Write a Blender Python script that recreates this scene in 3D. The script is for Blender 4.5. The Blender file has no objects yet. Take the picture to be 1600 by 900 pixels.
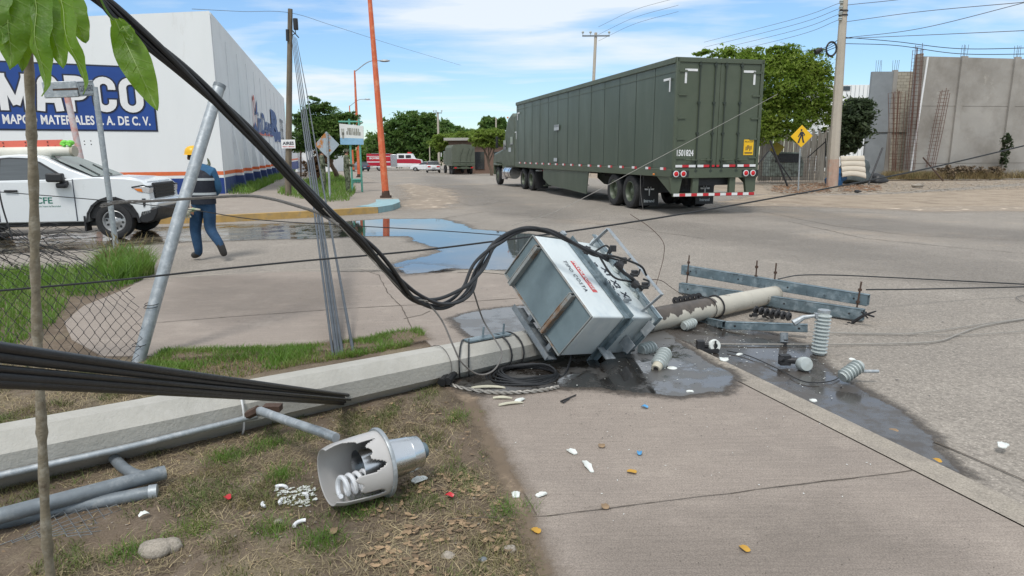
import bpy, bmesh, math, random
import numpy as np
from mathutils import Vector, Matrix, Euler
random.seed(7); rng = np.random.default_rng(11)
SC = bpy.context.scene
COL = SC.collection
R = math.radians
# ------------------------------------------------------------------ camera
CAM_H, FPX = 1.67, 1045.6
PITCH, ROLL = R(11.31), R(-0.2266)
fw = Vector((0, math.cos(PITCH), -math.sin(PITCH))); up0 = Vector((0, math.sin(PITCH), math.cos(PITCH))); rt0 = Vector((1, 0, 0))
rt = rt0*math.cos(ROLL)+up0*math.sin(ROLL); up = -rt0*math.sin(ROLL)+up0*math.cos(ROLL)
cd = bpy.data.cameras.new('camera'); cam = bpy.data.objects.new('camera', cd); COL.objects.link(cam)
cd.sensor_fit = 'HORIZONTAL'; cd.sensor_width = 36; cd.lens = 36*FPX/1600
cd.clip_start = 0.05; cd.clip_end = 3000
cam.matrix_world = Matrix.Translation((0, 0, CAM_H)) @ Matrix((rt, up, -fw)).transposed().to_4x4()
SC.camera = cam
# ------------------------------------------------------------------ light
SUN_EL, SUN_AZ = 58, 200      # azimuth clockwise from +Y; the sun stands behind the camera, a little to its left
sun = bpy.data.lights.new('sun', 'SUN'); sun.energy = 1.9; sun.angle = R(15); sun.color = (1.0, .965, .91)
so = bpy.data.objects.new('sun', sun); COL.objects.link(so)
sd = Vector((math.sin(R(SUN_AZ))*math.cos(R(SUN_EL)), math.cos(R(SUN_AZ))*math.cos(R(SUN_EL)), math.sin(R(SUN_EL))))
so.rotation_euler = sd.to_track_quat('Z', 'Y').to_euler()
W = bpy.data.worlds.new('World'); SC.world = W; W.use_nodes = True
nt = W.node_tree; N = nt.nodes; L = nt.links
bg = N['Background']; bg.inputs['Strength'].default_value = 0.12
sky = N.new('ShaderNodeTexSky'); sky.sky_type = 'NISHITA'; sky.sun_disc = False
sky.sun_elevation = R(SUN_EL); sky.sun_rotation = R(SUN_AZ); sky.air_density = 1.0; sky.dust_density = 0.0; sky.ozone_density = 1.6
tc = N.new('ShaderNodeTexCoord'); sep = N.new('ShaderNodeSeparateXYZ'); L.new(tc.outputs['Generated'], sep.inputs[0])
# clouds live on a plane high above: direction.xy / direction.z
def wmath(op, a, b=None, clamp=False):
    n = N.new('ShaderNodeMath'); n.operation = op; n.use_clamp = clamp
    for i, v in enumerate((a, b)):
        if v is None: continue
        if isinstance(v, (int, float)): n.inputs[i].default_value = v
        else: L.new(v, n.inputs[i])
    return n.outputs[0]
zc = wmath('MAXIMUM', sep.outputs[2], 0.0); zc = wmath('ADD', zc, 0.06)
cx = wmath('DIVIDE', sep.outputs[0], zc); cy = wmath('DIVIDE', sep.outputs[1], zc)
comb = N.new('ShaderNodeCombineXYZ'); L.new(cx, comb.inputs[0]); L.new(cy, comb.inputs[1])
mp = N.new('ShaderNodeMapping'); L.new(comb.outputs[0], mp.inputs[0]); mp.inputs['Location'].default_value = (5.1, .6, 0); mp.inputs['Rotation'].default_value = (0, 0, R(12)); mp.inputs['Scale'].default_value = (0.42, 0.62, 1)
n1 = N.new('ShaderNodeTexNoise'); n1.inputs['Scale'].default_value = 1.0; n1.inputs['Detail'].default_value = 9; n1.inputs['Roughness'].default_value = .5; n1.inputs['Distortion'].default_value = .7
L.new(mp.outputs[0], n1.inputs['Vector'])
mp2 = N.new('ShaderNodeMapping'); L.new(comb.outputs[0], mp2.inputs[0]); mp2.inputs['Rotation'].default_value = (0, 0, R(-24)); mp2.inputs['Scale'].default_value = (.5, 1.2, 1)
n2 = N.new('ShaderNodeTexNoise'); n2.inputs['Scale'].default_value = 1.6; n2.inputs['Detail'].default_value = 10; n2.inputs['Roughness'].default_value = .6
L.new(mp2.outputs[0], n2.inputs['Vector'])
s_ = wmath('ADD', wmath('MULTIPLY', n1.outputs[0], .8), wmath('MULTIPLY', n2.outputs[0], .2)); s_ = wmath('ADD', s_, wmath('MULTIPLY', wmath('SUBTRACT', sep.outputs[2], .17), .85))
rp = N.new('ShaderNodeValToRGB'); L.new(s_, rp.inputs[0])
rp.color_ramp.elements[0].position = .43; rp.color_ramp.elements[0].color = (.06, .06, .06, 1)
rp.color_ramp.elements[1].position = .57; rp.color_ramp.elements[1].color = (.86, .86, .86, 1)
hs = N.new('ShaderNodeHueSaturation'); hs.inputs['Saturation'].default_value = 1.2; hs.inputs['Value'].default_value = 1.25; L.new(sky.outputs[0], hs.inputs['Color'])
mx = N.new('ShaderNodeMix'); mx.data_type = 'RGBA'; L.new(rp.outputs[0], mx.inputs[0]); gr_ = N.new('ShaderNodeValToRGB'); L.new(sep.outputs[2], gr_.inputs[0]); gr_.color_ramp.elements[0].position = 0.0; gr_.color_ramp.elements[0].color = (.47, .56, .69, 1)
gr_.color_ramp.elements[1].position = .3; gr_.color_ramp.elements[1].color = (1, 1, 1, 1)
ml = N.new('ShaderNodeMix'); ml.data_type = 'RGBA'; ml.blend_type = 'MULTIPLY'; ml.inputs[0].default_value = 1; L.new(hs.outputs[0], ml.inputs[6]); L.new(gr_.outputs[0], ml.inputs[7]); L.new(ml.outputs[2], mx.inputs[6]); mx.inputs[7].default_value = (6.2, 6.55, 6.8, 1)
L.new(mx.outputs[2], bg.inputs[0])
SC.view_settings.view_transform = 'Standard'; SC.view_settings.look = 'None'; SC.view_settings.exposure = 0.3; SC.view_settings.gamma = 1
SC.cycles.max_bounces = 6; SC.cycles.transparent_max_bounces = 6; SC.cycles.caustics_reflective = False; SC.cycles.caustics_refractive = False
# ------------------------------------------------------------------ measuring: from a place in the photo to a place on the ground
def gz(x, y):                      # the terrain falls gently away along the street
    return -0.0125*min(max(y-36, 0), 110)
C0 = Vector((0, 0, CAM_H))
def ray(px, py): return rt*((px-800)/FPX) - up*((py-450)/FPX) + fw
def G(px, py, z=0.0):              # point on the ground (plus z)
    d = ray(px, py); zz = z
    for _ in range(12):
        t = (zz-CAM_H)/d.z; P = C0+d*t; zz = gz(P.x, P.y)+z
    return C0+d*t
def P(px, py, Y):                  # point at world distance Y
    d = ray(px, py); return C0+d*(Y/d.y)
def onplane(px, py, o, n):
    d = ray(px, py); return C0+d*((Vector(o)-C0).dot(n)/d.dot(n))
# ------------------------------------------------------------------ mesh builder
def frame(o=(0, 0, 0), x=(1, 0, 0), z=(0, 0, 1)):
    x = Vector(x).normalized(); z = Vector(z); z = (z-x*z.dot(x)).normalized(); y = z.cross(x)
    m = Matrix((x, y, z)).transposed().to_4x4(); m.translation = Vector(o); return m
def T(x=0, y=0, z=0): return Matrix.Translation((x, y, z))
def RZ(a): return Matrix.Rotation(a, 4, 'Z')
class MB:
    def __init__(s): s.v = []; s.f = []; s.m = []; s.mi = 0
    def add(s, vs, fs):
        n = len(s.v); s.v += [tuple(v) for v in vs]; s.f += [tuple(i+n for i in f) for f in fs]; s.m += [s.mi]*len(fs); return s
    def box(s, c, size, M=None):
        x, y, z = [k/2 for k in size]; c = Vector(c)
        vs = [c+Vector((i*x, j*y, k*z)) for i in (-1, 1) for j in (-1, 1) for k in (-1, 1)]
        if M is not None: vs = [M@v for v in vs]
        return s.add(vs, [(0, 1, 3, 2), (4, 6, 7, 5), (0, 4, 5, 1), (2, 3, 7, 6), (0, 2, 6, 4), (1, 5, 7, 3)])
    def tube(s, pts, r, n=8, caps=True, twist=0):
        pts = [Vector(p) for p in pts]; k = len(pts); rr = r if isinstance(r, (list, tuple)) else [r]*k
        t0 = (pts[1]-pts[0]).normalized(); a = t0.orthogonal().normalized() if abs(t0.z) > .9 else t0.cross(Vector((0, 0, 1))).normalized()
        vs = []
        for i in range(k):
            t = (pts[min(i+1, k-1)]-pts[max(i-1, 0)]).normalized()
            a = (a-t*a.dot(t)).normalized(); b = t.cross(a)
            for j in range(n):
                q = 2*math.pi*(j+.5)/n+twist; vs.append(pts[i]+(a*math.cos(q)+b*math.sin(q))*rr[i])
        fs = [(i*n+j, i*n+(j+1) % n, (i+1)*n+(j+1) % n, (i+1)*n+j) for i in range(k-1) for j in range(n)]
        if caps: fs += [tuple(range(n-1, -1, -1)), tuple((k-1)*n+j for j in range(n))]
        return s.add(vs, fs)
    def lathe(s, prof, M=None, n=24, a0=0, a1=2*math.pi):     # prof: (radius, height) along local Z
        full = abs(a1-a0-2*math.pi) < 1e-6; m = n if full else n+1; vs = []
        for (r, h) in prof:
            for j in range(m):
                q = a0+(a1-a0)*j/n; v = Vector((r*math.cos(q), r*math.sin(q), h)); vs.append(M@v if M is not None else v)
        fs = []
        for i in range(len(prof)-1):
            for j in range(n):
                j2 = (j+1) % m if full else j+1
                fs.append((i*m+j, i*m+j2, (i+1)*m+j2, (i+1)*m+j))
        return s.add(vs, fs)
    def prism(s, poly, h0, h1, M=None):                       # poly in local XY, extruded along local Z
        n = len(poly); A = [Vector((p[0], p[1], h0)) for p in poly]; B = [Vector((p[0], p[1], h1)) for p in poly]
        vs = A+B
        if M is not None: vs = [M@v for v in vs]
        return s.add(vs, [tuple(range(n-1, -1, -1)), tuple(range(n, 2*n))]+[(i, (i+1) % n, n+(i+1) % n, n+i) for i in range(n)])
    def ball(s, c, r, n=10, M=None):
        c = Vector(c); r = (r, r, r) if isinstance(r, (int, float)) else r; vs = []; m = max(4, n//2)
        for i in range(1, m):
            th = math.pi*i/m
            for j in range(n):
                q = 2*math.pi*j/n; vs.append(Vector((r[0]*math.sin(th)*math.cos(q), r[1]*math.sin(th)*math.sin(q), r[2]*math.cos(th))))
        vs += [Vector((0, 0, r[2])), Vector((0, 0, -r[2]))]; k = len(vs)
        vs = [(c+(M.to_3x3()@v if M is not None else v)) for v in vs]
        fs = [(i*n+j, (i+1)*n+j, (i+1)*n+(j+1) % n, i*n+(j+1) % n) for i in range(m-2) for j in range(n)]
        fs += [(k-2, j, (j+1) % n) for j in range(n)]+[(k-1, (m-2)*n+(j+1) % n, (m-2)*n+j) for j in range(n)]
        return s.add(vs, fs)
    def build(s, name, mats, parent=None, smooth=False, bevel=0, seg=2, local=False, origin=None):
        me = bpy.data.meshes.new(name)
        if parent is not None: off = Vector((0, 0, 0)) if local else Vector(rootloc(parent))
        elif origin is not None: off = Vector(origin)
        elif local: off = Vector((0, 0, 0))
        else:
            a = np.array(s.v); off = Vector((float((a[:, 0].min()+a[:, 0].max())/2), float((a[:, 1].min()+a[:, 1].max())/2), float(a[:, 2].min())))
        me.from_pydata([tuple(Vector(v)-off) for v in s.v], [], s.f)
        if not isinstance(mats, (list, tuple)): mats = [mats]
        for m in mats: me.materials.append(m)
        if len(mats) > 1: me.polygons.foreach_set('material_index', s.m)
        b = bmesh.new(); b.from_mesh(me); bmesh.ops.recalc_face_normals(b, faces=b.faces); b.to_mesh(me); b.free()
        o = bpy.data.objects.new(name, me); COL.objects.link(o)
        if parent is not None: o.parent = parent
        else: o.location = off
        if smooth:
            for p in me.polygons: p.use_smooth = True
            try: me.set_sharp_from_angle(angle=R(smooth if smooth is not True else 42))
            except Exception: pass
        if bevel:
            md = o.modifiers.new('bevel', 'BEVEL'); md.width = bevel; md.segments = seg; md.limit_method = 'ANGLE'; md.angle_limit = R(35); md.harden_normals = False
            for p in me.polygons: p.use_smooth = True
            try: me.set_sharp_from_angle(angle=R(50))
            except Exception: pass
        return o
def rootloc(o):
    while o.parent is not None: o = o.parent
    return o.location
def tag(o, label=None, cat=None, group=None, kind=None):
    if label: o['label'] = label
    if cat: o['category'] = cat
    if group: o['group'] = group
    if kind: o['kind'] = kind
    return o
def thing(name, label, cat, loc=(0, 0, 0), rz=0, group=None):
    o = bpy.data.objects.new(name, None); COL.objects.link(o); o.location = loc; o.rotation_euler = (0, 0, rz); o.empty_display_size = .2
    return tag(o, label, cat, group)
def struct(o): o['kind'] = 'structure'; return o
def kids(o): return [c for c in bpy.data.objects if c.parent == o]
def copy_tree(o, parent=None, loc=None, rz=None, label=None):
    c = o.copy(); COL.objects.link(c)
    if parent is not None: c.parent = parent
    if loc is not None: c.location = loc
    if rz is not None: c.rotation_euler = (0, 0, rz)
    if label: c['label'] = label
    for k in kids(o): copy_tree(k, c)
    return c
def text_mesh(txt, size, M, name, mat, parent, ext=.002, bold=0, xs=1.0, shear=0, align='CENTER', spacing=1.0, local=False, res=3):
    c = bpy.data.curves.new('t', 'FONT'); c.body = txt; c.size = size; c.extrude = ext; c.offset = bold; c.shear = shear; c.align_x = align; c.align_y = 'CENTER'; c.space_character = spacing; c.resolution_u = res
    t = bpy.data.objects.new('t', c); COL.objects.link(t); bpy.context.view_layer.update()
    me = bpy.data.meshes.new_from_object(t.evaluated_get(bpy.context.evaluated_depsgraph_get()))
    S = Matrix.Diagonal((xs, 1, 1, 1)); off = Vector((0, 0, 0)) if local else Vector(rootloc(parent))
    me.transform(Matrix.Translation(-off)@M@S); me.materials.clear(); me.materials.append(mat); me.name = name
    bpy.data.objects.remove(t); bpy.data.curves.remove(c)
    o = bpy.data.objects.new(name, me); COL.objects.link(o); o.parent = parent
    return o
def catmull(pts, n=8):
    pts = [Vector(p) for p in pts]; q = [2*pts[0]-pts[1]]+pts+[2*pts[-1]-pts[-2]]; out = []
    for i in range(1, len(q)-2):
        a, b, c, d = q[i-1:i+3]
        for k in range(n):
            t = k/n; out.append(.5*((2*b)+(c-a)*t+(2*a-5*b+4*c-d)*t*t+(3*b-a-3*c+d)*t**3))
    out.append(pts[-1]); return out
# ------------------------------------------------------------------ materials
def translucent(m, col, f=.4):
    n, l = m.node_tree.nodes, m.node_tree.links; b = n['Principled BSDF']; o = [x for x in n if x.type == 'OUTPUT_MATERIAL'][0]
    t = n.new('ShaderNodeBsdfTranslucent'); t.inputs[0].default_value = (*col, 1); x = n.new('ShaderNodeMixShader'); x.inputs[0].default_value = f
    l.new(b.outputs[0], x.inputs[1]); l.new(t.outputs[0], x.inputs[2]); l.new(x.outputs[0], o.inputs[0]); return m
def newmat(name):
    m = bpy.data.materials.new(name); m.use_nodes = True; return m, m.node_tree.nodes, m.node_tree.links, m.node_tree.nodes['Principled BSDF']
def mat(name, col, rough=.6, metal=0, var=.12, scale=6, bump=0, bscale=60, col2=None, c2amt=(.5, .65), c2scale=3, spec=.5, coords='Object', coat=0, stretch=None, detail=6, col3=None, c3amt=(.6, .7), c3scale=8, island=0):
    m, n, l, b = newmat(name)
    t = n.new('ShaderNodeTexCoord'); src = t.outputs['Object']
    if coords == 'World':
        g = n.new('ShaderNodeNewGeometry'); src = g.outputs['Position']
    if stretch:
        mp = n.new('ShaderNodeMapping'); mp.inputs['Scale'].default_value = stretch; l.new(src, mp.inputs[0]); src2 = mp.outputs[0]
    else: src2 = src
    def noise(sc, det, s=src2, rg=.6):
        q = n.new('ShaderNodeTexNoise'); q.inputs['Scale'].default_value = sc; q.inputs['Detail'].default_value = det; q.inputs['Roughness'].default_value = rg; l.new(s, q.inputs['Vector']); return q.outputs[0]
    def mixc(f, a, bb, bt='MIX'):
        q = n.new('ShaderNodeMix'); q.data_type = 'RGBA'; q.blend_type = bt
        for i, v in ((0, f), (6, a), (7, bb)):
            if isinstance(v, (int, float)): q.inputs[i].default_value = v
            elif isinstance(v, tuple): q.inputs[i].default_value = (*v[:3], 1)
            else: l.new(v, q.inputs[i])
        return q.outputs[2]
    def ramp(s, lo, hi, a=0., c=1.):
        q = n.new('ShaderNodeMapRange'); q.inputs[1].default_value = lo; q.inputs[2].default_value = hi; q.inputs[3].default_value = a; q.inputs[4].default_value = c; l.new(s, q.inputs[0]); return q.outputs[0]
    cur = tuple(col)
    if var:
        f = ramp(noise(scale, detail), .25, .75, 1-var, 1+var)
        q = n.new('ShaderNodeVectorMath'); q.operation = 'SCALE'; q.inputs[0].default_value = cur[:3]; l.new(f, q.inputs['Scale']); cur = q.outputs[0]
    if island:
        g = n.new('ShaderNodeNewGeometry'); f = ramp(g.outputs['Random Per Island'], 0, 1, 1-island, 1+island)
        q = n.new('ShaderNodeVectorMath'); q.operation = 'SCALE'
        if isinstance(cur, tuple): q.inputs[0].default_value = cur[:3]
        else: l.new(cur, q.inputs[0])
        l.new(f, q.inputs['Scale']); cur = q.outputs[0]
    if col2 is not None: cur = mixc(ramp(noise(c2scale, 8, rg=.65), *c2amt), cur, tuple(col2))
    if col3 is not None: cur = mixc(ramp(noise(c3scale, 8, rg=.7), *c3amt), cur, tuple(col3))
    if isinstance(cur, tuple): b.inputs['Base Color'].default_value = (*cur[:3], 1)
    else: l.new(cur, b.inputs['Base Color'])
    b.inputs['Roughness'].default_value = rough; b.inputs['Metallic'].default_value = metal; b.inputs['Specular IOR Level'].default_value = spec
    if coat: b.inputs['Coat Weight'].default_value = coat; b.inputs['Coat Roughness'].default_value = .08
    if var and rough > .15:
        l.new(ramp(noise(scale*2.3, 4), .3, .7, rough*.85, min(1, rough*1.15)), b.inputs['Roughness'])
    if bump:
        q = n.new('ShaderNodeBump'); q.inputs['Strength'].default_value = bump; q.inputs['Distance'].default_value = .01; l.new(noise(bscale, 6), q.inputs['Height']); l.new(q.outputs[0], b.inputs['Normal'])
    return m
M = {}
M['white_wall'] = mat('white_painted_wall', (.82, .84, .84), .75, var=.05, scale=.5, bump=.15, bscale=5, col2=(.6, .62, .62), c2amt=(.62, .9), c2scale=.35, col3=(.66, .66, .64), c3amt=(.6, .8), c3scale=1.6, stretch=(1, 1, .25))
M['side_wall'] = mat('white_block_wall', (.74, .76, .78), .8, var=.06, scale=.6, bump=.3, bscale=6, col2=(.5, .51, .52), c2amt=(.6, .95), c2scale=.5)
M['blue_paint'] = mat('blue_paint', (.012, .045, .22), .6, var=.15, scale=1.5, col2=(.1, .12, .2), c2amt=(.6, .9))
M['orange_paint'] = mat('orange_paint', (.72, .16, .05), .6, var=.1)
M['white_paint'] = mat('white_paint', (.8, .8, .8), .55, var=.04)
M['sign_blue'] = mat('sign_blue', (.012, .06, .27), .6, var=.12, scale=.8)
M['dark_outline'] = mat('dark_outline', (.02, .025, .05), .6)
M['galv'] = mat('galvanized_steel', (.36, .39, .41), .5, .55, var=.2, scale=14, bump=.06, col2=(.5, .52, .53), c2scale=20)
M['galv_matte'] = mat('weathered_galvanized', (.19, .215, .235), .6, .35, var=.25, scale=9, bump=.08, col2=(.28, .3, .31), c2scale=14, col3=(.2, .17, .14), c3amt=(.68, .8))
M['arm'] = mat('crossarm_steel', (.15, .2, .225), .55, .4, var=.35, scale=8, col2=(.36, .42, .45), c2amt=(.5, .72), c2scale=9, bump=.1, col3=(.06, .07, .08), c3amt=(.58, .7), c3scale=14)
M['rust'] = mat('rusty_steel', (.075, .045, .032), .85, .1, var=.3, scale=20, bump=.2)
M['black_cable'] = mat('black_cable', (.016, .017, .019), .42, var=.25, scale=30, spec=.5)
M['black'] = mat('black_plastic', (.018, .018, .02), .5, var=.1)
M['darkmetal'] = mat('dark_metal', (.045, .045, .048), .55, .5, var=.3, scale=20, bump=.2)
M['rubber'] = mat('tyre_rubber', (.022, .022, .023), .8, var=.2, scale=10)
M['strand'] = mat('bare_wire_strand', (.32, .3, .27), .5, .2, var=.25, scale=60)
M['grey_wire'] = mat('grey_wire', (.16, .15, .14), .6, .3, var=.25, scale=40)
M['glass_dark'] = mat('tinted_glass', (.03, .035, .04), .06, var=0, spec=.8)
M['chrome'] = mat('polished_metal', (.7, .7, .72), .18, 1, var=.05)
M['porcelain'] = mat('grey_porcelain', (.42, .46, .45), .25, var=.08, scale=8, coat=.4, col2=(.2, .18, .16), c2amt=(.62, .85), c2scale=12)
M['shard'] = mat('porcelain_shard', (.72, .74, .7), .35, var=.08)
M['concrete_pole'] = mat('pole_concrete', (.41, .395, .355), .85, var=.14, scale=3, bump=.5, bscale=45, col2=(.46, .445, .41), c2amt=(.5, .75), c2scale=5, col3=(.22, .2, .17), c3amt=(.66, .8), c3scale=9)
M['pole_conc2'] = mat('standing_pole_concrete', (.46, .41, .34), .85, var=.12, scale=2, bump=.2, bscale=20, col2=(.34, .31, .27), c2amt=(.55, .8), c2scale=2)
M['trailer'] = mat('olive_trailer_paint', (.078, .096, .064), .45, var=.12, scale=1.2, col2=(.098, .113, .08), c2amt=(.5, .8), c2scale=.8, spec=.45)
M['trailer_side'] = mat('olive_side_panel', (.066, .088, .064), .4, var=.1, scale=.7, spec=.5, stretch=(1, 1, .3), col2=(.083, .104, .078), c2scale=1.3)
M['blue_scrap'] = mat('blue_scrap', (.08, .3, .55), .5)
M['red_tape'] = mat('red_tape', (.5, .02, .03), .4); M['white_tape'] = mat('white_tape', (.72, .72, .72), .4)
M['red_lens'] = mat('red_lens', (.6, .015, .02), .2, var=0); M['amber'] = mat('amber_lens', (.7, .2, .02), .3, var=0)
M['truck_white'] = mat('white_car_paint', (.72, .745, .76), .3, var=.02, scale=2, coat=.5, spec=.5)
M['green_txt'] = mat('green_lettering', (.02, .17, .12), .5)
M['lens'] = mat('headlight_lens', (.55, .56, .58), .12, .3, var=.1, scale=20)
M['rim'] = mat('silver_wheel', (.5, .5, .5), .4, .6, var=.1)
M['orange_pole'] = mat('orange_pole_paint', (.62, .13, .05), .6, var=.15, scale=2.5, col2=(.7, .25, .13), c2scale=4, bump=.1, col3=(.2, .06, .04), c3amt=(.7, .8), c3scale=5)
M['timber'] = mat('weathered_timber', (.17, .14, .1), .9, var=.3, scale=10, bump=.4, bscale=30, stretch=(3, 3, .3), col2=(.11, .09, .07))
M['bark'] = mat('sapling_bark', (.2, .17, .12), .9, var=.25, scale=22, bump=.5, bscale=70, col2=(.34, .31, .25), c2amt=(.5, .7), c2scale=18, col3=(.09, .06, .04), c3amt=(.62, .72), c3scale=12)
M['trunk'] = mat('tree_trunk', (.12, .09, .065), .95, var=.3, scale=8, bump=.6, bscale=20)
M['leaf_bright'] = mat('broad_leaf', (.09, .19, .01), .4, var=.35, scale=9, spec=.5, island=.35, bump=.4, bscale=60, col2=(.13, .22, .02), c2scale=10)
M['tank_grey'] = mat('transformer_white_paint', (.62, .675, .685), .4, var=.05, scale=4, spec=.5, col2=(.5, .57, .6), c2scale=3, stretch=(1, 1, .35), col3=(.34, .3, .25), c3amt=(.62, .8), c3scale=5)
M['tank_base'] = mat('transformer_base_paint', (.15, .2, .22), .5, var=.2, scale=3, col2=(.1, .14, .155), c2amt=(.45, .7), c2scale=2.2, col3=(.25, .14, .08), c3amt=(.72, .8), c3scale=6)
M['edge_rust'] = mat('rusty_painted_edge', (.24, .255, .25), .6, var=.2, scale=12, col2=(.19, .11, .06), c2amt=(.5, .62), c2scale=6, col3=(.09, .06, .04), c3amt=(.62, .7), c3scale=14)
M['letter_black'] = mat('black_lettering', (.03, .035, .05), .6, var=.3, scale=30)
M['letter_red'] = mat('red_label', (.55, .09, .09), .5, var=.1)
M['alum'] = mat('cast_aluminium', (.62, .64, .66), .28, 1, var=.12, scale=4, bump=.05, bscale=12)
M['lampshade'] = mat('frosted_polycarbonate', (.52, .5, .48), .35, var=.08, scale=6, spec=.5)
M['bulb'] = mat('fluorescent_bulb', (.8, .81, .83), .25, var=.03)
M['tarp'] = mat('green_canvas', (.105, .12, .09), .85, var=.15, scale=2)
M['fire_red'] = mat('fire_engine_red', (.42, .012, .035), .35, var=.06, coat=.3)
M['skin'] = mat('skin', (.3, .16, .1), .6, var=.08)
M['hair'] = mat('dark_hair', (.015, .012, .01), .8)
M['denim'] = mat('blue_denim', (.014, .05, .11), .85, var=.25, scale=9, bump=.4, bscale=40)
M['shirt'] = mat('blue_work_shirt', (.025, .1, .2), .8, var=.2, scale=9)
M['vest'] = mat('navy_vest', (.007, .01, .02), .75, var=.2, scale=9)
M['band'] = mat('reflective_band', (.42, .45, .47), .4)
M['helmet'] = mat('yellow_helmet', (.75, .42, .01), .35, var=.05)
M['boot'] = mat('dark_boot', (.03, .028, .026), .7, var=.2, scale=20)
M['glove'] = mat('work_glove', (.4, .38, .3), .85, var=.3, scale=20, col2=(.1, .3, .1), c2scale=12)
M['camo'] = mat('camouflage_cloth', (.13, .15, .1), .9, var=.2, scale=30, col2=(.045, .06, .03), c2amt=(.5, .53), c2scale=11, col3=(.24, .23, .17), c3amt=(.56, .6), c3scale=16)
M['teal'] = mat('teal_post_paint', (.12, .38, .3), .6, var=.12)
M['yellow'] = mat('sign_yellow', (.85, .5, .01), .45, var=.04)
M['kerb_yellow'] = mat('yellow_kerb_paint', (.45, .29, .1), .8, var=.2, scale=4, col2=(.3, .24, .16), c2amt=(.5, .7), c2scale=5, bump=.2, coords='World')
M['kerb_blue'] = mat('pale_blue_kerb_paint', (.27, .42, .45), .8, var=.15, scale=4, col2=(.36, .34, .3), c2amt=(.55, .75), c2scale=5, coords='World')

translucent(M['leaf_bright'], (.3, .48, .02), .45)
M['guy'] = mat('grey_stay_sleeve', (.075, .087, .1), .55, .2, var=.2, scale=6)
M['strawy'] = mat('straw', (.3, .24, .14), .8, var=.3, scale=3, island=.5, coords='World')
# ------------------------------------------------------------------ ground materials
def ground_mat(name, base, dark, light, sc=1.0, rough=.9, bump=.5, grain=180, speck=0., streak=None, dust=None, ds=.25, wear=(.45, .75), dustr=(.5, .72)):
    m, n, l, b = newmat(name); g = n.new('ShaderNodeNewGeometry'); src = g.outputs['Position']
    def noise(s, det=8, rg=.6, vec=src):
        q = n.new('ShaderNodeTexNoise'); q.inputs['Scale'].default_value = s; q.inputs['Detail'].default_value = det; q.inputs['Roughness'].default_value = rg; l.new(vec, q.inputs['Vector']); return q.outputs[0]
    def mr(s, lo, hi, a=0., c=1.):
        q = n.new('ShaderNodeMapRange'); q.inputs[1].default_value = lo; q.inputs[2].default_value = hi; q.inputs[3].default_value = a; q.inputs[4].default_value = c; l.new(s, q.inputs[0]); return q.outputs[0]
    def mix(f, a, c, bt='MIX'):
        q = n.new('ShaderNodeMix'); q.data_type = 'RGBA'; q.blend_type = bt
        for i, v in ((0, f), (6, a), (7, c)):
            if isinstance(v, (int, float)): q.inputs[i].default_value = v
            elif isinstance(v, tuple): q.inputs[i].default_value = (*v, 1)
            else: l.new(v, q.inputs[i])
        return q.outputs[2]
    cur = mix(mr(noise(.9*sc), *wear), base, dark)
    cur = mix(mr(noise(2.7*sc, 10, .7), .52, .75), cur, light)
    if dust: cur = mix(mr(noise(ds, 8, .65), *dustr), cur, dust)
    if speck: cur = mix(.6, cur, mr(noise(26, 4, .75), .35, .65, .72, 1.25), 'MULTIPLY')
    fine = noise(grain, 3, .7); cur = mix(.75, cur, mr(fine, .3, .7, .55, 1.4), 'MULTIPLY')
    if streak:
        mp = n.new('ShaderNodeMapping'); mp.inputs['Rotation'].default_value = (0, 0, streak[0]); mp.inputs['Scale'].default_value = (streak[1], streak[2], 1); l.new(src, mp.inputs[0])
        st = noise(1, 5, .6, mp.outputs[0]); cur = mix(.38, cur, mr(st, .3, .7, .7, 1.25), 'MULTIPLY')
    if speck:
        v = n.new('ShaderNodeTexVoronoi'); v.inputs['Scale'].default_value = speck; l.new(src, v.inputs['Vector'])
        cur = mix(mr(v.outputs['Distance'], .1, .22, .6, 0), cur, tuple(min(1, k*1.9) for k in light))
    l.new(cur, b.inputs['Base Color']); b.inputs['Roughness'].default_value = rough; b.inputs['Specular IOR Level'].default_value = .3
    q = n.new('ShaderNodeBump'); q.inputs['Strength'].default_value = bump; q.inputs['Distance'].default_value = .006
    l.new(fine, q.inputs['Height']); l.new(q.outputs[0], b.inputs['Normal'])
    return m
M['concrete'] = ground_mat('brushed_concrete', (.3, .254, .217), (.255, .217, .187), (.355, .303, .258), rough=.85, bump=.35, grain=140, streak=(R(-6), 3, 60))
M['concrete_old'] = ground_mat('old_concrete', (.325, .278, .235), (.275, .236, .202), (.39, .34, .29), sc=.8, rough=.88, bump=.5, grain=90, streak=(R(4), 1.2, 22))
M['kerbstone'] = ground_mat('kerb_concrete', (.34, .3, .25), (.25, .22, .19), (.42, .37, .31), sc=2.5, bump=.6, grain=110)
M['asphalt'] = ground_mat('worn_dusty_asphalt', (.285, .253, .218), (.235, .21, .183), (.345, .308, .265), sc=.45, rough=.92, bump=1.0, grain=55, speck=38, dust=(.38, .315, .25), ds=.17, dustr=(.54, .7))
M['dirt'] = ground_mat('bare_dirt', (.36, .29, .22), (.2, .155, .115), (.4, .34, .27), sc=1.2, rough=1, bump=1.0, grain=60)
M['soil'] = ground_mat('foreground_soil', (.165, .125, .09), (.1, .077, .055), (.26, .21, .16), sc=2.4, rough=1, bump=1.2, grain=120, dust=(.24, .2, .13), ds=1.5)
M['joint'] = mat('dirt_filled_joint', (.095, .077, .06), 1, var=.4, scale=25, coords='World')
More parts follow.
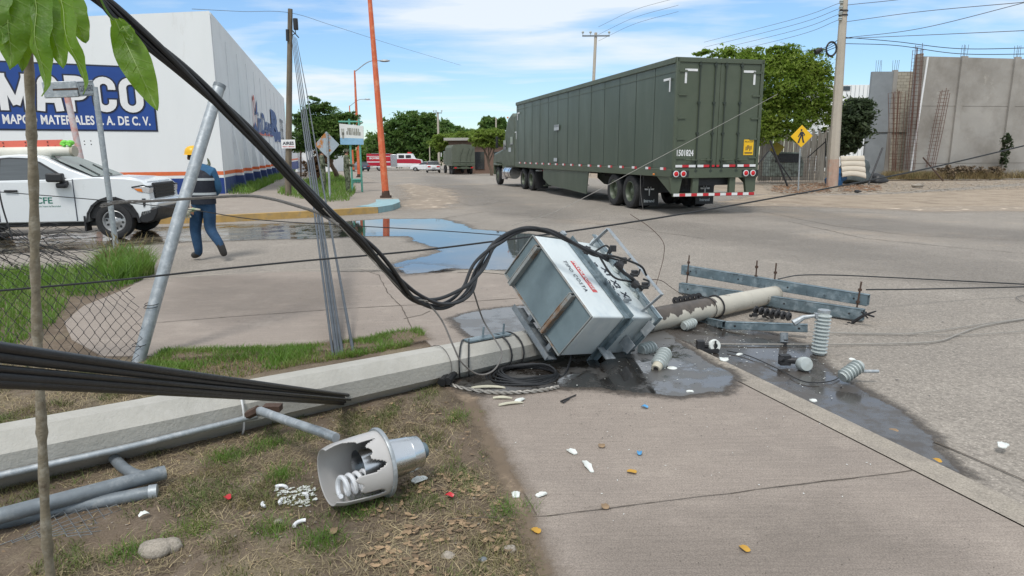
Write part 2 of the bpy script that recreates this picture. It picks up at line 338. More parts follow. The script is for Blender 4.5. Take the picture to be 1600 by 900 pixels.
def puddle_mat(name, col, rough, ior=1.5, film=None, var=.1):
    m, n, l, b = newmat(name); g = n.new('ShaderNodeNewGeometry')
    q = n.new('ShaderNodeTexNoise'); q.inputs['Scale'].default_value = 2.2; q.inputs['Detail'].default_value = 10; q.inputs['Roughness'].default_value = .7; l.new(g.outputs['Position'], q.inputs['Vector'])
    mr = n.new('ShaderNodeMapRange'); mr.inputs[1].default_value = .5; mr.inputs[2].default_value = .72; mr.inputs[3].default_value = rough; mr.inputs[4].default_value = rough+var; l.new(q.outputs[0], mr.inputs[0]); l.new(mr.outputs[0], b.inputs['Roughness'])
    mx = n.new('ShaderNodeMix'); mx.data_type = 'RGBA'; mx.inputs[6].default_value = (*col, 1); mx.inputs[7].default_value = (*(film or tuple(k*2.5 for k in col)), 1); l.new(mr.outputs[0], mx.inputs[0])
    m2 = n.new('ShaderNodeMapRange'); m2.inputs[1].default_value = .56; m2.inputs[2].default_value = .75; l.new(q.outputs[0], m2.inputs[0]); l.new(m2.outputs[0], mx.inputs[0])
    l.new(mx.outputs[2], b.inputs['Base Color']); b.inputs['IOR'].default_value = ior
    bp = n.new('ShaderNodeBump'); bp.inputs['Strength'].default_value = .05; bp.inputs['Distance'].default_value = .01
    q2 = n.new('ShaderNodeTexNoise'); q2.inputs['Scale'].default_value = 3; l.new(g.outputs['Position'], q2.inputs['Vector']); l.new(q2.outputs[0], bp.inputs['Height']); l.new(bp.outputs[0], b.inputs['Normal'])
    return m
M['damp'] = ground_mat('damp_asphalt', (.09, .08, .075), (.06, .055, .05), (.13, .115, .1), sc=3, rough=.55, bump=.8, grain=60)
# ------------------------------------------------------------------ ground sheets
def inpoly(x, y, poly):
    c = np.zeros(len(x), bool); n_ = len(poly)
    for i in range(n_):
        x0, y0 = poly[i]; x1, y1 = poly[(i+1) % n_]
        c ^= ((y0 > y) != (y1 > y)) & (x < (x1-x0)*(y-y0)/((y1-y0) or 1e-9)+x0)
    return c
def sheet(name, pts, z, m, thick=0, kind='structure', jag=0, split=True, label=None, cat=None, sidemat=None):
    pts = [Vector((p[0], p[1], 0)) for p in pts]
    if jag:
        out = []
        for i, a in enumerate(pts):
            b = pts[(i+1) % len(pts)]; d = b-a; k = max(1, int(d.length/(jag*3.0)))
            nn = Vector((-d.y, d.x, 0)).normalized()
            for j in range(k):
                q = a+d*(j/k); out.append(q+nn*random.uniform(-jag, jag)*(1 if j else .4))
        pts = out
    bm = bmesh.new(); vs = [bm.verts.new(p) for p in pts]; bm.faces.new(vs); bmesh.ops.triangulate(bm, faces=bm.faces[:])
    for yy in (36, 146):
        if max(p.y for p in pts) > yy > min(p.y for p in pts):
            bmesh.ops.bisect_plane(bm, geom=bm.verts[:]+bm.edges[:]+bm.faces[:], plane_co=(0, yy, 0), plane_no=(0, 1, 0))
    bmesh.ops.recalc_face_normals(bm, faces=bm.faces)
    for f in bm.faces:
        if f.normal.z < 0: f.normal_flip()
    if thick:
        r = bmesh.ops.extrude_face_region(bm, geom=bm.faces[:]); dn = [v for v in r['geom'] if isinstance(v, bmesh.types.BMVert)]
        for v in dn: v.co.z = 0
        top = set(v for v in bm.verts)-set(dn)
        for v in top: v.co.z = -thick
        bmesh.ops.recalc_face_normals(bm, faces=bm.faces)
    for v in bm.verts: v.co.z += gz(v.co.x, v.co.y)+z
    me = bpy.data.meshes.new(name); bm.to_mesh(me); bm.free(); me.materials.append(m)
    o = bpy.data.objects.new(name, me); COL.objects.link(o); o['kind'] = kind
    if label: o['label'] = label
    return o
def strip(name, pts, w, z, m, wob=0):
    pts = [Vector((p[0], p[1], 0)) for p in pts]
    if wob:
        q = []
        for i in range(len(pts)-1):
            k = max(1, int((pts[i+1]-pts[i]).length/.12))
            q += [pts[i].lerp(pts[i+1], j/k)+Vector((random.uniform(-wob, wob), random.uniform(-wob, wob), 0)) for j in range(k)]
        pts = q+[pts[-1]]
    b = MB(); A = []; 
    for i, p in enumerate(pts):
        t = (pts[min(i+1, len(pts)-1)]-pts[max(i-1, 0)]).normalized(); nn = Vector((-t.y, t.x, 0)); ww = w*(random.uniform(.5, 1.2) if wob else 1)/2
        A += [p+nn*ww, p-nn*ww]
    A = [Vector((a.x, a.y, gz(a.x, a.y)+z)) for a in A]
    b.add(A, [(2*i, 2*i+1, 2*i+3, 2*i+2) for i in range(len(pts)-1)])
    return struct(b.build(name, m))
# one sheet of ground to the horizon
b = MB(); ys = [-60, 36, 146, 1500]
for i, y in enumerate(ys):
    b.add([(-1500, y, gz(0, y)-.02), (1500, y, gz(0, y)-.02)], [])
b.f = [(0, 1, 3, 2), (2, 3, 5, 4), (4, 5, 7, 6)]; b.m = [0]*3
struct(b.build('ground', M['dirt']))
DIRV = Vector((-.2537, .9673, 0))                      # the way the main street runs
# main street and side street as one asphalt sheet
rp_ = [G(2300, 300), G(1600, 286), G(1400, 300), G(1250, 304), G(1180, 303), G(1050, 290)]
rq = G(775, 264)
road = [(-60, -20), (60, -20), (60, 40)]+[(p.x, p.y) for p in rp_]+[(rq.x, rq.y), (rq.x-20, rq.y+75), (rq.x-70, rq.y+75)]
kl = G(628, 318); road += [(kl.x-24, 118), (kl.x-7*.2537/.9673*3, kl.y+21), (-80, 60)]
sheet('road', road, -.008, M['asphalt'], jag=0)
# damp gutter and the two concrete pavements at this corner
ko0, ko1 = G(1168, 582, .03), G(1600, 789, .03); kd = (ko1-ko0).normalized()
ji0, ji1 = G(1154, 591, .03), G(1600, 823, .03)
kn = Vector((-kd.y, kd.x, 0))
if kn.x > 0: kn = -kn
kw = abs((ji1-ko1).dot(kn)); 
far_e = [G(980, 415, .03), G(900, 418, .03), G(790, 421, .03), G(660, 418, .03), G(450, 424, .03), G(225, 437, .03)]
cor = ko0-kd*5.1
o_far = ko1+kd*4
def offs(p, d): return (p.x+kn.x*d, p.y+kn.y*d)
kA = ko0-kd*3.6                                         # where the kerb begins to bend round the corner
bend = [kA, kA-kd*.6+kn*.06, kA-kd*1.1+kn*.25, kA-kd*1.45+kn*.6, kA-kd*1.6+kn*1.05]
kerb_out = [o_far, ko1, ko0, kA]+bend[1:]
kerb_in = [p+kn*(kw) for p in kerb_out[:4]]+[p+kn*kw*.8+kd*kw*.7 for p in kerb_out[4:]]
kb = MB(); k = len(kerb_out)
for (A_, z_) in ((kerb_out, .032), (kerb_in, .034), (kerb_out, -.02)): kb.add([(p.x, p.y, z_) for p in A_], [])
kb.f = [(i, i+1, k+i+1, k+i) for i in range(k-1)]+[(i, 2*k+i, 2*k+i+1, i+1) for i in range(k-1)]; kb.m = [0]*len(kb.f)
struct(kb.build('kerb', M['kerbstone']))
gap = .005
slab = [(p.x+kn.x*gap, p.y+kn.y*gap) for p in kerb_in[:4]]+[(p.x-.01, p.y-.01) for p in kerb_in[4:]]
yb = kerb_in[-1].y
slab += [(G(790, 421, .03).x, yb-.0), (G(660, 418, .03).x, yb-.02)]+[(p.x, p.y) for p in far_e[4:]]
for q in [(200, 449), (180, 458), (130, 478), (100, 503), (112, 530), (160, 556), (250, 556), (330, 552), (420, 550), (500, 546), (570, 537), (640, 522), (664, 530), (690, 556), (700, 590), (738, 640), (770, 690), (800, 758), (828, 830), (852, 900), (880, 980)]:
    g_ = G(*q, .03); slab.append((g_.x, g_.y))
slab += [(.2, .6), (o_far.x+kn.x*(kw+gap), o_far.y)]
sheet('pavement', slab, .03, M['concrete'], thick=.05)
# concrete lip along the side street (pale worn edge)
strip('pavement_edge', [G(225, 436, .03), G(450, 423, .03), G(660, 417.5, .03)], .07, .0355, M['kerbstone'], wob=.008)
for nm, pp, w_ in (('paving_joint', [(700, 812), (860, 806), (1140, 771), (1429, 735)], .009), ('paving_joint', [(405, 492), (560, 481), (700, 474), (810, 466)], .014), ('paving_joint', [(820, 606), (960, 601), (1100, 592), (1140, 588)], .01), ('paving_joint', [(210, 507), (405, 492)], .012),
                   ('paving_crack', [(560, 420), (592, 430), (606, 458), (628, 480), (636, 497), (648, 520)], .012), ('paving_crack', [(632, 498), (660, 492), (672, 486)], .012), ('paving_crack', [(770, 700), (800, 740), (838, 805)], .009)):
    strip(nm, [G(a, c, .03) for a, c in pp], w_, .0335, M['joint'], wob=.006)
strip('gutter_joint', [G(1460, 690), G(1530, 720), G(1600, 750), G(1750, 815)], .018, .0, M['joint'], wob=.005)
# road wear: faint darker lanes and cracks
for pp in ([(620, 352), (760, 330), (900, 345), (1100, 372)], [(1230, 345), (1350, 372), (1480, 385), (1650, 400)], [(1190, 330), (1300, 352), (1420, 367), (1600, 375)], [(660, 300), (740, 322), (800, 312)]):
    strip('road_crack', [G(*q) for q in pp], .02, -.0035, M['joint'], wob=.03)
# water and oil
def blotmat(name, col, rough, ior, damp=(.07, .058, .048), dampk=.55, amp=.12, nsc=3.0, edge=.012, margin=.2, film=None, wk=1.0, filmr=.35, fl=(.52, .7)):
    m, n, l, b = newmat(name); g = n.new('ShaderNodeNewGeometry'); at_ = n.new('ShaderNodeAttribute'); at_.attribute_name = 'sd'
    def nz(s, d=9, r=.65):
        q = n.new('ShaderNodeTexNoise'); q.inputs['Scale'].default_value = s; q.inputs['Detail'].default_value = d; q.inputs['Roughness'].default_value = r; l.new(g.outputs['Position'], q.inputs['Vector']); return q.outputs[0]
    def ma(op, a, c):
        q = n.new('ShaderNodeMath'); q.operation = op
        for i, v in enumerate((a, c)):
            if isinstance(v, (int, float)): q.inputs[i].default_value = v
            else: l.new(v, q.inputs[i])
        return q.outputs[0]
    def mr(s, lo, hi, a=0., c=1.):
        q = n.new('ShaderNodeMapRange'); q.interpolation_type = 'SMOOTHSTEP'; q.inputs[1].default_value = lo; q.inputs[2].default_value = hi; q.inputs[3].default_value = a; q.inputs[4].default_value = c; l.new(s, q.inputs[0]); return q.outputs[0]
    f = ma('ADD', at_.outputs['Fac'], ma('MULTIPLY', ma('SUBTRACT', nz(nsc), .5), amp*2))
    wm = ma('MULTIPLY', mr(f, -edge, edge), wk); dm = mr(ma('ADD', f, ma('MULTIPLY', ma('SUBTRACT', nz(nsc*4), .5), margin)), -margin, 0, 0, dampk)
    fm = mr(nz(2.1, 10, .7), *fl); mxc = n.new('ShaderNodeMix'); mxc.data_type = 'RGBA'; l.new(fm, mxc.inputs[0]); mxc.inputs[6].default_value = (*col, 1); mxc.inputs[7].default_value = (*(film or tuple(k*3 for k in col)), 1)
    l.new(mxc.outputs[2], b.inputs['Base Color']); l.new(ma('ADD', ma('MULTIPLY', fm, filmr), rough), b.inputs['Roughness']); b.inputs['IOR'].default_value = ior
    bp = n.new('ShaderNodeBump'); bp.inputs['Strength'].default_value = .06; bp.inputs['Distance'].default_value = .01; l.new(nz(3.2, 4), bp.inputs['Height']); l.new(bp.outputs[0], b.inputs['Normal'])
    d = n.new('ShaderNodeBsdfPrincipled'); d.inputs['Base Color'].default_value = (*damp, 1); d.inputs['Roughness'].default_value = .6
    tr = n.new('ShaderNodeBsdfTransparent'); x1 = n.new('ShaderNodeMixShader'); l.new(dm, x1.inputs[0]); l.new(tr.outputs[0], x1.inputs[1]); l.new(d.outputs[0], x1.inputs[2])
    x2 = n.new('ShaderNodeMixShader'); l.new(wm, x2.inputs[0]); l.new(x1.outputs[0], x2.inputs[1]); l.new(b.outputs[0], x2.inputs[2])
    o = [x for x in n if x.type == 'OUTPUT_MATERIAL'][0]; l.new(x2.outputs[0], o.inputs[0]); return m
M['murky'] = blotmat('murky_gutter_water', (.06, .05, .035), .06, 1.5, amp=.2, nsc=1.4, margin=.3, edge=.05, dampk=.4, filmr=.3, film=(.16, .14, .1), fl=(.42, .62))
M['water'] = blotmat('oily_water', (.03, .03, .03), .012, 4.3, amp=.26, nsc=2.2, margin=.3, edge=.03, dampk=.35, filmr=.16, fl=(.55, .72))
M['oil'] = blotmat('spilled_oil', (.02, .016, .013), .03, 3.0, amp=.08, nsc=6, margin=.12, dampk=.75, filmr=.45, film=(.03, .024, .019), fl=(.44, .56))
M['wet'] = blotmat('wet_asphalt', (.05, .043, .038), .13, 1.8, amp=.075, nsc=6, margin=.13, dampk=.7, filmr=.42, film=(.06, .05, .042), fl=(.45, .6))
M['lane'] = blotmat('tyre_polished_asphalt', (.12, .11, .1), .6, 1.45, amp=.9, nsc=.5, margin=1.2, edge=.5, dampk=.1, damp=(.12, .11, .1), wk=.1)
M['pale_dust'] = blotmat('swept_dust', (.4, .33, .26), .95, 1.2, amp=.8, nsc=.9, margin=.9, edge=.3, dampk=.3, damp=(.4, .33, .26), wk=.6)
M['grime'] = blotmat('pavement_grime', (.1, .085, .07), .8, 1.4, amp=.3, nsc=2.2, margin=.4, edge=.25, dampk=.08, damp=(.1, .085, .07), wk=.1)
def blot(name, px, z, m, cell, margin):
    pts = np.array([tuple(G(a, c, z))[:2] for a, c in px]); lo, hi = pts.min(0)-margin, pts.max(0)+margin
    xs = np.arange(lo[0], hi[0]+cell, cell); ys_ = np.arange(lo[1], hi[1]+cell, cell); X, Y = np.meshgrid(xs, ys_); X, Y = X.ravel(), Y.ravel(); D = np.full(len(X), 1e9)
    for i in range(len(pts)):
        a, c = pts[i], pts[(i+1) % len(pts)]; ab = c-a; t = np.clip(((X-a[0])*ab[0]+(Y-a[1])*ab[1])/(ab@ab+1e-12), 0, 1); D = np.minimum(D, np.hypot(X-a[0]-t*ab[0], Y-a[1]-t*ab[1]))
    D = np.where(inpoly(X, Y, [tuple(p) for p in pts]), D, -D); nx, ny = len(xs), len(ys_); i = np.arange(nx*ny).reshape(ny, nx)
    F = np.stack([i[:-1, :-1].ravel(), i[:-1, 1:].ravel(), i[1:, 1:].ravel(), i[1:, :-1].ravel()], 1); F = F[(D[F] > -margin).any(1)]
    u, inv = np.unique(F, return_inverse=True); F = inv.reshape(F.shape); V = np.stack([X[u], Y[u], np.full(len(u), z)], 1)
    me = bpy.data.meshes.new(name); me.from_pydata(V.tolist(), [], F.tolist()); me.materials.append(m); at_ = me.attributes.new('sd', 'FLOAT', 'POINT'); at_.data.foreach_set('value', D[u].astype(np.float32))
    o = bpy.data.objects.new(name, me); COL.objects.link(o); o['kind'] = 'structure'; return o
def pud(name, px, z, m, jag, label=None):
    if m in (M['water'], M['murky']): return blot(name, px, z, m, .09, .4)
    if m in (M['oil'], M['wet']): return blot(name, px, z, m, .035, .14)
    return sheet(name, [G(a, c, z) for a, c in px], z, m, jag=jag)
pud('water', [(545, 346), (600, 342), (690, 342), (725, 352), (738, 358), (775, 361), (830, 366), (880, 372), (905, 395), (880, 414), (830, 421), (790, 421), (745, 421), (700, 418), (672, 425), (640, 427), (616, 419), (625, 409), (682, 396), (686, 388), (648, 376), (640, 369), (560, 368.5), (530, 370), (535, 347)], -.003, M['water'], .05)
pud('gutter_water', [(555, 346), (560, 369), (480, 373), (400, 374), (300, 377), (200, 384), (100, 391), (-150, 404), (-150, 376), (0, 371), (100, 364), (250, 356), (350, 351), (470, 349)], -.0045, M['murky'], .05)
pud('water', [(616, 419), (640, 427), (672, 425), (700, 418), (690, 414), (650, 412)], .036, M['water'], .03)
pud('oil_puddle', [(708, 497), (740, 487), (790, 480), (850, 476), (900, 500), (880, 530), (800, 545), (735, 524), (715, 507)], .0345, M['oil'], .03)
pud('oil_puddle', [(712, 600), (745, 575), (790, 556), (870, 545), (940, 535), (1010, 520), (1040, 516), (1062, 536), (1100, 562), (1150, 588), (1128, 611), (1062, 618), (995, 613), (925, 604), (868, 604), (800, 612), (745, 614)], .0345, M['oil'], .03)
pud('wet_gutter', [(1040, 500), (1090, 505), (1200, 520), (1262, 540), (1275, 560), (1308, 590), (1335, 603), (1400, 640), (1450, 680), (1470, 712), (1497, 738), (1440, 714), (1380, 685), (1300, 646), (1240, 617), (1168, 582), (1120, 560), (1060, 528)], -.0035, M['wet'], .03)
# pavement beyond the side street, its painted kerb, and the blue ramp at the corner
kz = .17
yk = [(-400, 352), (0, 344), (200, 340), (345, 336.5), (480, 330), (590, 323.5)]
kT = [G(a, c, kz) for a, c in yk]; bT = [G(590, 323.5, kz), G(612, 320, kz), G(624, 315.5, kz), G(622, 311, kz)]
rE = [G(610, 301, kz), G(590, 283, kz)]; e0 = rE[-1]; rE += [e0+DIRV*30, e0+DIRV*75]
fs = [(p.x, p.y) for p in kT+bT[1:]+rE]+[(-60, 110), (-80, 40), (kT[0].x, kT[0].y+12)]
sheet('far_pavement', fs, kz-.01, M['concrete_old'], thick=.17)
def kerbrun(name, pts, m, w=.2, h=.17, side=1):
    bb = MB(); n_ = len(pts); out = []; inn = []
    for i, p in enumerate(pts):
        t = (pts[min(i+1, n_-1)]-pts[max(i-1, 0)]); t.z = 0; t.normalize(); nn = Vector((t.y, -t.x, 0))*side
        out.append(p+nn*.02); inn.append(p-nn*w)
    for A_, z_ in ((out, h), (inn, h), (out, -.01)): bb.add([(p.x, p.y, gz(p.x, p.y)+z_) for p in A_], [])
    bb.f = [(i, i+1, n_+i+1, n_+i) for i in range(n_-1)]+[(i, 2*n_+i, 2*n_+i+1, i+1) for i in range(n_-1)]; bb.m = [0]*len(bb.f)
    return struct(bb.build(name, m))
kerbrun('yellow_kerb', kT, M['kerb_yellow'])
kerbrun('blue_kerb', bT, M['kerb_blue'], w=.75, h=.172)
kerbrun('far_kerb', [bT[-1]]+rE, M['kerbstone'], w=.16)
# loose pale gravel swept against the corner
blot('gravel_patch', [(628, 320), (640, 302), (622, 290), (640, 288), (700, 296), (718, 312), (690, 325), (650, 328)], -.0045, M['pale_dust'], .25, 1.2)
pud('road_shoulder', [(1120, 316), (1200, 304), (1300, 306), (1400, 303), (1600, 290), (1700, 288), (1700, 322), (1500, 322), (1350, 326), (1230, 318)], -.005, M['dirt'], .12)
for i, px in enumerate(([(1180, 318), (1330, 336), (1460, 352), (1700, 368), (1700, 384), (1450, 372), (1300, 352), (1170, 330)], [(1000, 345), (1200, 362), (1400, 395), (1700, 436), (1700, 470), (1400, 424), (1180, 384), (990, 356)], [(660, 275), (700, 278), (800, 318), (900, 336), (880, 348), (780, 332), (680, 296)])): blot('road_wear', px, -.0065+.0003*i, M['lane'], .3, 1.6)
blot('road_dust', [(1180, 304), (1400, 306), (1700, 296), (1700, 330), (1450, 330), (1250, 322), (1120, 322)], -.0055, M['pale_dust'], .35, 1.4)
M['soil_spill'] = blotmat('trodden_soil', (.19, .145, .105), .95, 1.2, amp=.07, nsc=9, margin=.1, edge=.03, dampk=.3, damp=(.2, .155, .11), wk=.8)
blot('soil_spill', [(688, 596), (735, 596), (752, 640), (775, 690), (812, 755), (838, 830), (866, 900), (845, 900), (818, 830), (790, 760), (760, 700), (735, 648)], .0338, M['soil_spill'], .02, .16)
blot('soil_spill', [(250, 549), (420, 543), (570, 528), (655, 512), (668, 530), (640, 536), (500, 548), (330, 556), (250, 560)], .0338, M['soil_spill'], .03, .16)
blot('pavement_grime', [(960, 830), (1300, 810), (1420, 860), (1200, 940), (950, 930)], .0335, M['grime'], .06, .5)
blot('pavement_grime', [(300, 430), (520, 440), (540, 470), (380, 500), (260, 480)], .0335, M['grime'], .08, .5)
# foreground soil, uneven
def vnoise(x, y, s, seed=0):
    x = x*s+seed*17.3; y = y*s+seed*9.1; xi = np.floor(x).astype(int); yi = np.floor(y).astype(int); xf = x-xi; yf = y-yi
    h = lambda a, c: ((np.sin(a*127.1+c*311.7+seed*13.7)*43758.5453) % 1.0)
    u = xf*xf*(3-2*xf); v = yf*yf*(3-2*yf)
    return (h(xi, yi)*(1-u)+h(xi+1, yi)*u)*(1-v)+(h(xi, yi+1)*(1-u)+h(xi+1, yi+1)*u)*v
def soil_z(x, y): 
    return .002+.028*(.35*vnoise(x, y, 1.3, 1)+.3*vnoise(x, y, 5, 2)+.35*vnoise(x, y, 15, 3))
def gridmesh(name, x0, x1, y0, y1, st, zf, m):
    xs = np.arange(x0, x1+st, st); ys_ = np.arange(y0, y1+st, st); X, Y = np.meshgrid(xs, ys_); Z = zf(X, Y)
    nx, ny = len(xs), len(ys_); v = np.stack([X.ravel(), Y.ravel(), Z.ravel()], 1); i = np.arange(nx*ny).reshape(ny, nx)
    f = np.stack([i[:-1, :-1].ravel(), i[:-1, 1:].ravel(), i[1:, 1:].ravel(), i[1:, :-1].ravel()], 1)
    me = bpy.data.meshes.new(name); me.from_pydata(v.tolist(), [], f.tolist()); me.materials.append(m); me.polygons.foreach_set('use_smooth', [True]*len(f))
    o = bpy.data.objects.new(name, me); COL.objects.link(o); return o
struct(gridmesh('soil', -7.2, .6, .9, 8.6, .025, soil_z, M['soil']))
# ------------------------------------------------------------------ grass
def scatter(poly, n_, dens=None):
    a = np.array(poly); lo, hi = a.min(0), a.max(0); out = np.zeros((0, 2))
    while len(out) < n_:
        p = rng.uniform(lo, hi, (n_*2, 2)); p = p[inpoly(p[:, 0], p[:, 1], poly)]
        if dens is not None: p = p[rng.random(len(p)) < dens(p[:, 0], p[:, 1])]
        out = np.concatenate([out, p])
        if len(p) == 0: break
    return out[:n_]
def blades(name, pts, h, w, m, z=0., lean=.5, hv=.5, label=None, seg=3):
    n_ = len(pts); ang = rng.uniform(0, 2*np.pi, n_); H = h*(1+rng.uniform(-hv, hv, n_)); W_ = w*rng.uniform(.7, 1.3, n_); ln = H*lean*rng.uniform(.2, 1.6, n_); la = rng.uniform(0, 2*np.pi, n_)
    zz = z if np.ndim(z) else np.full(n_, z)
    V = []; cols = 2*seg+1
    for k in range(seg):
        t = k/seg; cxx = pts[:, 0]+np.cos(la)*ln*t**1.8; cyy = pts[:, 1]+np.sin(la)*ln*t**1.8; cz = zz+H*t*(1-.15*t); ww = W_*(1-t*.7)/2
        V.append(np.stack([cxx+np.cos(ang)*ww, cyy+np.sin(ang)*ww, cz], 1)); V.append(np.stack([cxx-np.cos(ang)*ww, cyy-np.sin(ang)*ww, cz], 1))
    V.append(np.stack([pts[:, 0]+np.cos(la)*ln, pts[:, 1]+np.sin(la)*ln, zz+H*.85], 1))
    V = np.stack(V, 1).reshape(-1, 3); base = np.arange(n_)*cols
    F = []
    for k in range(seg-1): F.append(np.stack([base+2*k, base+2*k+1, base+2*k+3, base+2*k+2], 1))
    tri = np.stack([base+2*seg-2, base+2*seg-1, base+2*seg], 1)
    fl = np.concatenate(F).tolist()+tri.tolist() if F else tri.tolist()
    me = bpy.data.meshes.new(name); me.from_pydata(V.tolist(), [], fl); me.materials.append(m)
    o = bpy.data.objects.new(name, me); COL.objects.link(o)
    return tag(o, label, 'grass', None, 'stuff')
M['grass'] = mat('green_grass', (.11, .21, .03), .55, var=.3, scale=2, island=.4, col2=(.19, .22, .06), c2scale=3, coords='World')
M['grass_dry'] = mat('dry_grass', (.24, .18, .085), .8, var=.3, scale=2, island=.45, coords='World', col2=(.12, .12, .04), c2scale=2)
M['grass_mid'] = mat('short_grass', (.085, .12, .025), .7, var=.3, scale=2, island=.45, coords='World', col2=(.2, .16, .07), c2amt=(.45, .65), c2scale=2.5)
def wp(px, z=0): return [tuple(G(a, c, z)[:2]) for a, c in px]
lawn = wp([(-330, 430), (0, 424), (140, 420), (215, 418), (240, 420), (230, 434), (185, 455), (140, 466), (0, 462), (-330, 470)])
blades('grass', scatter(lawn, 9000), .13, .012, M['grass'], .0, label='lush green grass strip behind the torn fence, along the side street')
clump = wp([(150, 428), (165, 412), (200, 408), (232, 414), (242, 428), (215, 440), (170, 448)])
blades('tall_grass', scatter(clump, 3200), .3, .012, M['grass'], .0, lean=.55, label='tall bright green grass clump round the sign post')
# seed stalks in the clump
sb = MB()
for p in scatter(clump, 60):
    a = random.uniform(0, 6.3); h_ = random.uniform(.35, .5); q = Vector((p[0], p[1], 0)); d = Vector((math.cos(a), math.sin(a), 0))*random.uniform(.05, .2)
    sb.tube([q, q+d*.4+Vector((0, 0, h_*.6)), q+d+Vector((0, 0, h_))], [.0015, .0015, .001], 3); sb.tube([q+d*.9+Vector((0, 0, h_*.92)), q+d*1.25+Vector((0, 0, h_*1.1))], [.006, .002], 4)
tag(sb.build('grass_stalks', M['grass_dry']), 'thin brown seed stalks rising from the tall grass clump', 'grass', None, 'stuff')
lawn2 = wp([(-380, 478), (0, 452), (110, 470), (96, 500), (60, 530), (-20, 560), (-380, 640)])
blades('grass', scatter(lawn2, 9000), .11, .01, M['grass'], .005, label='green grass left of the pavement behind the fallen pole')
stripg = wp([(255, 553), (330, 550), (420, 549), (500, 544), (570, 535), (625, 521), (655, 519), (664, 528), (640, 545), (560, 560), (470, 575), (380, 592), (250, 612), (210, 590)])
blades('grass', scatter(stripg, 11000, lambda x, y: np.clip(vnoise(x, y, 3.5, 5)*2.2-.55, .05, 1)), .055, .006, M['grass'], .015, label='short green grass between the pavement and the fallen pole')
blades('dry_grass', scatter(stripg, 6000), .03, .005, M['grass_dry'], .012, lean=1.2, label='dry grass between the pavement and the fallen pole')
fore = wp([(-500, 640), (0, 560), (260, 600), (470, 640), (640, 600), (700, 598), (738, 645), (800, 762), (852, 905), (880, 1000), (-500, 1100)])
blades('dry_grass', scatter(fore, 52000, lambda x, y: np.clip(vnoise(x, y, 2.6, 8)*1.6+vnoise(x, y, 8, 2)*.8-.75, .05, 1)), .02, .0042, M['strawy'], .013, lean=2.6, label='flattened dry grass over the bare soil in front of the fallen pole')
blades('sparse_grass', scatter(fore, 36000, lambda x, y: np.clip((vnoise(x, y, 3.2, 3)*.6+vnoise(x, y, 9, 4)*.4-.52)*5, .01, 1)*np.clip(1.1-.35*np.maximum(x+1.2, 0), .25, 1)), .034, .0035, M['grass_mid'], .014, lean=.9, label='sparse green grass tufts on the soil in front of the fallen pole')
translucent(M['grass'], (.2, .36, .04), .3)
tuft = []
for (a, c, n_) in ((440, 745, 300), (420, 700, 220), (300, 830, 300), (500, 850, 350), (800, 800, 260), (430, 830, 250), (720, 655, 220), (560, 800, 200), (350, 720, 300), (200, 870, 250)):
    g_ = G(a, c, .01); tuft.append(np.array([[g_.x, g_.y]])+rng.normal(0, .055, (n_, 2)))
blades('grass_tufts', np.concatenate(tuft), .045, .0035, M['grass'], .015, lean=.8, label='small fresh green tufts scattered over the foreground soil')
far1 = wp([(432, 303), (450, 290), (520, 275), (548, 285), (556, 300), (545, 314), (500, 317)], .16)
blades('grass', scatter(far1, 9000), .22, .02, M['grass'], .15, label='green grass plot round the diamond sign on the far pavement')
wl = [tuple((G(352, 305, .15)+DIRV*s+Vector((o_, 0, 0)))[:2]) for s, o_ in ((0.5, 0), (36, 0), (36, .9), (.5, .9))]
blades('weeds', scatter(wl, 5000, lambda x, y: np.clip(vnoise(x, y, .6, 6)*3-1.1, 0, 1)), .3, .03, M['grass'], .15, label='weeds along the foot of the white block wall')
# ------------------------------------------------------------------ helpers for lettering on planes
def text_fit(txt, o, xdir, ydir, w, h, name, m, parent, ext=.003, bold=0, shear=0, local=False, spacing=1.0):
    """lettering whose bounding box is w x h, lower-left corner at o"""
    x = Vector(xdir).normalized(); y = Vector(ydir).normalized(); z = x.cross(y)
    MM = Matrix((x, y, z)).transposed().to_4x4(); MM.translation = Vector(o)
    c = bpy.data.curves.new('t', 'FONT'); c.body = txt; c.size = 1; c.extrude = 0; c.offset = bold; c.shear = shear; c.resolution_u = 3; c.space_character = spacing
    t = bpy.data.objects.new('t', c); COL.objects.link(t); bpy.context.view_layer.update()
    me = bpy.data.meshes.new_from_object(t.evaluated_get(bpy.context.evaluated_depsgraph_get()))
    v = np.array([q.co[:] for q in me.vertices]); lo, hi = v.min(0), v.max(0)
    S = Matrix.Diagonal((w/(hi[0]-lo[0]), h/(hi[1]-lo[1]), 1, 1))@Matrix.Translation((-lo[0], -lo[1], 0))
    off = Vector((0, 0, 0)) if local else Vector(rootloc(parent))
    me.transform(Matrix.Translation(-off)@MM@Matrix.Translation((0, 0, ext))@S); me.materials.clear(); me.materials.append(m)
    bpy.data.objects.remove(t); bpy.data.curves.remove(c); me.name = name
    o_ = bpy.data.objects.new(name, me); COL.objects.link(o_); o_.parent = parent
    return o_
def quadpoly(b, pts): b.add(pts, [tuple(range(len(pts)))])
UP = Vector((0, 0, 1))
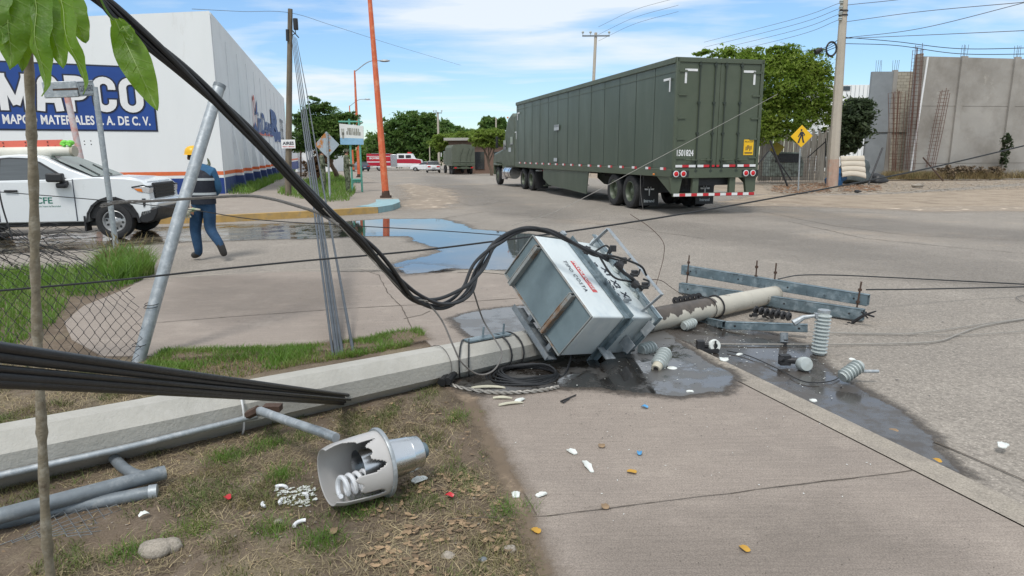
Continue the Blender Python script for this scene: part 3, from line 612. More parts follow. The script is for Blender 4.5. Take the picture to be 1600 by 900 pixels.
# ------------------------------------------------------------------ the white warehouse
Cb = G(352, 303, .15); Fd = Vector((-.91, -.415, 0)).normalized(); nF = Vector((-Fd.y, Fd.x, 0))     # towards the left of the front
if nF.y > 0: nF = -nF
nS = Vector((DIRV.y, -DIRV.x, 0))
zc_ = P(312, 17, Cb.y).z
q = onplane(120, 26, Cb, nF); sl = (q-Cb).dot(Fd); zl = q.z
LF, WT = 42, .3
zL = zc_+(zl-zc_)/sl*LF
z0 = -.1; bz = lambda px, py: onplane(px, py, Cb, nF).z
zs = [bz(300, 278.5), bz(300, 274), bz(300, 268)]      # blue top, white gap, orange band
qe = onplane(447, 200, Cb, nS); LS = (qe-Cb).dot(DIRV)
wh = thing('warehouse', 'big white warehouse with a blue painted base, red stripe and company sign on its front', 'building', Cb+Vector((0, 0, -.15)))
b = MB(); quad = lambda o_, d_, l_, za, zb, nn=0: quadpoly(b, [o_+UP*(za-o_.z), o_+d_*l_+UP*(za-o_.z), o_+d_*l_+UP*(zb-o_.z), o_+UP*(zb-o_.z)])
ft = [Cb+UP*(z0-.15), Cb+Fd*LF+UP*(z0-.15), Cb+Fd*LF+UP*(zL-.15), Cb+UP*(zc_-.15)]
b.prism([(0, -.4), (LF, -.4), (LF, zL-Cb.z), (0, zc_-Cb.z)], 0, -WT, frame(Cb, Fd, nF)@Matrix.Rotation(0, 4, 'X'))
b.v = []; b.f = []; b.m = []
def wallprism(bb, o_, d_, inward, poly, th):        # poly in (along, z absolute)
    A = [o_+d_*p[0]+UP*(p[1]-o_.z) for p in poly]; Bq = [a+inward*th for a in A]; n_ = len(A)
    bb.add(A+Bq, [tuple(range(n_)), tuple(range(2*n_-1, n_-1, -1))]+[(i, (i+1) % n_, n_+(i+1) % n_, n_+i) for i in range(n_)])
wallprism(b, Cb, Fd, -nF, [(0, z0), (LF, z0), (LF, zL), (0, zc_)], WT)
b.build('front_wall', M['white_wall'], wh)
for nm, za, zb, m_ in (('blue_base', z0, zs[0], 'blue_paint'), ('painted_stripe', zs[1], zs[2], 'orange_paint')):
    b = MB(); wallprism(b, Cb+nF*.004, Fd, -nF, [(-.004, za), (LF, za), (LF, zb), (-.004, zb)], .003); b.build(nm, M[m_], wh)
b = MB(); sw = Cb+DIRV*WT-nS*.002; bs = MB(); bb_ = MB(); bo = MB()
wallprism(b, sw, DIRV, -nS, [(0, z0), (LS-WT, z0), (LS-WT, zc_), (0, zc_)], WT)
wallprism(bb_, sw+nS*.004, DIRV, -nS, [(0, z0), (LS-WT, z0), (LS-WT, zs[0]), (0, zs[0])], .003)
wallprism(bo, sw+nS*.004, DIRV, -nS, [(0, zs[1]), (LS-WT, zs[1]), (LS-WT, zs[2]), (0, zs[2])], .003)
s_ = 3.2
while s_ < LS-1:                                    # pilasters
    for bq, za, zb, g_ in ((b, z0, zc_-.6, 0), (bb_, z0, zs[0], .004), (bo, zs[1], zs[2], .004)):
        dp = lambda z: (.42*max(0, 1-(z-z0)/3.4)**1.3+.03)+g_
        zz = [za+(zb-za)*k/10 for k in range(11)] if g_ == 0 else [za, zb]
        for za_, zb_ in zip(zz[:-1], zz[1:]):
            A_ = []
            for (z, dd) in ((za_, dp(za_)), (zb_, dp(zb_))): A_ += [sw+DIRV*(s_-g_)+UP*(z-sw.z), sw+DIRV*(s_-g_)+nS*dd+UP*(z-sw.z), sw+DIRV*(s_+.42+g_)+nS*dd+UP*(z-sw.z), sw+DIRV*(s_+.42+g_)+UP*(z-sw.z)]
            bq.add(A_, [(0, 1, 5, 4), (1, 2, 6, 5), (2, 3, 7, 6)])
    s_ += 3.6
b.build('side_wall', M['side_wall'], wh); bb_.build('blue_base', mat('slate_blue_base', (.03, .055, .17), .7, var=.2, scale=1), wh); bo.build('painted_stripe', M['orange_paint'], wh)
b = MB(); b.add([Cb+UP*(zc_-Cb.z-.3)-nS*.1-nF*.1, Cb+DIRV*LS+UP*(zc_-Cb.z-.3), Cb+DIRV*LS+Fd*LF+UP*(zL-Cb.z-.3), Cb+Fd*LF+UP*(zL-Cb.z-.3)], [(0, 1, 2, 3)]); b.build('roof', M['white_wall'], wh)
b = MB(); wallprism(b, Cb+DIRV*LS-DIRV*.001, Fd, -DIRV, [(.3, z0), (LF, z0), (LF, zL-.4), (.3, zc_-.4)], WT); b.build('back_wall', M['side_wall'], wh)
# front sign
sR = -Fd
def fp(px, py): return onplane(px, py, Cb, nF)
tr, br, tl, bl = fp(241, 108), fp(237.5, 203), fp(-3, 97), fp(-3, 201)
za, zb = (br.z+bl.z)/2, (tr.z+tl.z)/2; s0 = (bl-Cb).dot(sR); s1 = ((br+tr)/2-Cb).dot(sR); Ws, Hs = s1-s0, zb-za
O = Cb+sR*s0+UP*(za-Cb.z)+nF*.01
b = MB(); b.box((Ws/2, Hs/2, 0), (Ws+.12, Hs+.12, .01), Matrix((sR, UP, nF)).transposed().to_4x4()@Matrix.Identity(4)); b.v = [tuple(Vector(v)+O) for v in b.v]
sg = b.build('sign_panel', M['dark_outline'], wh)
b = MB(); b.box((Ws/2, Hs/2, .009), (Ws, Hs, .01), Matrix((sR, UP, nF)).transposed().to_4x4()); b.v = [tuple(Vector(v)+O) for v in b.v]
b.build('sign_field', M['sign_blue'], sg)
def P2(u, v, d=0): return O+sR*(u*Ws)+UP*(v*Hs)+nF*d
def stroke_letters(x0, y0, w, h, gap, extra, name, m, d0):
    # heavy rounded block capitals drawn as thick strokes: M A P C O
    ws = dict(M=1.3, A=1.12, P=1.0, C=1.0, O=1.05); tot = sum(ws.values()); u = (w-4*gap)/tot; x = x0; b = MB(); lay = [0]
    def st(pts, t, closed=False):
        pts = [Vector((p[0], p[1], 0)) for p in pts]; t = t/2+extra; n_ = len(pts); dd = d0+lay[0]*.0012; lay[0] += 1
        A = []
        for i, p in enumerate(pts):
            a = pts[(i-1) % n_] if (closed or i) else p; c = pts[(i+1) % n_] if (closed or i < n_-1) else p; tg_ = (c-a).normalized(); q = p.copy()
            if not closed and i == 0: q = p-tg_*extra
            if not closed and i == n_-1: q = p+tg_*extra
            nn_ = Vector((-tg_.y, tg_.x, 0)); A += [q+nn_*t, q-nn_*t]
        vs = [O+sR*v.x+UP*v.y+nF*dd for v in A]; k = n_ if closed else n_-1
        b.add(vs, [(2*i, 2*i+1, (2*i+3) % (2*n_), (2*i+2) % (2*n_)) for i in range(k)])
    def arc(cx_, cy_, rx, ry, a0, a1, n_=10): return [(cx_+rx*math.cos(R(a0+(a1-a0)*i/n_)), cy_+ry*math.sin(R(a0+(a1-a0)*i/n_))) for i in range(n_+1)]
    T_ = u*.33; hT = T_/2
    W_ = ws['M']*u; st([(x+hT, y0), (x+hT, y0+h)], T_); st([(x+W_-hT, y0), (x+W_-hT, y0+h)], T_); st([(x+hT, y0+h-hT*.8), (x+W_/2, y0+h*.16)], T_*.9); st([(x+W_-hT, y0+h-hT*.8), (x+W_/2, y0+h*.16)], T_*.9); x += W_+gap
    W_ = ws['A']*u; st([(x+hT, y0), (x+hT+W_*.12, y0+h*.7)]+arc(x+W_/2, y0+h*.72, W_*.24, h*.28-hT, 170, 10)+[(x+W_-hT-W_*.12, y0+h*.7), (x+W_-hT, y0)], T_); st([(x+T_, y0+h*.3), (x+W_-T_, y0+h*.3)], T_*.7); x += W_+gap
    W_ = ws['P']*u; st([(x+hT, y0), (x+hT, y0+h)], T_); st([(x+hT, y0+h-hT), (x+W_*.5, y0+h-hT)]+arc(x+W_*.5, y0+h*.66, W_*.5-hT, h*.34-hT, 90, -90)[1:]+[(x+hT, y0+h*.32+hT)], T_); x += W_+gap
    W_ = ws['C']*u; r_ = W_*.5-hT; st([(x+W_-hT, y0+h*.64)]+arc(x+W_/2, y0+h-hT-r_, r_, r_, 0, 180)+arc(x+W_/2, y0+hT+r_, r_, r_, 180, 360)+[(x+W_-hT, y0+h*.36)], T_); x += W_+gap
    W_ = ws['O']*u; r_ = W_*.5-hT; st(arc(x+W_/2, y0+h-hT-r_, r_, r_, 0, 180)+arc(x+W_/2, y0+hT+r_, r_, r_, 180, 360), T_, True)
    b.build(name, m, sg)
stroke_letters(Ws*.035, Hs*.28, Ws*.9, Hs*.56, Ws*.022, .055, 'lettering_outline', M['dark_outline'], .016)
stroke_letters(Ws*.035, Hs*.28, Ws*.9, Hs*.56, Ws*.022, 0, 'lettering', M['white_paint'], .034)
text_fit('MAPCO MATERIALES S. A. DE C. V.', P2(.035, .07, .019), sR, UP, Ws*.93, Hs*.15, 'lettering', M['white_paint'], sg, bold=.03, spacing=1.05)
# side lettering
def sp(px, py): return onplane(px, py, Cb, nS)+nS*.06
def sfit(txt, x0, y0, x1, y1, m, bold=0, shear=0):
    a = sp(x0, y1); c = sp(x1, y0); c2 = sp(x0, y0); w_ = (c-a).dot(DIRV); h_ = c2.z-a.z
    text_fit(txt, a, DIRV, UP, w_, h_, 'lettering', m, wh, bold=bold, shear=shear)
M['faded_blue'] = mat('faded_blue_lettering', (.03, .075, .24), .6, var=.3); M['faded_red'] = mat('faded_red_lettering', (.55, .12, .08), .6, var=.2)
sfit('inDever', 402, 173, 423, 208, M['faded_blue'], .03, .2)
sfit('R', 424, 172, 433, 212, M['faded_blue'], .06)
b = MB(); a, c, d, e = sp(426, 206), sp(437, 206), sp(438, 222), sp(427.5, 221); quadpoly(b, [a, c, d, e]); a, c, d, e = sp(401, 206), sp(425, 210), sp(425, 213.5), sp(401, 210.5); b.build('painted_block', M['faded_blue'], wh)
b = MB(); quadpoly(b, [a, c, d, e]); cc = sp(397, 186); tt = []
for i in range(25):
    q_ = 2*math.pi*i/24; rr_ = 1.35; tt.append((math.cos(q_)*.75, math.sin(q_)*rr_))
for i in range(24):
    (x0, y0), (x1, y1) = tt[i], tt[i+1]; quadpoly(b, [cc+DIRV*x0+UP*y0, cc+DIRV*x1+UP*y1, cc+DIRV*x1*.75+UP*y1*.8, cc+DIRV*x0*.75+UP*y0*.8])
b.build('painted_emblem', M['faded_red'], wh)
b = MB()
quadpoly(b, [sp(397.6, 214), sp(395, 200), sp(397.2, 190), sp(401.5, 203)]); quadpoly(b, [sp(397, 180), sp(399.6, 155), sp(400.6, 178)])
b.build('painted_emblem', M['faded_blue'], wh)
sfit('INTERIORES', 438, 186, 440.5, 218, M['dark_outline'], .0)
# lower yard wall going on behind the timber pole
b = MB(); o_ = Cb+DIRV*(LS+.05)-nS*.3; zt = 2.7; wallprism(b, o_, DIRV, -nS, [(0, z0), (30, z0), (30, zt), (0, zt)], .25)
yw = thing('yard_wall', 'low white yard wall with blue base running on behind the warehouse', 'wall', o_*1)
b.build('wall', M['side_wall'], yw); b = MB(); wallprism(b, o_+nS*.004, DIRV, -nS, [(0, z0), (30, z0), (30, .9), (0, .9)], .003); b.build('blue_base', M['blue_paint'], yw)
b = MB(); wallprism(b, o_+nS*.004, DIRV, -nS, [(0, 1.05), (30, 1.05), (30, 1.25), (0, 1.25)], .003); b.build('painted_stripe', M['orange_paint'], yw)
# ------------------------------------------------------------------ trees
def leafmat(name, c1, c2, isl=.45): return translucent(mat(name, c1, .55, var=.3, scale=.8, island=isl, col2=c2, c2amt=(.42, .62), c2scale=.55, spec=.35), tuple(k*2.2 for k in c1), .4)
M['leaf_a'] = leafmat('bright_leaves', (.13, .2, .028), (.22, .27, .045))
M['leaf_b'] = leafmat('deep_leaves', (.075, .14, .035), (.13, .19, .045))
M['leaf_c'] = leafmat('dark_leaves', (.045, .065, .03), (.075, .1, .045))
M['leaf_d'] = leafmat('trimmed_leaves', (.13, .19, .03), (.19, .24, .05))
M['leaf_dead'] = leafmat('dead_leaves', (.13, .075, .04), (.09, .06, .035))
def crown(name, blobs, n, size, m, parent, shell=.55, thin=0, flat=1.0, loc=(0, 0, 0)):
    """blobs: (x,y,z, rx,ry,rz); leaves in twig clumps through each blob"""
    vol = np.array([b_[3]*b_[4]*b_[5] for b_ in blobs])**.7; vol /= vol.sum(); P_ = []
    for b_, v in zip(blobs, vol):
        k = int(n*v)+4; nc = max(3, k//26); d = rng.normal(size=(nc, 3)); d /= np.linalg.norm(d, axis=1)[:, None]; r = (shell+(1-shell)*rng.random(nc)**.6)[:, None]*rng.uniform(.72, 1.26, (nc, 1))
        cl = d*r; idx = rng.integers(0, nc, k); off = rng.normal(0, 1, (k, 3))*.11*rng.uniform(.5, 1.8, (nc, 1))[idx]; off[:, 2] *= .6*flat
        p = (cl[idx]+off)*np.array(b_[3:6])+np.array(b_[:3]); P_.append(p)
    p = np.concatenate(P_)
    if thin: p = p[rng.random(len(p)) > thin]
    k = len(p); nrm = rng.normal(size=(k, 3))+np.array([0, 0, 1.0]); nrm /= np.linalg.norm(nrm, axis=1)[:, None]
    a = np.cross(nrm, rng.normal(size=(k, 3))); a /= np.linalg.norm(a, axis=1)[:, None]; bb = np.cross(nrm, a)
    s = size*rng.uniform(.6, 1.35, (k, 1)); fold = nrm*s*.25
    V = np.stack([p-a*s, p+bb*s*.45+fold*.3, p+a*s-fold, p-bb*s*.45+fold*.3], 1).reshape(-1, 3)
    F = np.arange(4*k).reshape(k, 4)
    me = bpy.data.meshes.new(name); off = Vector(rootloc(parent)) if parent else Vector((0, 0, 0)); V = V-np.array(off)
    me.from_pydata(V.tolist(), [], F.tolist()); me.materials.append(m)
    o = bpy.data.objects.new(name, me); COL.objects.link(o); o.parent = parent
    return o
def tree(name, label, cat, base, blobs, n, size, m, trunk=None, tr=.15, group=None, thin=0, shell=.5, nl=6):
    t = thing(name, label, cat, base, group=group); base = Vector(base)
    crown('crown', blobs, n, size, m, t, thin=thin, shell=shell)
    b = MB(); cen = Vector(blobs[0][:3]); top = Vector((base.x*.4+cen.x*.6, base.y*.4+cen.y*.6, base.z+(cen.z-base.z)*.62))
    fork = base.lerp(top, .55)+Vector((random.uniform(-.1, .1), 0, 0))
    b.tube(catmull([base-UP*.1, base.lerp(fork, .5)+Vector((tr*.5, 0, 0)), fork, top], 4), [tr*(1.3-.06*i) for i in range(13)], 8)
    for i in range(nl):
        bl_ = blobs[i % len(blobs)]; q_ = Vector(bl_[:3])+Vector([random.uniform(-.5, .5)*k for k in bl_[3:6]])
        s0_ = base.lerp(top, random.uniform(.5, .95)); md = s0_.lerp(q_, .5)+UP*random.uniform(-.1, .25)
        b.tube(catmull([s0_, md, q_], 4), [tr*(.55-.05*k) for k in range(9)], 6)
        for k in range(2):
            q2 = q_+Vector([random.uniform(-.6, .6)*w_ for w_ in bl_[3:6]]); b.tube([md, q2], [tr*.25, tr*.07], 5)
    b.build('trunk', M['trunk'], t, smooth=True)
    return t
def blobs_px(lst, Y, dy=.8):        # px circle (x, y, rx, ry[, rel depth]) at distance Y
    out = []
    for q in lst:
        x, y, rx, ry = q[:4]; yy = Y+(q[4] if len(q) > 4 else 0); c = P(x, y, yy); s = yy/FPX*1.0
        out.append((c.x, c.y, c.z, rx*s, (rx+ry)/2*s*dy, ry*s))
    return out
# tree behind the trailer, right
tree('street_tree', 'large bright green tree standing right of the olive trailer', 'tree', G(1215, 282, 0)+Vector((0, 3, 0)),
     blobs_px([(1205, 130, 62, 45), (1150, 110, 50, 30), (1240, 100, 42, 24), (1262, 145, 40, 32), (1225, 185, 46, 32), (1190, 200, 36, 26, -.5), (1270, 112, 28, 18), (1155, 88, 30, 12), (1215, 82, 26, 10), (1285, 175, 20, 22), (1175, 78, 14, 6), (1236, 80, 12, 6), (1290, 120, 14, 8), (1105, 84, 18, 6)], 37), 36000, .1, M['leaf_a'], tr=.22, shell=.45)
tree('dark_tree', 'dark green tree behind the right utility pole, beside the concrete shell', 'tree', G(1332, 270, 0)+Vector((0, 10, 0)),
     blobs_px([(1330, 190, 30, 34), (1318, 215, 26, 24), (1345, 180, 16, 26), (1300, 225, 26, 20)], 44), 11000, .16, M['leaf_c'], tr=.2)
tree('pavement_tree', 'spreading tree on the far pavement behind the diamond sign', 'tree', G(508, 283, .15)+Vector((0, 3, 0)),
     blobs_px([(505, 205, 38, 26), (480, 190, 26, 16), (500, 168, 22, 9), (530, 195, 28, 14), (545, 182, 18, 7), (472, 222, 20, 16), (535, 222, 26, 14), (488, 156, 10, 5), (515, 235, 25, 12)], 36), 20000, .095, M['leaf_b'], tr=.14, shell=.4, nl=9)
tree('dry_shrub', 'dry brown shrub beside the soldier under the pavement tree', 'shrub', G(494, 285, .15)+Vector((0, 1, 0)), blobs_px([(490, 262, 13, 16), (500, 250, 12, 12)], 33.5), 2500, .09, M['leaf_dead'], tr=.04, shell=.2)
bt = [((600, 232, 26, 24), (640, 205, 36, 26), (672, 222, 34, 30), (622, 235, 26, 24), (700, 222, 22, 24), (655, 185, 24, 12), (650, 240, 40, 18), (690, 200, 16, 14), (715, 215, 18, 16))]
tree('shade_tree', 'huge round green tree at the end of the street behind the fire engine', 'tree', P(655, 262, 128)+Vector((0, 0, -.5)), blobs_px(bt[0], 128), 26000, .42, M['leaf_b'], tr=.5, group='trees at the end of the street')
for lb, px, bl_, Y_, m_ in (('pale green tree at the far end left of the orange pole', (578, 258), [(575, 238, 16, 16), (588, 228, 14, 16), (560, 245, 14, 12)], 150, 'leaf_a'),
                        ('low tree crowns rising beyond the trimmed hedge trees', (728, 250), [(720, 222, 22, 20), (742, 215, 18, 13), (700, 210, 12, 16)], 135, 'leaf_b'),
                        ('tree with an open top beside the tractor cab roof', (772, 250), [(770, 205, 18, 16), (765, 192, 12, 8), (782, 196, 10, 9), (758, 212, 12, 10)], 105, 'leaf_b')):
    tree('background_tree', lb, 'tree', G(*px)*1+Vector((0, 0, 0)) if False else P(px[0], px[1], Y_), blobs_px(bl_, Y_), 8000, .4, M[m_], tr=.25, group='trees at the end of the street')
# clipped flat-topped trees over the house front
for i, (x, w_, lb) in enumerate(((700, 24, 'flat clipped tree farthest along the row behind the canvas lorry'), (732, 26, 'flat clipped tree directly above the canvas lorry'), (764, 26, 'flat clipped tree nearest the tractor cab'))):
    Yq = (86, 82, 67)[i]; bl_ = blobs_px([(x-10, 222-i*2, w_*.7, 12), (x+12, 221-i*2, w_*.7, 13), (x, 216-i*2, w_*.8, 8)], Yq, dy=1.1)
    g_ = G(x+4, 268, .1); g_ = Vector((P(x+4, 240, Yq).x, Yq, gz(0, Yq)))
    tree('clipped_tree', lb, 'tree', g_, bl_, 9000, .17, M['leaf_d'], tr=.13, group='clipped flat-topped trees along the far kerb', shell=.3, nl=5)
# house behind them
hs_ = P(768, 240, 80); ho = Vector((hs_.x, 80, gz(0, 80)))
M['brick_brown'] = mat('brown_stucco', (.2, .13, .1), .9, var=.15, scale=.8)
hu = thing('brown_house', 'brown single storey house behind the clipped trees', 'house', ho)
b = MB(); b.box((ho.x+6, ho.y+4, ho.z+1.9), (22, 8, 3.8)); b.build('wall', M['brick_brown'], hu)
b = MB(); b.box((ho.x+6, ho.y+3.8, ho.z+3.95), (23, 9, .3)); b.build('roof', M['concrete_pole'], hu)
for k in range(6):
    b = MB(); b.box((ho.x-3.6+k*2.2, ho.y-.03, ho.z+1.5), (1.1, .1, 2.0)); w_ = b.build('window', M['glass_dark'], hu)
    b = MB()
    for j in range(6): b.box((ho.x-4.1+k*2.2+j*.2, ho.y-.12, ho.z+1.5), (.035, .035, 2.0))
    b.build('grille', M['darkmetal'], w_)
# house row left far (pale wall under pavement tree)
b = MB(); o_ = P(540, 250, 95); o_.z = gz(0, 95); b.box((o_.x-8, 95, o_.z+1.9), (14, 6, 3.8)); b.box((o_.x-8, 94.9, o_.z+3.9), (15, 7, .3))
tag(b.build('pale_house', M['white_wall']), 'pale low building far along the left pavement', 'house')
# far white building, right
o_ = P(1322, 240, 75); b = MB(); zt = P(1322, 128, 75).z; b.box((o_.x+2, 78, zt/2-.3), (10, 6, zt)); wb = tag(thing('white_building', 'white metal-clad building far behind the dark tree', 'building', (o_.x, 75, gz(0, 75)))) 
b.build('wall', M['white_wall'], wb); b = MB(); b.box((P(1320, 140, 75).x, 74.96, P(1320, 138, 75).z), (1.1, .06, .45)); b.build('window', M['glass_dark'], wb)
b = MB()
for k in range(22): b.box((o_.x-2.8+k*.45, 74.98, zt/2-.3), (.03, .04, zt-.1))
b.build('cladding_rib', M['galv'], wb)
# ------------------------------------------------------------------ concrete shell of a building, right
M['block_grey'] = mat('grey_render', (.345, .325, .298), .9, var=.12, scale=.6, bump=.3, bscale=8, col2=(.24, .22, .195), c2amt=(.45, .66), c2scale=.35, col3=(.46, .43, .38), c3amt=(.6, .75), c3scale=.8, coords='World')
M['block_blue'] = mat('bluish_render', (.255, .275, .29), .9, var=.12, scale=1.5, bump=.3, bscale=8, coords='World')
def brickmat():
    m, n, l, b = newmat('pale_blockwork'); t = n.new('ShaderNodeTexCoord'); mp = n.new('ShaderNodeMapping'); mp.inputs['Rotation'].default_value = (R(90), 0, 0); l.new(t.outputs['Object'], mp.inputs[0])
    k = n.new('ShaderNodeTexBrick'); l.new(mp.outputs[0], k.inputs[0]); k.inputs['Color1'].default_value = (.46, .42, .34, 1); k.inputs['Color2'].default_value = (.37, .34, .28, 1); k.inputs['Mortar'].default_value = (.17, .155, .13, 1)
    k.inputs['Scale'].default_value = 1; k.inputs['Brick Width'].default_value = .4; k.inputs['Row Height'].default_value = .2; k.inputs['Mortar Size'].default_value = .012; l.new(k.outputs[0], b.inputs['Base Color']); b.inputs['Roughness'].default_value = .95; return m
M['blockwork'] = brickmat()
gB = G(1424, 281); YB = gB.y; kx = lambda px, Y, py=240: P(px, py, Y).x
sb_ = thing('concrete_shell', 'unfinished grey concrete building shell with rust-red rebar columns', 'building', gB)
ztB = P(1440, 88, YB).z; xB0 = P(1432, 200, YB).x
BW = Vector((1, .12, 0)).normalized(); BN = Vector((BW.y, -BW.x, 0)); o_ = Vector((xB0, YB, 0))
b = MB(); wallprism(b, o_, BW, -BN, [(0, -.3), (20, -.3), (20, ztB-.2), (0, ztB)], .2)
b.box((o_.x-.1, o_.y+.4, ztB/2), (.2, .6, ztB+.4)); b.build('wall', M['block_grey'], sb_)
for px in (1490, 1572):
    s_ = (onplane(px, 180, o_, BN)-o_).dot(BW); b = MB(); wallprism(b, o_+BN*.16, BW, -BN, [(s_, -.3), (s_+.42, -.3), (s_+.42, ztB+.03), (s_, ztB+.03)], .16); b.build('column', M['block_grey'], sb_)
    b = MB(); c_ = o_+BW*(s_+.21)
    for i in range(4):
        q_ = c_+BW*(.13*(1 if i % 2 else -1))-BN*(.1*(1 if i > 1 else -1)); b.tube([q_+UP*ztB, q_+UP*(ztB+.75)+BW*random.uniform(-.05, .05)], .012, 5)
    for i in range(3): b.tube([c_+BW*.14+UP*(ztB+.2+i*.2), c_-BW*.14+UP*(ztB+.2+i*.2)], .006, 4)
    b.build('rebar_stub', M['rust'], sb_)
b = MB(); wallprism(b, o_+BN*.01, BW, -BN, [(.02, ztB*.6), (20, ztB*.6), (20, ztB*.6+.012), (.02, ztB*.6+.012)], .01); wallprism(b, o_+BN*.01, BW, -BN, [(.02, .95), (20, .95), (20, .965), (.02, .965)], .01); b.build('formwork_line', M['joint'], sb_)
# left wing: rendered end wall and blockwork return
YA = YB+2.2; xa0, xa1, xa2 = P(1351, 240, YA).x, P(1384, 240, YA).x, P(1446, 240, YA).x; ztA = P(1380, 107, YA).z
aw = thing('block_wing', 'pale blockwork wing with a bluish rendered end, left of the big grey wall', 'building', (xa0, YA, 0))
b = MB(); b.box(((xa0+xa1)/2, YA+.12, ztA/2-.2), (xa1-xa0, .24, ztA)); b.build('rendered_wall', M['block_blue'], aw)
b = MB(); b.box((xa1+.11, YA+.1, ztA/2-.15), (.28, .3, ztA+.1)); b.build('column', M['block_grey'], aw)
b = MB(); b.box(((xa1+.25+xa2)/2, YA+.13, ztA/2-.2), (xa2-xa1-.25, .2, ztA)); b.build('block_wall', M['blockwork'], aw)
b = MB(); b.box(((xa0+xa2)/2, YA+.1, ztA*.42), (xa2-xa0+.02, .34, .012)); b.build('formwork_line', M['joint'], aw)
b = MB()
for cx_ in ((xa0+xa1)/2-.3, xa1+.1):
    for i in range(4):
        q_ = Vector((cx_+(i % 2)*.25-.12, YA+(i//2)*.2, ztA-.2)); b.tube([q_, q_+Vector((random.uniform(-.05, .05), 0, .75))], .012, 5)
b.build('rebar_stub', M['rust'], aw)
M['rebar'] = mat('red_rust_rebar', (.12, .055, .038), .9, var=.3, scale=4)
def rebar(px0, py0, px1, py1, w0, w1, Y, label, n=8, rungs=22, m='rebar'):
    p0, p1 = P(px0, py0, Y), P(px1, py1, Y); s = Y/FPX; b = MB(); L0, L1 = w0*s/2, w1*s/2
    for i in range(n):
        u = (i/(n-1)*2-1); dy = random.choice((-.16, .16)); b.tube([p0+Vector((u*L0, dy, 0)), p0.lerp(p1, .5)+Vector((u*(L0+L1)/2+random.uniform(-.05, .05), dy, 0)), p1+Vector((u*L1, dy*1.1, random.uniform(-.3, .1)))], .017, 5)
    for j in range(rungs):
        t = (j+.5)/rungs; c = p0.lerp(p1, t); h = L0+(L1-L0)*t
        b.tube([c+Vector((-h, -.17, 0)), c+Vector((h, -.17, random.uniform(-.06, .06)))], .01, 4); b.tube([c+Vector((-h, .17, 0)), c+Vector((h, .17, 0))], .01, 4)
    return tag(b.build('rebar_cage', M[m]), label, 'rebar', 'rebar cages in front of the concrete shell')
rebar(1397, 268, 1402, 141, 12, 22, YB-.8, 'rusty rebar bundle fanning out in front of the pale blockwork', 9, 16)
rebar(1421, 265, 1436, 70, 16, 12, YB-.5, 'tallest rusty rebar cage rising above the corner of the grey wall', 8, 34)
rebar(1452, 262, 1476, 140, 12, 12, YB-.9, 'rusty rebar cage leaning on the grey wall right of the white pipe', 5, 22)
b = MB(); b.tube([P(1423, 268, YB-.4), P(1450, 89, YB-.4)], .055, 8); tag(b.build('white_pipe', M['white_paint'], smooth=True), 'thin white drain pipe leaning along the corner of the grey wall', 'pipe')
# weeds and rubble along the wall foot
M['brush'] = mat('dry_brushwood', (.2, .15, .1), .9, var=.3, scale=2, island=.5)
dw = [(kx(1385, YB-2), YB-1.8), (kx(1640, YB), YB-1.6), (kx(1640, YB), YB+.2), (kx(1385, YB), YB)]
blades('dry_weeds', scatter(dw, 7000, lambda x, y: np.clip(vnoise(x, y, .9, 9)*2.6-.7, .05, 1)), .5, .02, M['grass_dry'], -.02, lean=.8, label='tall dry weeds along the foot of the grey wall')
for i, (px_, w_) in enumerate(((1478, 20), (1500, 24), (1530, 22), (1552, 16))):
    tree('dry_bush', ['leftmost', 'second', 'third', 'rightmost'][i]+' dry brown brushwood mound against the foot of the grey wall', 'bush', Vector((P(px_, 240, YB-1).x, YB-1, -.05)), blobs_px([(px_, 268, w_*.8, 9), (px_+8, 272, w_*.6, 7)], YB-1), 1500, .09, M['brush'], tr=.02, shell=.2, group='dry brushwood along the grey wall')
gp = G(1568, 280); tree('wall_shrub', 'slim grey-green bush growing against the grey wall', 'shrub', Vector((P(1568, 240, YB-.5).x, YB-.5, 0)), blobs_px([(1573, 225, 8, 14), (1570, 245, 7, 16), (1576, 215, 6, 8)], YB-.5), 2200, .07, M['leaf_c'], tr=.035, shell=.2, nl=5)
sh = wp([(1190, 296), (1290, 292), (1400, 298), (1600, 284), (1600, 292), (1400, 303), (1250, 303)])
M['leaf_litter'] = mat('rust_brown_litter', (.2, .09, .035), .9, var=.4, scale=3, island=.5)
def litter(name, poly, n, s, m, z, label, dens=None, cat='litter'):
    p = scatter(poly, n, dens); n = len(p); a = rng.uniform(0, 6.3, n); sz = s*rng.uniform(.5, 1.5, n); tl = rng.uniform(-.25, .25, (n, 2)); V = []; h = .16*sz
    for (u, v, w) in ((-1, 0, .1), (-.35, .5, 0), (.45, .4, .25), (1, 0, .6), (.4, -.45, .1), (-.4, -.45, .35)):
        X = (np.cos(a)*u-np.sin(a)*v)*sz; Y_ = (np.sin(a)*u+np.cos(a)*v)*sz; V.append(np.stack([p[:, 0]+X, p[:, 1]+Y_, z+.003+h*w+np.abs(X*tl[:, 0])+np.abs(Y_*tl[:, 1])], 1))
    V = np.stack(V, 1).reshape(-1, 3); k = np.arange(n)*6; F = np.concatenate([np.stack([k, k+1, k+2, k+5], 1), np.stack([k+5, k+2, k+3, k+4], 1)])
    me = bpy.data.meshes.new(name); me.from_pydata(V.tolist(), [], F.tolist()); me.materials.append(m); o = bpy.data.objects.new(name, me); COL.objects.link(o)
    return tag(o, label, cat, None, 'stuff')
litter('leaf_litter', wp([(1208, 290), (1290, 286), (1300, 300), (1250, 303), (1205, 300)]), 1400, .07, M['leaf_litter'], 0, 'rust-brown leaf litter round the foot of the sign post and utility pole')
litter('leaf_litter', wp([(1310, 288), (1375, 290), (1378, 299), (1310, 300)]), 700, .07, M['leaf_litter'], 0, 'rust-brown leaf litter right of the utility pole')
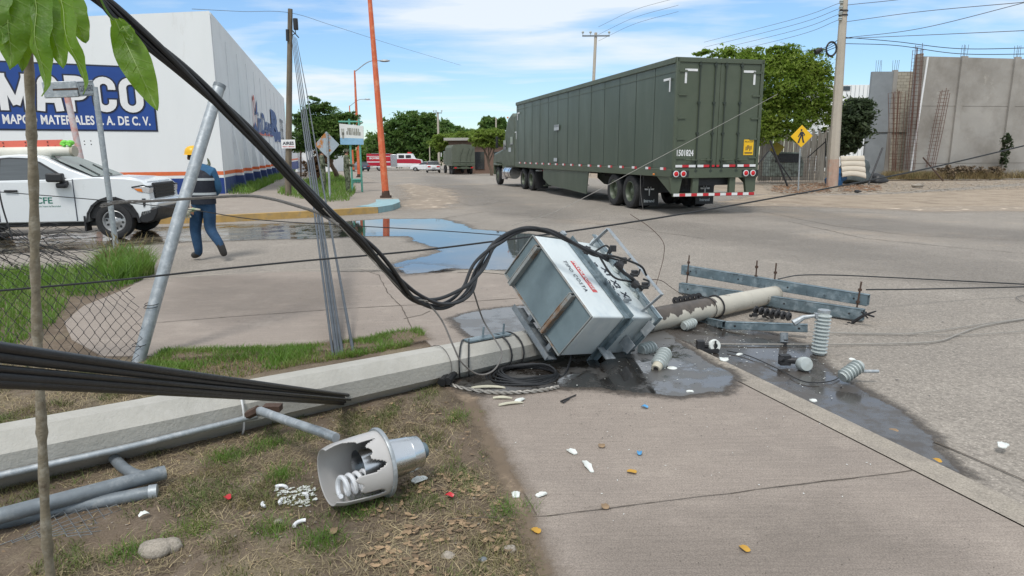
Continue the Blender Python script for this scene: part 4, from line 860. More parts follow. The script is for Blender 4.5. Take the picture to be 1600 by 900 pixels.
litter('rubble', wp([(1190, 288), (1600, 283), (1660, 292), (1400, 303), (1200, 303)]), 3200, .075, M['kerbstone'], 0, 'pale rubble crumbs along the dirt shoulder')
# board fence, netting frame and junk heap
YF = G(1205, 291).y
M['old_board'] = mat('silvery_boards', (.2, .185, .16), .95, var=.3, scale=4, bump=.4, bscale=20, stretch=(2, 2, .3), col2=(.13, .1, .08), c2amt=(.5, .7), c2scale=1.5)
b = MB(); x = P(1186, 240, YF+7).x; xe = P(1308, 240, YF+7).x
while x < xe:
    w_ = random.uniform(.08, .2); zt = P(1240, 200+random.uniform(-4, 12), YF+7).z; b.box((x+w_/2, YF+7+random.uniform(-.05, .05), zt/2), (w_*.93, .025, zt)); x += w_+random.choice((0, 0, 0, .01))
tag(b.build('board_fence', M['old_board']), 'weathered grey board fence under the large tree', 'fence')
fr = thing('fence_frame', 'dark steel fence corner post with two braces and sagging mesh', 'fence', G(1202, 288))
g0 = G(1202, 288); s = YF/FPX; pt = P(1203, 219, YF)
b = MB(); b.tube([Vector((g0.x, YF, -.05)), pt], .05, 8); b.build('post', M['darkmetal'], fr)
for pa, pc in (((1205, 236), (1237, 282)), ((1201, 236), (1180, 262))):
    b = MB(); b.tube([P(*pa, YF), P(*pc, YF)], .035, 6); b.build('brace', M['darkmetal'], fr)
b = MB()
for i in range(26):
    x = 1186+i*3.6; b.tube([P(x, 244+random.uniform(-2, 2), YF+.6), P(x+random.uniform(-1, 1), 285, YF+.6)], .006, 3)
for j in range(9): b.tube([P(1186, 245+j*5, YF+.6), P(1232, 247+j*4.8, YF+.6), P(1277, 246+j*4.8, YF+.6)], .006, 3)
b.build('wire_mesh', M['darkmetal'], fr)
b = MB(); b.tube([P(1290, 216, YF+3), P(1289, 262, YF+3)], .03, 5); b.tube([P(1289, 222, YF+3), P(1262, 246, YF+3)], .03, 5); tag(b.build('steel_post', M['darkmetal']), 'thin dark steel post with a brace between sign and utility pole', 'post')
b = MB(); b.tube([P(1357, 288, YF+.4), P(1379, 231, YF+1)], .045, 6); tag(b.build('leaning_post', M['darkmetal']), 'dark post leaning right beside the white panel', 'post')
b = MB(); b.tube([P(1442, 246, YF), P(1474, 283, YF-.4)], .035, 6); tag(b.build('fallen_stake', M['rust']), 'rusty stake slanting down before the rebar cages', 'stake')
# junk: car shell with yellow diamond, tyres, blue drum, white ribbed panel, tarp heap
jk = thing('wrecked_cab', 'grey-green wrecked vehicle cab with broken windows behind the mesh', 'wreck', G(1225, 284)+Vector((0, 4, 0)))
Yj = YF+4; c = P(1224, 250, Yj); s = Yj/FPX
b = MB(); b.prism([(-.95, 0), (.95, 0), (.95, .75), (.7, 1.35), (-.7, 1.4), (-.95, .8)], -.6, .6, frame((c.x, Yj, .35), (1, 0, 0), (0, -1, 0))); b.build('cab_shell', mat('faded_green_paint', (.24, .27, .23), .8, var=.4, scale=3, col2=(.1, .1, .08), c2scale=4), jk, bevel=.06)
b = MB(); b.prism([(-.72, .8), (.72, .8), (.6, 1.28), (-.6, 1.3)], 0, .03, frame((c.x, Yj-.62, .35), (1, 0, 0), (0, -1, 0))); b.build('window', M['black'], jk)
b = MB(); d = .42; cc_ = P(1214, 232, Yj-1); b.prism([(-d, 0), (0, -d*.9), (d, 0), (0, d*.9)], 0, .02, frame(cc_, (1, 0, .2), (0, -1, 0))); tag(b.build('warning_plate', mat('dull_yellow', (.3, .24, .03), .7)), 'dull yellow plate lying on the wrecked cab', 'plate')
wpnl = MB(); Yp = YF-.3; tl_, tr_, br_, bl_2 = P(1313, 244, Yp+.3), P(1350, 243, Yp+.3), P(1353, 279, Yp), P(1316, 277, Yp)
for r_ in range(16):
    for c_ in range(8):
        pass
vs = []; nr, nc_ = 24, 8
for i in range(nr+1):
    for j in range(nc_+1):
        t, u = i/nr, j/nc_; p = bl_2.lerp(br_, u).lerp(tl_.lerp(tr_, u), t); ph = (t*4) % 1; p.y -= .05*(1-abs(2*ph-1))**.4; p.z += .10*math.sin(u*math.pi)*(1-t); vs.append(p)
wpnl.add(vs, [(i*(nc_+1)+j, i*(nc_+1)+j+1, (i+1)*(nc_+1)+j+1, (i+1)*(nc_+1)+j) for i in range(nr) for j in range(nc_)])
wpn = wpnl.build('plastic_awning', mat('cream_plastic', (.56, .5, .41), .6, var=.1, scale=2)); tag(wpn, 'cream ribbed panel propped beside the utility pole', 'plastic sheet'); md = wpn.modifiers.new('thick', 'SOLIDIFY'); md.thickness = .06
M['blue_drum'] = mat('blue_plastic', (.03, .13, .3), .5, var=.2, scale=3)
for (px, py, lb, tilt) in ((1287, 262, 'blue plastic drum lying left of the utility pole', 1.1), (1309, 262, 'blue plastic drum upright between pole and cream panel', 0)):
    b = MB(); c = P(px, py, YF+.2); MM = T(c.x, c.y, .0)@Matrix.Rotation(tilt, 4, 'Y')@T(0, 0, .3 if tilt else 0)
    b.lathe([(0, 0), (.27, 0), (.29, .03), (.29, .3), (.3, .32), (.29, .34), (.29, .62), (.3, .64), (.29, .66), (.28, .9), (0, .9)], MM, 16); tag(b.build('blue_drum', M['blue_drum'], smooth=True), lb, 'drum', 'blue drums by the utility pole')
def lump(name, c, r, m, seed, label, cat, amp=.25, flatz=.6, n=20):
    b = MB(); b.ball((0, 0, 0), 1, n); v = np.array(b.v); k = 1+amp*(np.sin(v[:, 0]*4+seed)+np.sin(v[:, 1]*5+seed*2)+np.sin(v[:, 2]*6+seed*3))/2
    v = v*k[:, None]*np.array(r); v[:, 2] = np.maximum(v[:, 2], -r[2]*flatz); b.v = [tuple(q) for q in (v+np.array(c)-np.array([0, 0, v[:, 2].min()]))]
    o = b.build(name, m, smooth=60); return tag(o, label, cat)
lump('tarp_heap', tuple(P(1335, 262, YF+2.5))[:2]+(0,), (1.0, .7, .75), mat('grey_tarp', (.06, .075, .075), .6, var=.2, scale=3, bump=.5, bscale=6), 1, 'grey-green tarpaulin heap behind the cream panel', 'tarp heap')
lump('tarp_heap', tuple(P(1374, 262, YF+3))[:2]+(0,), (.55, .4, .3), M['black'], 3, 'small black sheet heap at the foot of the blockwork', 'tarp heap')
for i, (px, py, r_, lb) in enumerate(((1434, 293, .25, 'rounded grey boulder below the tall rebar cage'), (1340, 301, .16, 'dark flat stone on the shoulder below the cream panel'), (1256, 262, .3, 'pale block rubble piled left of the drums'), (1268, 256, .35, 'larger pale block rubble beside the drums'))):
    g_ = G(px, py); lump('boulder', (g_.x, g_.y, -.02), (r_, r_*.7, r_*.55), M['kerbstone'] if i != 1 else M['darkmetal'], i*2.1, lb, 'rock')
# pedestrian sign
g0 = G(1247, 298); tp = P(1253.5, 195, g0.y)
ps = thing('pedestrian_sign', 'yellow diamond pedestrian crossing sign on a galvanized post', 'sign', g0)
b = MB(); b.tube([g0-UP*.05, Vector((tp.x-.03, g0.y+.03, tp.z-.1))], .032, 10); b.build('post', M['galv'], ps, smooth=True)
cS = P(1252, 213, g0.y); cS.y -= .03; d = .49; FR = frame(cS, (1, 0, .03), (0, -1, 0))
b = MB(); b.prism([(-d, 0), (0, -d), (d, 0), (0, d)], -.01, .01, FR); pl = b.build('plate', M['yellow'], ps, bevel=.01)
b = MB(); q_ = lambda *pp: b.prism([(x*d, -y*d) if False else (x*d, y*d) for x, y in pp], .012, .02, FR)
FRs = Matrix.Identity(4)
sy = -1 if (FR@Vector((0, 1, 0))-FR@Vector((0, 0, 0))).z < 0 else 1
q_ = lambda *pp: b.prism([(x*d, sy*y*d) for x, y in pp], .012, .02, FR)
b.prism([(math.cos(k/10*6.283)*.085*d-.04*d, sy*(math.sin(k/10*6.283)*.085*d+.56*d)) for k in range(10)], .012, .02, FR)
q_((-.14, .42), (.1, .42), (.13, .05), (-.12, .05)); q_((-.12, .08), (.02, .08), (-.12, -.28), (-.2, -.58), (-.36, -.58), (-.24, -.2)); q_((0, .08), (.13, .08), (.16, -.2), (.28, -.58), (.12, -.58), (.02, -.2))
q_((.08, .42), (.2, .3), (.3, .12), (.2, .02), (.16, .08), (.2, .15), (.1, .25)); q_((-.12, .4), (-.26, .15), (-.34, -.02), (-.26, -.06), (-.16, .12), (-.08, .22))
b.build('walking_figure', M['letter_black'], pl)
# right utility pole
g0 = G(1300, 291); top = P(1321, -30, g0.y)
up_ = thing('utility_pole', 'tall standing concrete utility pole right of the pedestrian sign', 'utility pole', g0)
t2 = g0+(top-g0)*1.15
b = MB(); b.tube([g0-UP*.1, t2], [.27, .15], 8); b.build('shaft', M['pole_conc2'], up_)
b = MB(); a_ = g0.lerp(t2, .0); b.tube([g0+UP*.0, g0+(t2-g0)*.12], [.275, .265], 8); b.build('pinkish_base', mat('pinkish_base_paint', (.45, .31, .24), .85, var=.15, scale=4, col2=(.4, .36, .3)), up_)
def at(f): return g0+(top-g0)*f
b = MB()
for f in (.84, .86, .93): c = at(f); b.lathe([(.2, -.03), (.215, -.03), (.215, .03), (.2, .03)], T(*c), 12)
b.build('clamp_band', M['darkmetal'], up_)
for i in range(4):
    c = P(1314.5-i*.6, 3+i*8.8, g0.y-.1); b = MB(); b.lathe([(.02, -.08), (.09, -.07), (.1, -.02), (.05, 0), (.1, .02), (.09, .07), (.02, .08)], T(*c), 12); b.build('spool_insulator', M['porcelain'], up_)
b = MB()
for r_ in (.33, .3, .36): 
    c = P(1299, 76, g0.y-.2); b.tube([c+Vector((math.cos(a/20*6.283)*r_*.75, random.uniform(-.02, .02), math.sin(a/20*6.283)*r_-.05*r_)) for a in range(21)], .022, 6, caps=False)
tag(b.build('cable_loop', M['black_cable']), 'coiled black spare cable hanging left of the utility pole top', 'cable')
b = MB(); c = P(1279, 78, g0.y-.1); b.tube([c+Vector((-.16, 0, -.1)), c+Vector((.16, 0, .02))], [.13, .11], 10); tag(b.build('splice_box', M['black'], smooth=True), 'black cable splice closure hanging on the wires left of the pole', 'splice closure')
# wires at the pole
def wire(name, pts, r, m, label, cat='wire', group=None, n=10, sides=5, strands=0):
    b = MB(); b.tube(catmull(pts, n), r, sides); return tag(b.build(name, M[m], smooth=True), label, cat, group)
Yw = g0.y
for i in range(4):
    wire('overhead_wire', [P(1314-i*.6, 4+i*8.8, Yw), P(1240, 30+i*9, Yw+6), P(1100, 66+i*8, Yw+22)], .012, 'grey_wire', ['top', 'second', 'third', 'lowest'][i]+' thin grey overhead wire running left from the utility pole', group='wires running left from the utility pole')
for i, (ya, yb2) in enumerate(((30, 2), (60, 38), (57, 26), (8, -25))):
    wire('overhead_wire', [P(1322, [34, 60, 59, 8][i], Yw), P(1440, [18, 47, 44, -6][i]+(8 if i == 1 else 0), Yw-4), P(1640, [ya-30, yb2+8, -6, -50][i], Yw-10)], .014, 'grey_wire', ['thin wire rising right from the upper clamp of the utility pole', 'lower of the wires running right from the utility pole', 'thicker wire rising right from the utility pole clamp', 'topmost wire running off right of the utility pole'][i], group='wires running right from the utility pole')
for i, yy in enumerate((62, 68)): wire('telephone_cable', [P(1318, yy-4+i*4, Yw), P(1400, yy+3, Yw-2), P(1500, yy+14+i*2, Yw-4), P(1640, yy+12+i*4, Yw-6)], .016, 'black_cable', ('upper' if i == 0 else 'lower')+' sagging telephone cable in front of the grey shell', group='sagging telephone cables')
for i, yy in enumerate((58, 64, 70)): wire('telephone_cable', [P(1316, yy, Yw), P(1285, 76+i*3, Yw+1), P(1240, 82+i*8, Yw+4), P(1190, 96+i*8, Yw+6)], .018, 'black_cable', ['upper', 'middle', 'lower'][i]+' telephone cable running left into the tree', group='telephone cables into the tree')
# distant poles
def farpole(px, ptop, Y, r, lb, arm=0, base=None, lean=0):
    c = P(px, ptop, Y); z0_ = gz(0, Y); t = thing('distant_pole', lb, 'utility pole', (c.x, Y, z0_), group='distant utility poles')
    b = MB(); b.tube([Vector((c.x+lean, Y, z0_)), c], [r*1.3, r], 8); b.build('shaft', M['pole_conc2'], t)
    if arm:
        b = MB(); b.box((c.x, Y-.12, c.z-arm*.12), (arm, .1, .12)); b.build('crossarm', M['galv_matte'], t)
        for u in (-.48, -.2, .48): 
            b = MB(); q_ = Vector((c.x+arm*u, Y-.12, c.z-arm*.12)); b.tube([q_, q_+UP*.2], .03, 5); b.ball(q_+UP*.3, .12, 8); b.build('insulator', M['porcelain'], t)
    return t
farpole(931, 51, 62, .13, 'concrete pole with a crossarm rising above the trailer roof', arm=2.4, lean=-.35)
farpole(684, 175, 100, .14, 'pole with a small crossarm before the huge round tree', arm=1.2)
farpole(671, 225, 105, .07, 'thin white pole behind the white saloon car')
farpole(775, 184, 95, .1, 'pale pole beside the tractor cab in the open-topped tree')
farpole(573, 225, 130, .12, 'distant pole left of the leaning orange pole')
for i, yy in enumerate((-4, 8, 18)): wire('street_wire', [P(1060, yy, 50), P(990, yy+20, 56), P(935, yy+46, 61)], .012, 'grey_wire', ['top', 'middle', 'lowest'][i]+' wire reaching down to the crossarm pole behind the trailer', group='wires to the crossarm pole')
# ------------------------------------------------------------------ wheels
def wheel(par, c, r, w, ax=(-1, 0, 0), rimm='rim', name='wheel', rimr=.58, dish=.3, lugs=8, holes=0, n=36):
    c = Vector(c); F_ = frame(c, Vector(ax).orthogonal(), ax); b = MB(); h = w/2
    b.lathe([(r*rimr, -h*.8), (r*.8, -h), (r*.95, -h*.9), (r, -h*.6), (r, h*.6), (r*.95, h*.9), (r*.8, h), (r*.66, h*.96), (r*rimr, h*.8)], F_, n)
    t = b.build(name, M['rubber'], par, smooth=True, local=True)
    b = MB(); R_ = r*rimr
    b.lathe([(R_*1.02, h*.84), (R_*.97, h*.9), (R_*.9, h*.7), (R_*.86, h*(.7-dish*2)), (R_*.5, h*(.75-dish*2)), (R_*.42, h*(.9-dish*2)), (R_*.2, h*(1.1-dish*1.6)), (0, h*(1.12-dish*1.6))], F_, n)
    for k in range(lugs):
        a = k/lugs*6.283; q = F_@Vector((R_*.33*math.cos(a), R_*.33*math.sin(a), h*(.95-dish*2))); z = F_.to_3x3()@Vector((0, 0, 1)); b.tube([q, q+z*.03], R_*.05, 6)
    rm = b.build('rim', M[rimm], t, smooth=True, local=True)
    if holes:
        b = MB()
        for k in range(holes):
            a = (k+.5)/holes*6.283; q = F_@Vector((R_*.7*math.cos(a), R_*.7*math.sin(a), h*(.76-dish*2))); z = F_.to_3x3()@Vector((0, 0, 1)); b.lathe([(0, .004), (R_*.11, .004)], frame(q, F_.to_3x3()@Vector((1, 0, 0)), z), 10)
        b.build('hand_hole', M['black'], rm, local=True)
    return t
# ------------------------------------------------------------------ articulated lorry
M['rod_green'] = mat('dark_green_rod', (.03, .04, .03), .5)
TL = thing('articulated_lorry', 'long olive green box trailer with its olive tractor, turning into the main street', 'lorry', (4.334, 18.356, 0), .2565)
Wd, Ln, zt, zb = 2.6, 16.16, 4.134, 1.061
def lb(name, bl, m, par=TL, bevel=0, smooth=False):
    b = MB()
    for c, s in bl: b.box(c, s)
    return b.build(name, M[m] if isinstance(m, str) else m, par, local=True, bevel=bevel, smooth=smooth)
box = lb('cargo_box', [((Wd/2, Ln/2, (zt+zb)/2+.08), (Wd-.03, Ln-.03, zt-zb-.2))], 'trailer_side', bevel=.02)
lb('bottom_rail', [((.0, Ln/2, zb+.09), (.06, Ln, .22)), ((Wd, Ln/2, zb+.09), (.06, Ln, .22)), ((Wd/2, Ln, zb+.1), (Wd, .06, .22))], 'trailer', box, bevel=.01)
lb('top_rail', [((.0, Ln/2, zt-.06), (.05, Ln, .14)), ((Wd, Ln/2, zt-.06), (.05, Ln, .14)), ((Wd/2, Ln, zt-.06), (Wd, .05, .14))], 'trailer', box, bevel=.01)
lb('roof', [((Wd/2, Ln/2, zt+.005), (Wd, Ln, .03))], 'darkmetal', box)
b = MB(); y = 1.22
while y < Ln-.2: b.box((.013, y, (zt+zb)/2+.08), (.01, .014, zt-zb-.34)); y += 1.22
b.build('panel_seam', mat('dark_panel_seam', (.03, .042, .036), .6), box, local=True)  # panel seams: thin dark green strips down the trailer side
b = MB(); b.box((.01, Ln/2, zt-.34), (.012, Ln-.1, .02)); b.build('upper_bead', M['trailer'], box, local=True)
# rear frame and two doors
rf = lb('rear_frame', [((.035, -.02, (zt+zb)/2), (.09, .09, zt-zb)), ((Wd-.035, -.02, (zt+zb)/2), (.09, .09, zt-zb)), ((Wd/2, -.02, zt-.05), (Wd, .09, .12)), ((Wd/2, -.02, zb+.08), (Wd, .1, .26))], 'trailer', bevel=.008)
for k in range(2):
    x0 = .09 if k == 0 else Wd/2+.006; x1 = Wd/2-.006 if k == 0 else Wd-.09
    d = lb('rear_door', [(((x0+x1)/2, -.012, (zt+zb)/2+.08), (x1-x0, .05, zt-zb-.38))], 'trailer', bevel=.006)
    for xr in ((.68, 1.13) if k == 0 else (1.45, 1.92)):
        b = MB(); b.tube([(xr, -.065, zb+.1), (xr, -.065, zt-.08)], .017, 8)
        for zz in (zb+.14, zb+.42, 2.2, 3.0, zt-.16): b.box((xr, -.055, zz), (.09, .035, .05))
        b.build('lock_rod', M['rod_green'], d, local=True, smooth=40)
        b = MB(); b.tube([(xr, -.09, 1.49), (xr+(.34 if k else -.34), -.1, 1.5)], .014, 6); b.box((xr+(.1 if k else -.1), -.07, 1.5), (.08, .05, .08)); b.build('door_handle', M['trailer'], d, local=True)
    xh = .12 if k == 0 else Wd-.12
    b = MB()
    for zz in (1.55, 2.05, 2.6, 3.2, 3.8): b.box((xh+(.06 if k == 0 else -.06), -.05, zz), (.26, .03, .045)); b.tube([(xh-(.09 if k == 0 else -.09), -.05, zz-.07), (xh-(.09 if k == 0 else -.09), -.05, zz+.07)], .022, 6)
    b.build('hinge', M['trailer'], d, local=True)
def tape(name, segs, par, flat='y'):        # segs: (x0,x1,z,colour,h)
    for colr in ('white_tape', 'red_tape'):
        b = MB()
        for (x0, x1, y, z, cc, h) in segs:
            if cc == colr: b.box(((x0+x1)/2, y, z), (abs(x1-x0), .006, h)) if flat == 'y' else b.box((y, (x0+x1)/2, z), (.006, abs(x1-x0), h))
        if b.v: b.build(name, M[colr], par, local=True)
sg_ = []
for (a, c) in ((.06, .66), (.72, 1.08), (1.5, 1.88), (1.95, 2.52)):
    n_ = max(2, round((c-a)/.19)); 
    for i in range(n_): sg_.append((a+(c-a)*i/n_, a+(c-a)*(i+1)/n_, -.074, 1.335, 'red_tape' if i % 2 else 'white_tape', .065))
sg_ += [(1.16, 1.24, -.074, 1.335, 'red_tape', .055), (1.3, 1.38, -.074, 1.335, 'red_tape', .055)]
tape('reflective_strip', sg_, rf)
for i in range(17):
    y = .28+i*.93; b = MB(); b.box((-.034, y+.075, 1.26), (.006, .15, .07)); b.mi = 1; b.box((-.034, y+.245, 1.26), (.006, .19, .07)); b.build('reflective_strip', [M['red_tape'], M['white_tape']], box, local=True)
for (x, s_) in ((.27, 1), (2.33, -1)):
    b = MB(); b.box((x+s_*.16, -.045, 3.83), (.36, .006, .06)); b.box((x, -.045, 3.67), (.06, .006, .36)); b.build('corner_mark', M['white_tape'], rf, local=True)
for (y, s_) in ((.25, 1), (Ln-.4, -1)):
    b = MB(); b.box((-.034, y+s_*.16, 3.62), (.006, .4, .06)); b.box((-.034, y, 3.46), (.006, .06, .34)); b.build('corner_mark', M['white_tape'], box, local=True)
for x in (.22, 2.36):
    lb('lamp_panel', [((x, -.075, 1.13), (.5, .02, .17))], 'black', rf)
    for dx in (-.14, .08):
        b = MB(); F_ = frame((x+dx, -.086, 1.13), (1, 0, 0), (0, -1, 0)); b.lathe([(.085, 0), (.085, .015), (.066, .018)], F_, 20); l_ = b.build('tail_light', M['white_tape'], TL, local=True, smooth=True)
        b = MB(); b.lathe([(.066, .012), (.05, .022), (0, .026)], F_, 20); b.build('lens', M['red_lens'], l_, local=True, smooth=True)
text_fit('1501824', (.1, -.04, 1.6), (1, 0, 0), (0, 0, 1), .5, .17, 'number', M['white_tape'], rf, local=True, bold=.03)
pc = lb('warning_placard', [((2.28, -.045, 1.83), (.3, .01, .42))], 'yellow'); text_fit('PRECAUCION', (2.15, -.052, 1.96), (1, 0, 0), (0, 0, 1), .26, .045, 'lettering', M['letter_black'], pc, local=True); 
b = MB()
for k in range(5): b.box((2.2+.04*k, -.053, 1.8+.02*(k % 3)), (.02, .004, .1+.03*(k % 2)))
b.box((2.28, -.053, 1.68), (.24, .004, .03)); b.build('pictogram', M['letter_black'], pc, local=True)
for (y, z, w_, h_) in ((9.8, 2.72, .62, .22), (9.9, 1.44, .42, .14)):
    pl = lb('side_label', [((-.026, y, z), (.004, w_, h_))], 'band', box)
text_fit('FLORIDA', (-.031, 10.08, 2.74), (0, -1, 0), (0, 0, 1), .56, .08, 'lettering', M['letter_black'], box, local=True)
# under-ride guard
b = MB(); b.box((Wd/2, .0, .56), (Wd-.1, .09, .1)); gd = b.build('underride_guard', M['trailer'], TL, local=True, bevel=.008)
for x in (.12, .72, 1.86, 2.42): b = MB(); b.prism([(-.11, 0), (.11, 0), (.19, .44), (-.19, .44)] if x in (.12, 2.42) else [(-.09, 0), (.09, 0), (.09, .44), (-.09, .44)], -.05, .05, frame((x, .03, .6), (1, 0, 0), (0, -1, 0))); b.build('guard_post', M['trailer'], gd, local=True)
for x in (.03, 2.57):
    b = MB(); b.prism([(0, .62), (.06, .62), (.9, 1.05), (0, 1.05)], -.03, .03, Matrix(((0, 0, 1, x), (1, 0, 0, 0), (0, 1, 0, 0), (0, 0, 0, 1)))); b.build('guard_gusset', M['trailer'], gd, local=True)
n_ = 14; tape('reflective_strip', [(.05+(Wd-.1)*i/n_, .05+(Wd-.1)*(i+1)/n_, -.05, .56, 'white_tape' if i % 2 == 0 else 'red_tape', .075) for i in range(n_)], gd)
# running gear
lb('chassis', [((Wd/2, 4.2, .98), (1.1, 4.6, .22)), ((Wd/2, 3.4, .62), (1.3, 2.6, .22)), ((Wd/2, 11.5, 1.0), (1.0, 9, .12)), ((Wd/2, .25, .9), (1.4, .1, .2))], 'darkmetal')
lb('mud_guard_board', [((Wd/2, 1.95, .86), (Wd-.2, .06, .34))], 'black')
for y in (2.75, 4.02):
    for xx, ax in ((.16, -1), (Wd-.16, 1)):
        wheel(TL, (xx, y, .52), .52, .27, (ax, 0, 0), 'trailer', dish=.42, rimr=.6, lugs=8, n=40); b = MB(); b.lathe([(.3, -.13), (.5, -.12), (.52, 0), (.5, .12), (.3, .13)], frame((xx-ax*.33, y, .52), (0, 0, 1), (ax, 0, 0)), 28); b.build('inner_tyre', M['rubber'], TL, local=True, smooth=True)
    b = MB(); b.tube([(.3, y, .52), (Wd-.3, y, .52)], .07, 10); b.build('axle', M['darkmetal'], TL, local=True)
for x in (.36, Wd-.36):
    f_ = lb('mud_flap', [((x, 2.05, .52), (.62, .02, .78))], 'black'); b = MB(); Y_ = 2.035; q_ = lambda pts: b.add([(x+u*.2, Y_-.0, .58+v*.2) for u, v in pts], [tuple(range(len(pts)))])
    q_([(-.12, .25), (.12, .25), (.05, -.8), (-.05, -.8)]); q_([(-.12, .25), (-.5, .75), (-.42, .9), (-.2, .45)]); q_([(.12, .25), (.5, .75), (.42, .9), (.2, .45)]); q_([(-.12, .25), (-.8, .3), (-.75, .05), (-.3, .05)]); q_([(.12, .25), (.8, .3), (.75, .05), (.3, .05)]); q_([(-.25, .3), (-.2, 1.0), (-.1, .6)]); q_([(.25, .3), (.2, 1.0), (.1, .6)])
    b.build('flap_emblem', M['white_tape'], f_, local=True); text_fit('Infound' if False else 'Intrand', (x-.17, Y_, .22), (1, 0, 0), (0, 0, 1), .34, .09, 'lettering', M['band'], f_, local=True, bold=.03)
b = MB(); b.prism([(6.25, zb), (11.7, zb), (11.7, .62), (10.9, .38), (6.45, .24)], -.015, .015, Matrix(((0, 0, 1, .03), (1, 0, 0, 0), (0, 1, 0, 0), (0, 0, 0, 1)))); b.build('side_skirt', M['trailer_side'], TL, local=True)
b = MB(); b.prism([(6.25, zb), (11.7, zb), (11.7, .62), (10.9, .38), (6.45, .24)], -.015, .015, Matrix(((0, 0, 1, Wd-.03), (1, 0, 0, 0), (0, 1, 0, 0), (0, 0, 0, 1)))); b.build('side_skirt', M['trailer_side'], TL, local=True)
for x in (.4, Wd-.4): b = MB(); b.tube([(x, 12.3, 1.0), (x, 12.3, .3)], .07, 8); b.box((x, 12.3, .28), (.3, .3, .03)); b.tube([(x, 12.3, .5), (x, 11.8, 1.0)], .03, 6); b.build('landing_leg', M['trailer'], TL, local=True)
b = MB(); b.ball((-.03, 1.0, zb+.03), (.03, .06, .03)); b.build('marker_lamp', M['amber'], TL, local=True)
# tractor
lb('tractor_chassis', [((Wd/2, 17.2, .85), (.9, 9.2, .24)), ((Wd/2, 14.6, 1.02), (1.1, 1.4, .1))], 'darkmetal')
for y in (13.75, 15.1, 20.35):
    for xx, ax in ((.19, -1), (Wd-.19, 1)): wheel(TL, (xx, y, .5), .5, .28, (ax, 0, 0), 'trailer', dish=.42 if y < 16 else -.1, lugs=8)
for x in (.35, Wd-.35):
    f_ = lb('mud_flap', [((x, 12.95, .5), (.6, .02, .74))], 'black'); tape('reflective_strip', [(x-.3, x, 12.935, .93, 'white_tape', .05), (x, x+.3, 12.935, .93, 'red_tape', .05)], f_)
cb = MB()
prof = [(16.95, 1.0), (16.95, 3.55), (17.5, 3.72), (18.3, 3.5), (18.9, 2.85), (19.15, 2.35), (19.5, 1.95), (21.5, 1.72), (21.8, 1.4), (21.85, .95), (21.0, .95), (20.95, 1.15), (19.75, 1.15), (19.55, .75), (18.6, .72), (18.6, .98)]
cb.prism(prof, -1.17, 1.17, Matrix(((0, 0, 1, Wd/2), (1, 0, 0, 0), (0, 1, 0, 0), (0, 0, 0, 1))))
cab = cb.build('cab', M['trailer'], TL, local=True, bevel=.1, seg=3)
lb('rear_recess', [((Wd/2+.0, 16.94, 3.05), (1.9, .04, .8)), ((Wd/2, 16.94, 2.0), (1.2, .04, .9))], 'black', cab)
lb('side_window', [((.12, 18.95, 2.15), (.02, .55, .5)), ((.12, 17.5, 2.35), (.02, .5, .4))], 'glass_dark', cab)
lb('side_extender', [((.16, 16.75, 2.3), (.04, .45, 2.5)), ((Wd-.16, 16.75, 2.3), (.04, .45, 2.5))], 'trailer', cab, bevel=.01)
b = MB(); b.box((.1, 16.62, 2.75), (.006, .3, .05)); b.box((.1, 16.5, 2.58), (.006, .05, .34)); b.build('corner_mark', M['white_tape'], cab, local=True)
b = MB(); b.box((.118, 17.9, 1.9), (.01, .5, .22)); b.build('side_label', M['band'], cab, local=True)
for x in (.25, Wd-.25): b = MB(); b.tube([(x, 17.3, .72), (x, 18.7, .72)], .31, 24); tk = b.build('fuel_tank', M['chrome'], TL, local=True, smooth=True); b = MB(); [b.lathe([(.318, -.03), (.318, .03)], frame((x, yy, .72), (1, 0, 0), (0, 1, 0)), 24) for yy in (17.6, 18.4)]; b.build('tank_strap', M['black'], tk, local=True)
lb('step_fairing', [((.16, 19.15, .62), (.12, .8, .55))], 'chrome')
lb('fender', [((.12, 20.35, 1.1), (.3, 1.35, .1)), ((.12, 21.0, .8), (.3, .08, .5))], 'trailer', bevel=.03)
lb('wing_mirror', [((-.2, 19.4, 2.3), (.12, .1, .6)), ((Wd+.2, 19.4, 2.3), (.12, .1, .6))], 'black', cab, bevel=.02)
b = MB(); b.box((-.1, 19.4, 2.5), (.25, .03, .03)); b.box((-.1, 19.4, 2.1), (.25, .03, .03)); b.build('mirror_bracket', M['darkmetal'], cab, local=True)
for x in (.14, .5): b = MB(); b.ball((x, 18.35, 3.55), .05); b.build('marker_lamp', M['amber'], cab, local=True)
# ------------------------------------------------------------------ army lorry, fire engine, cars far along the street
def gY(px, Y): c = P(px, 240, Y); return Vector((c.x, Y, gz(0, Y)))
s = 73/FPX; o_ = gY(706, 73); AT = thing('canvas_lorry', 'army lorry with a dark green canvas cover seen from behind under the clipped trees', 'lorry', o_, .2565)
b = MB(); pr = [(0, 1.05), (0, 2.85), (.18, 3.12), (1.25, 3.22), (2.3, 3.12), (2.5, 2.85), (2.5, 1.05)]
ysn = [0, .5, 1.6, 2.7, 3.8, 4.6]
for i, y in enumerate(ysn): b.add([(x+(0.03 if i % 2 else 0)*(1 if x < 1 else -1), y, z-(.05 if i % 2 else 0)) for x, z in pr], [])
k = len(pr); b.f = [(i*k+j, i*k+j+1, (i+1)*k+j+1, (i+1)*k+j) for i in range(len(ysn)-1) for j in range(k-1)]+[tuple(range(k)), tuple(range((len(ysn)-1)*k, len(ysn)*k))]; b.m = [0]*len(b.f)
b.build('canvas_cover', M['tarp'], AT, local=True)
b = MB()
for x in (.8, 1.5, 1.9): b.tube([(x, -.03, 1.1), (x+.1, -.04, 2), (x+.4, -.03, 2.8)], .04, 6)
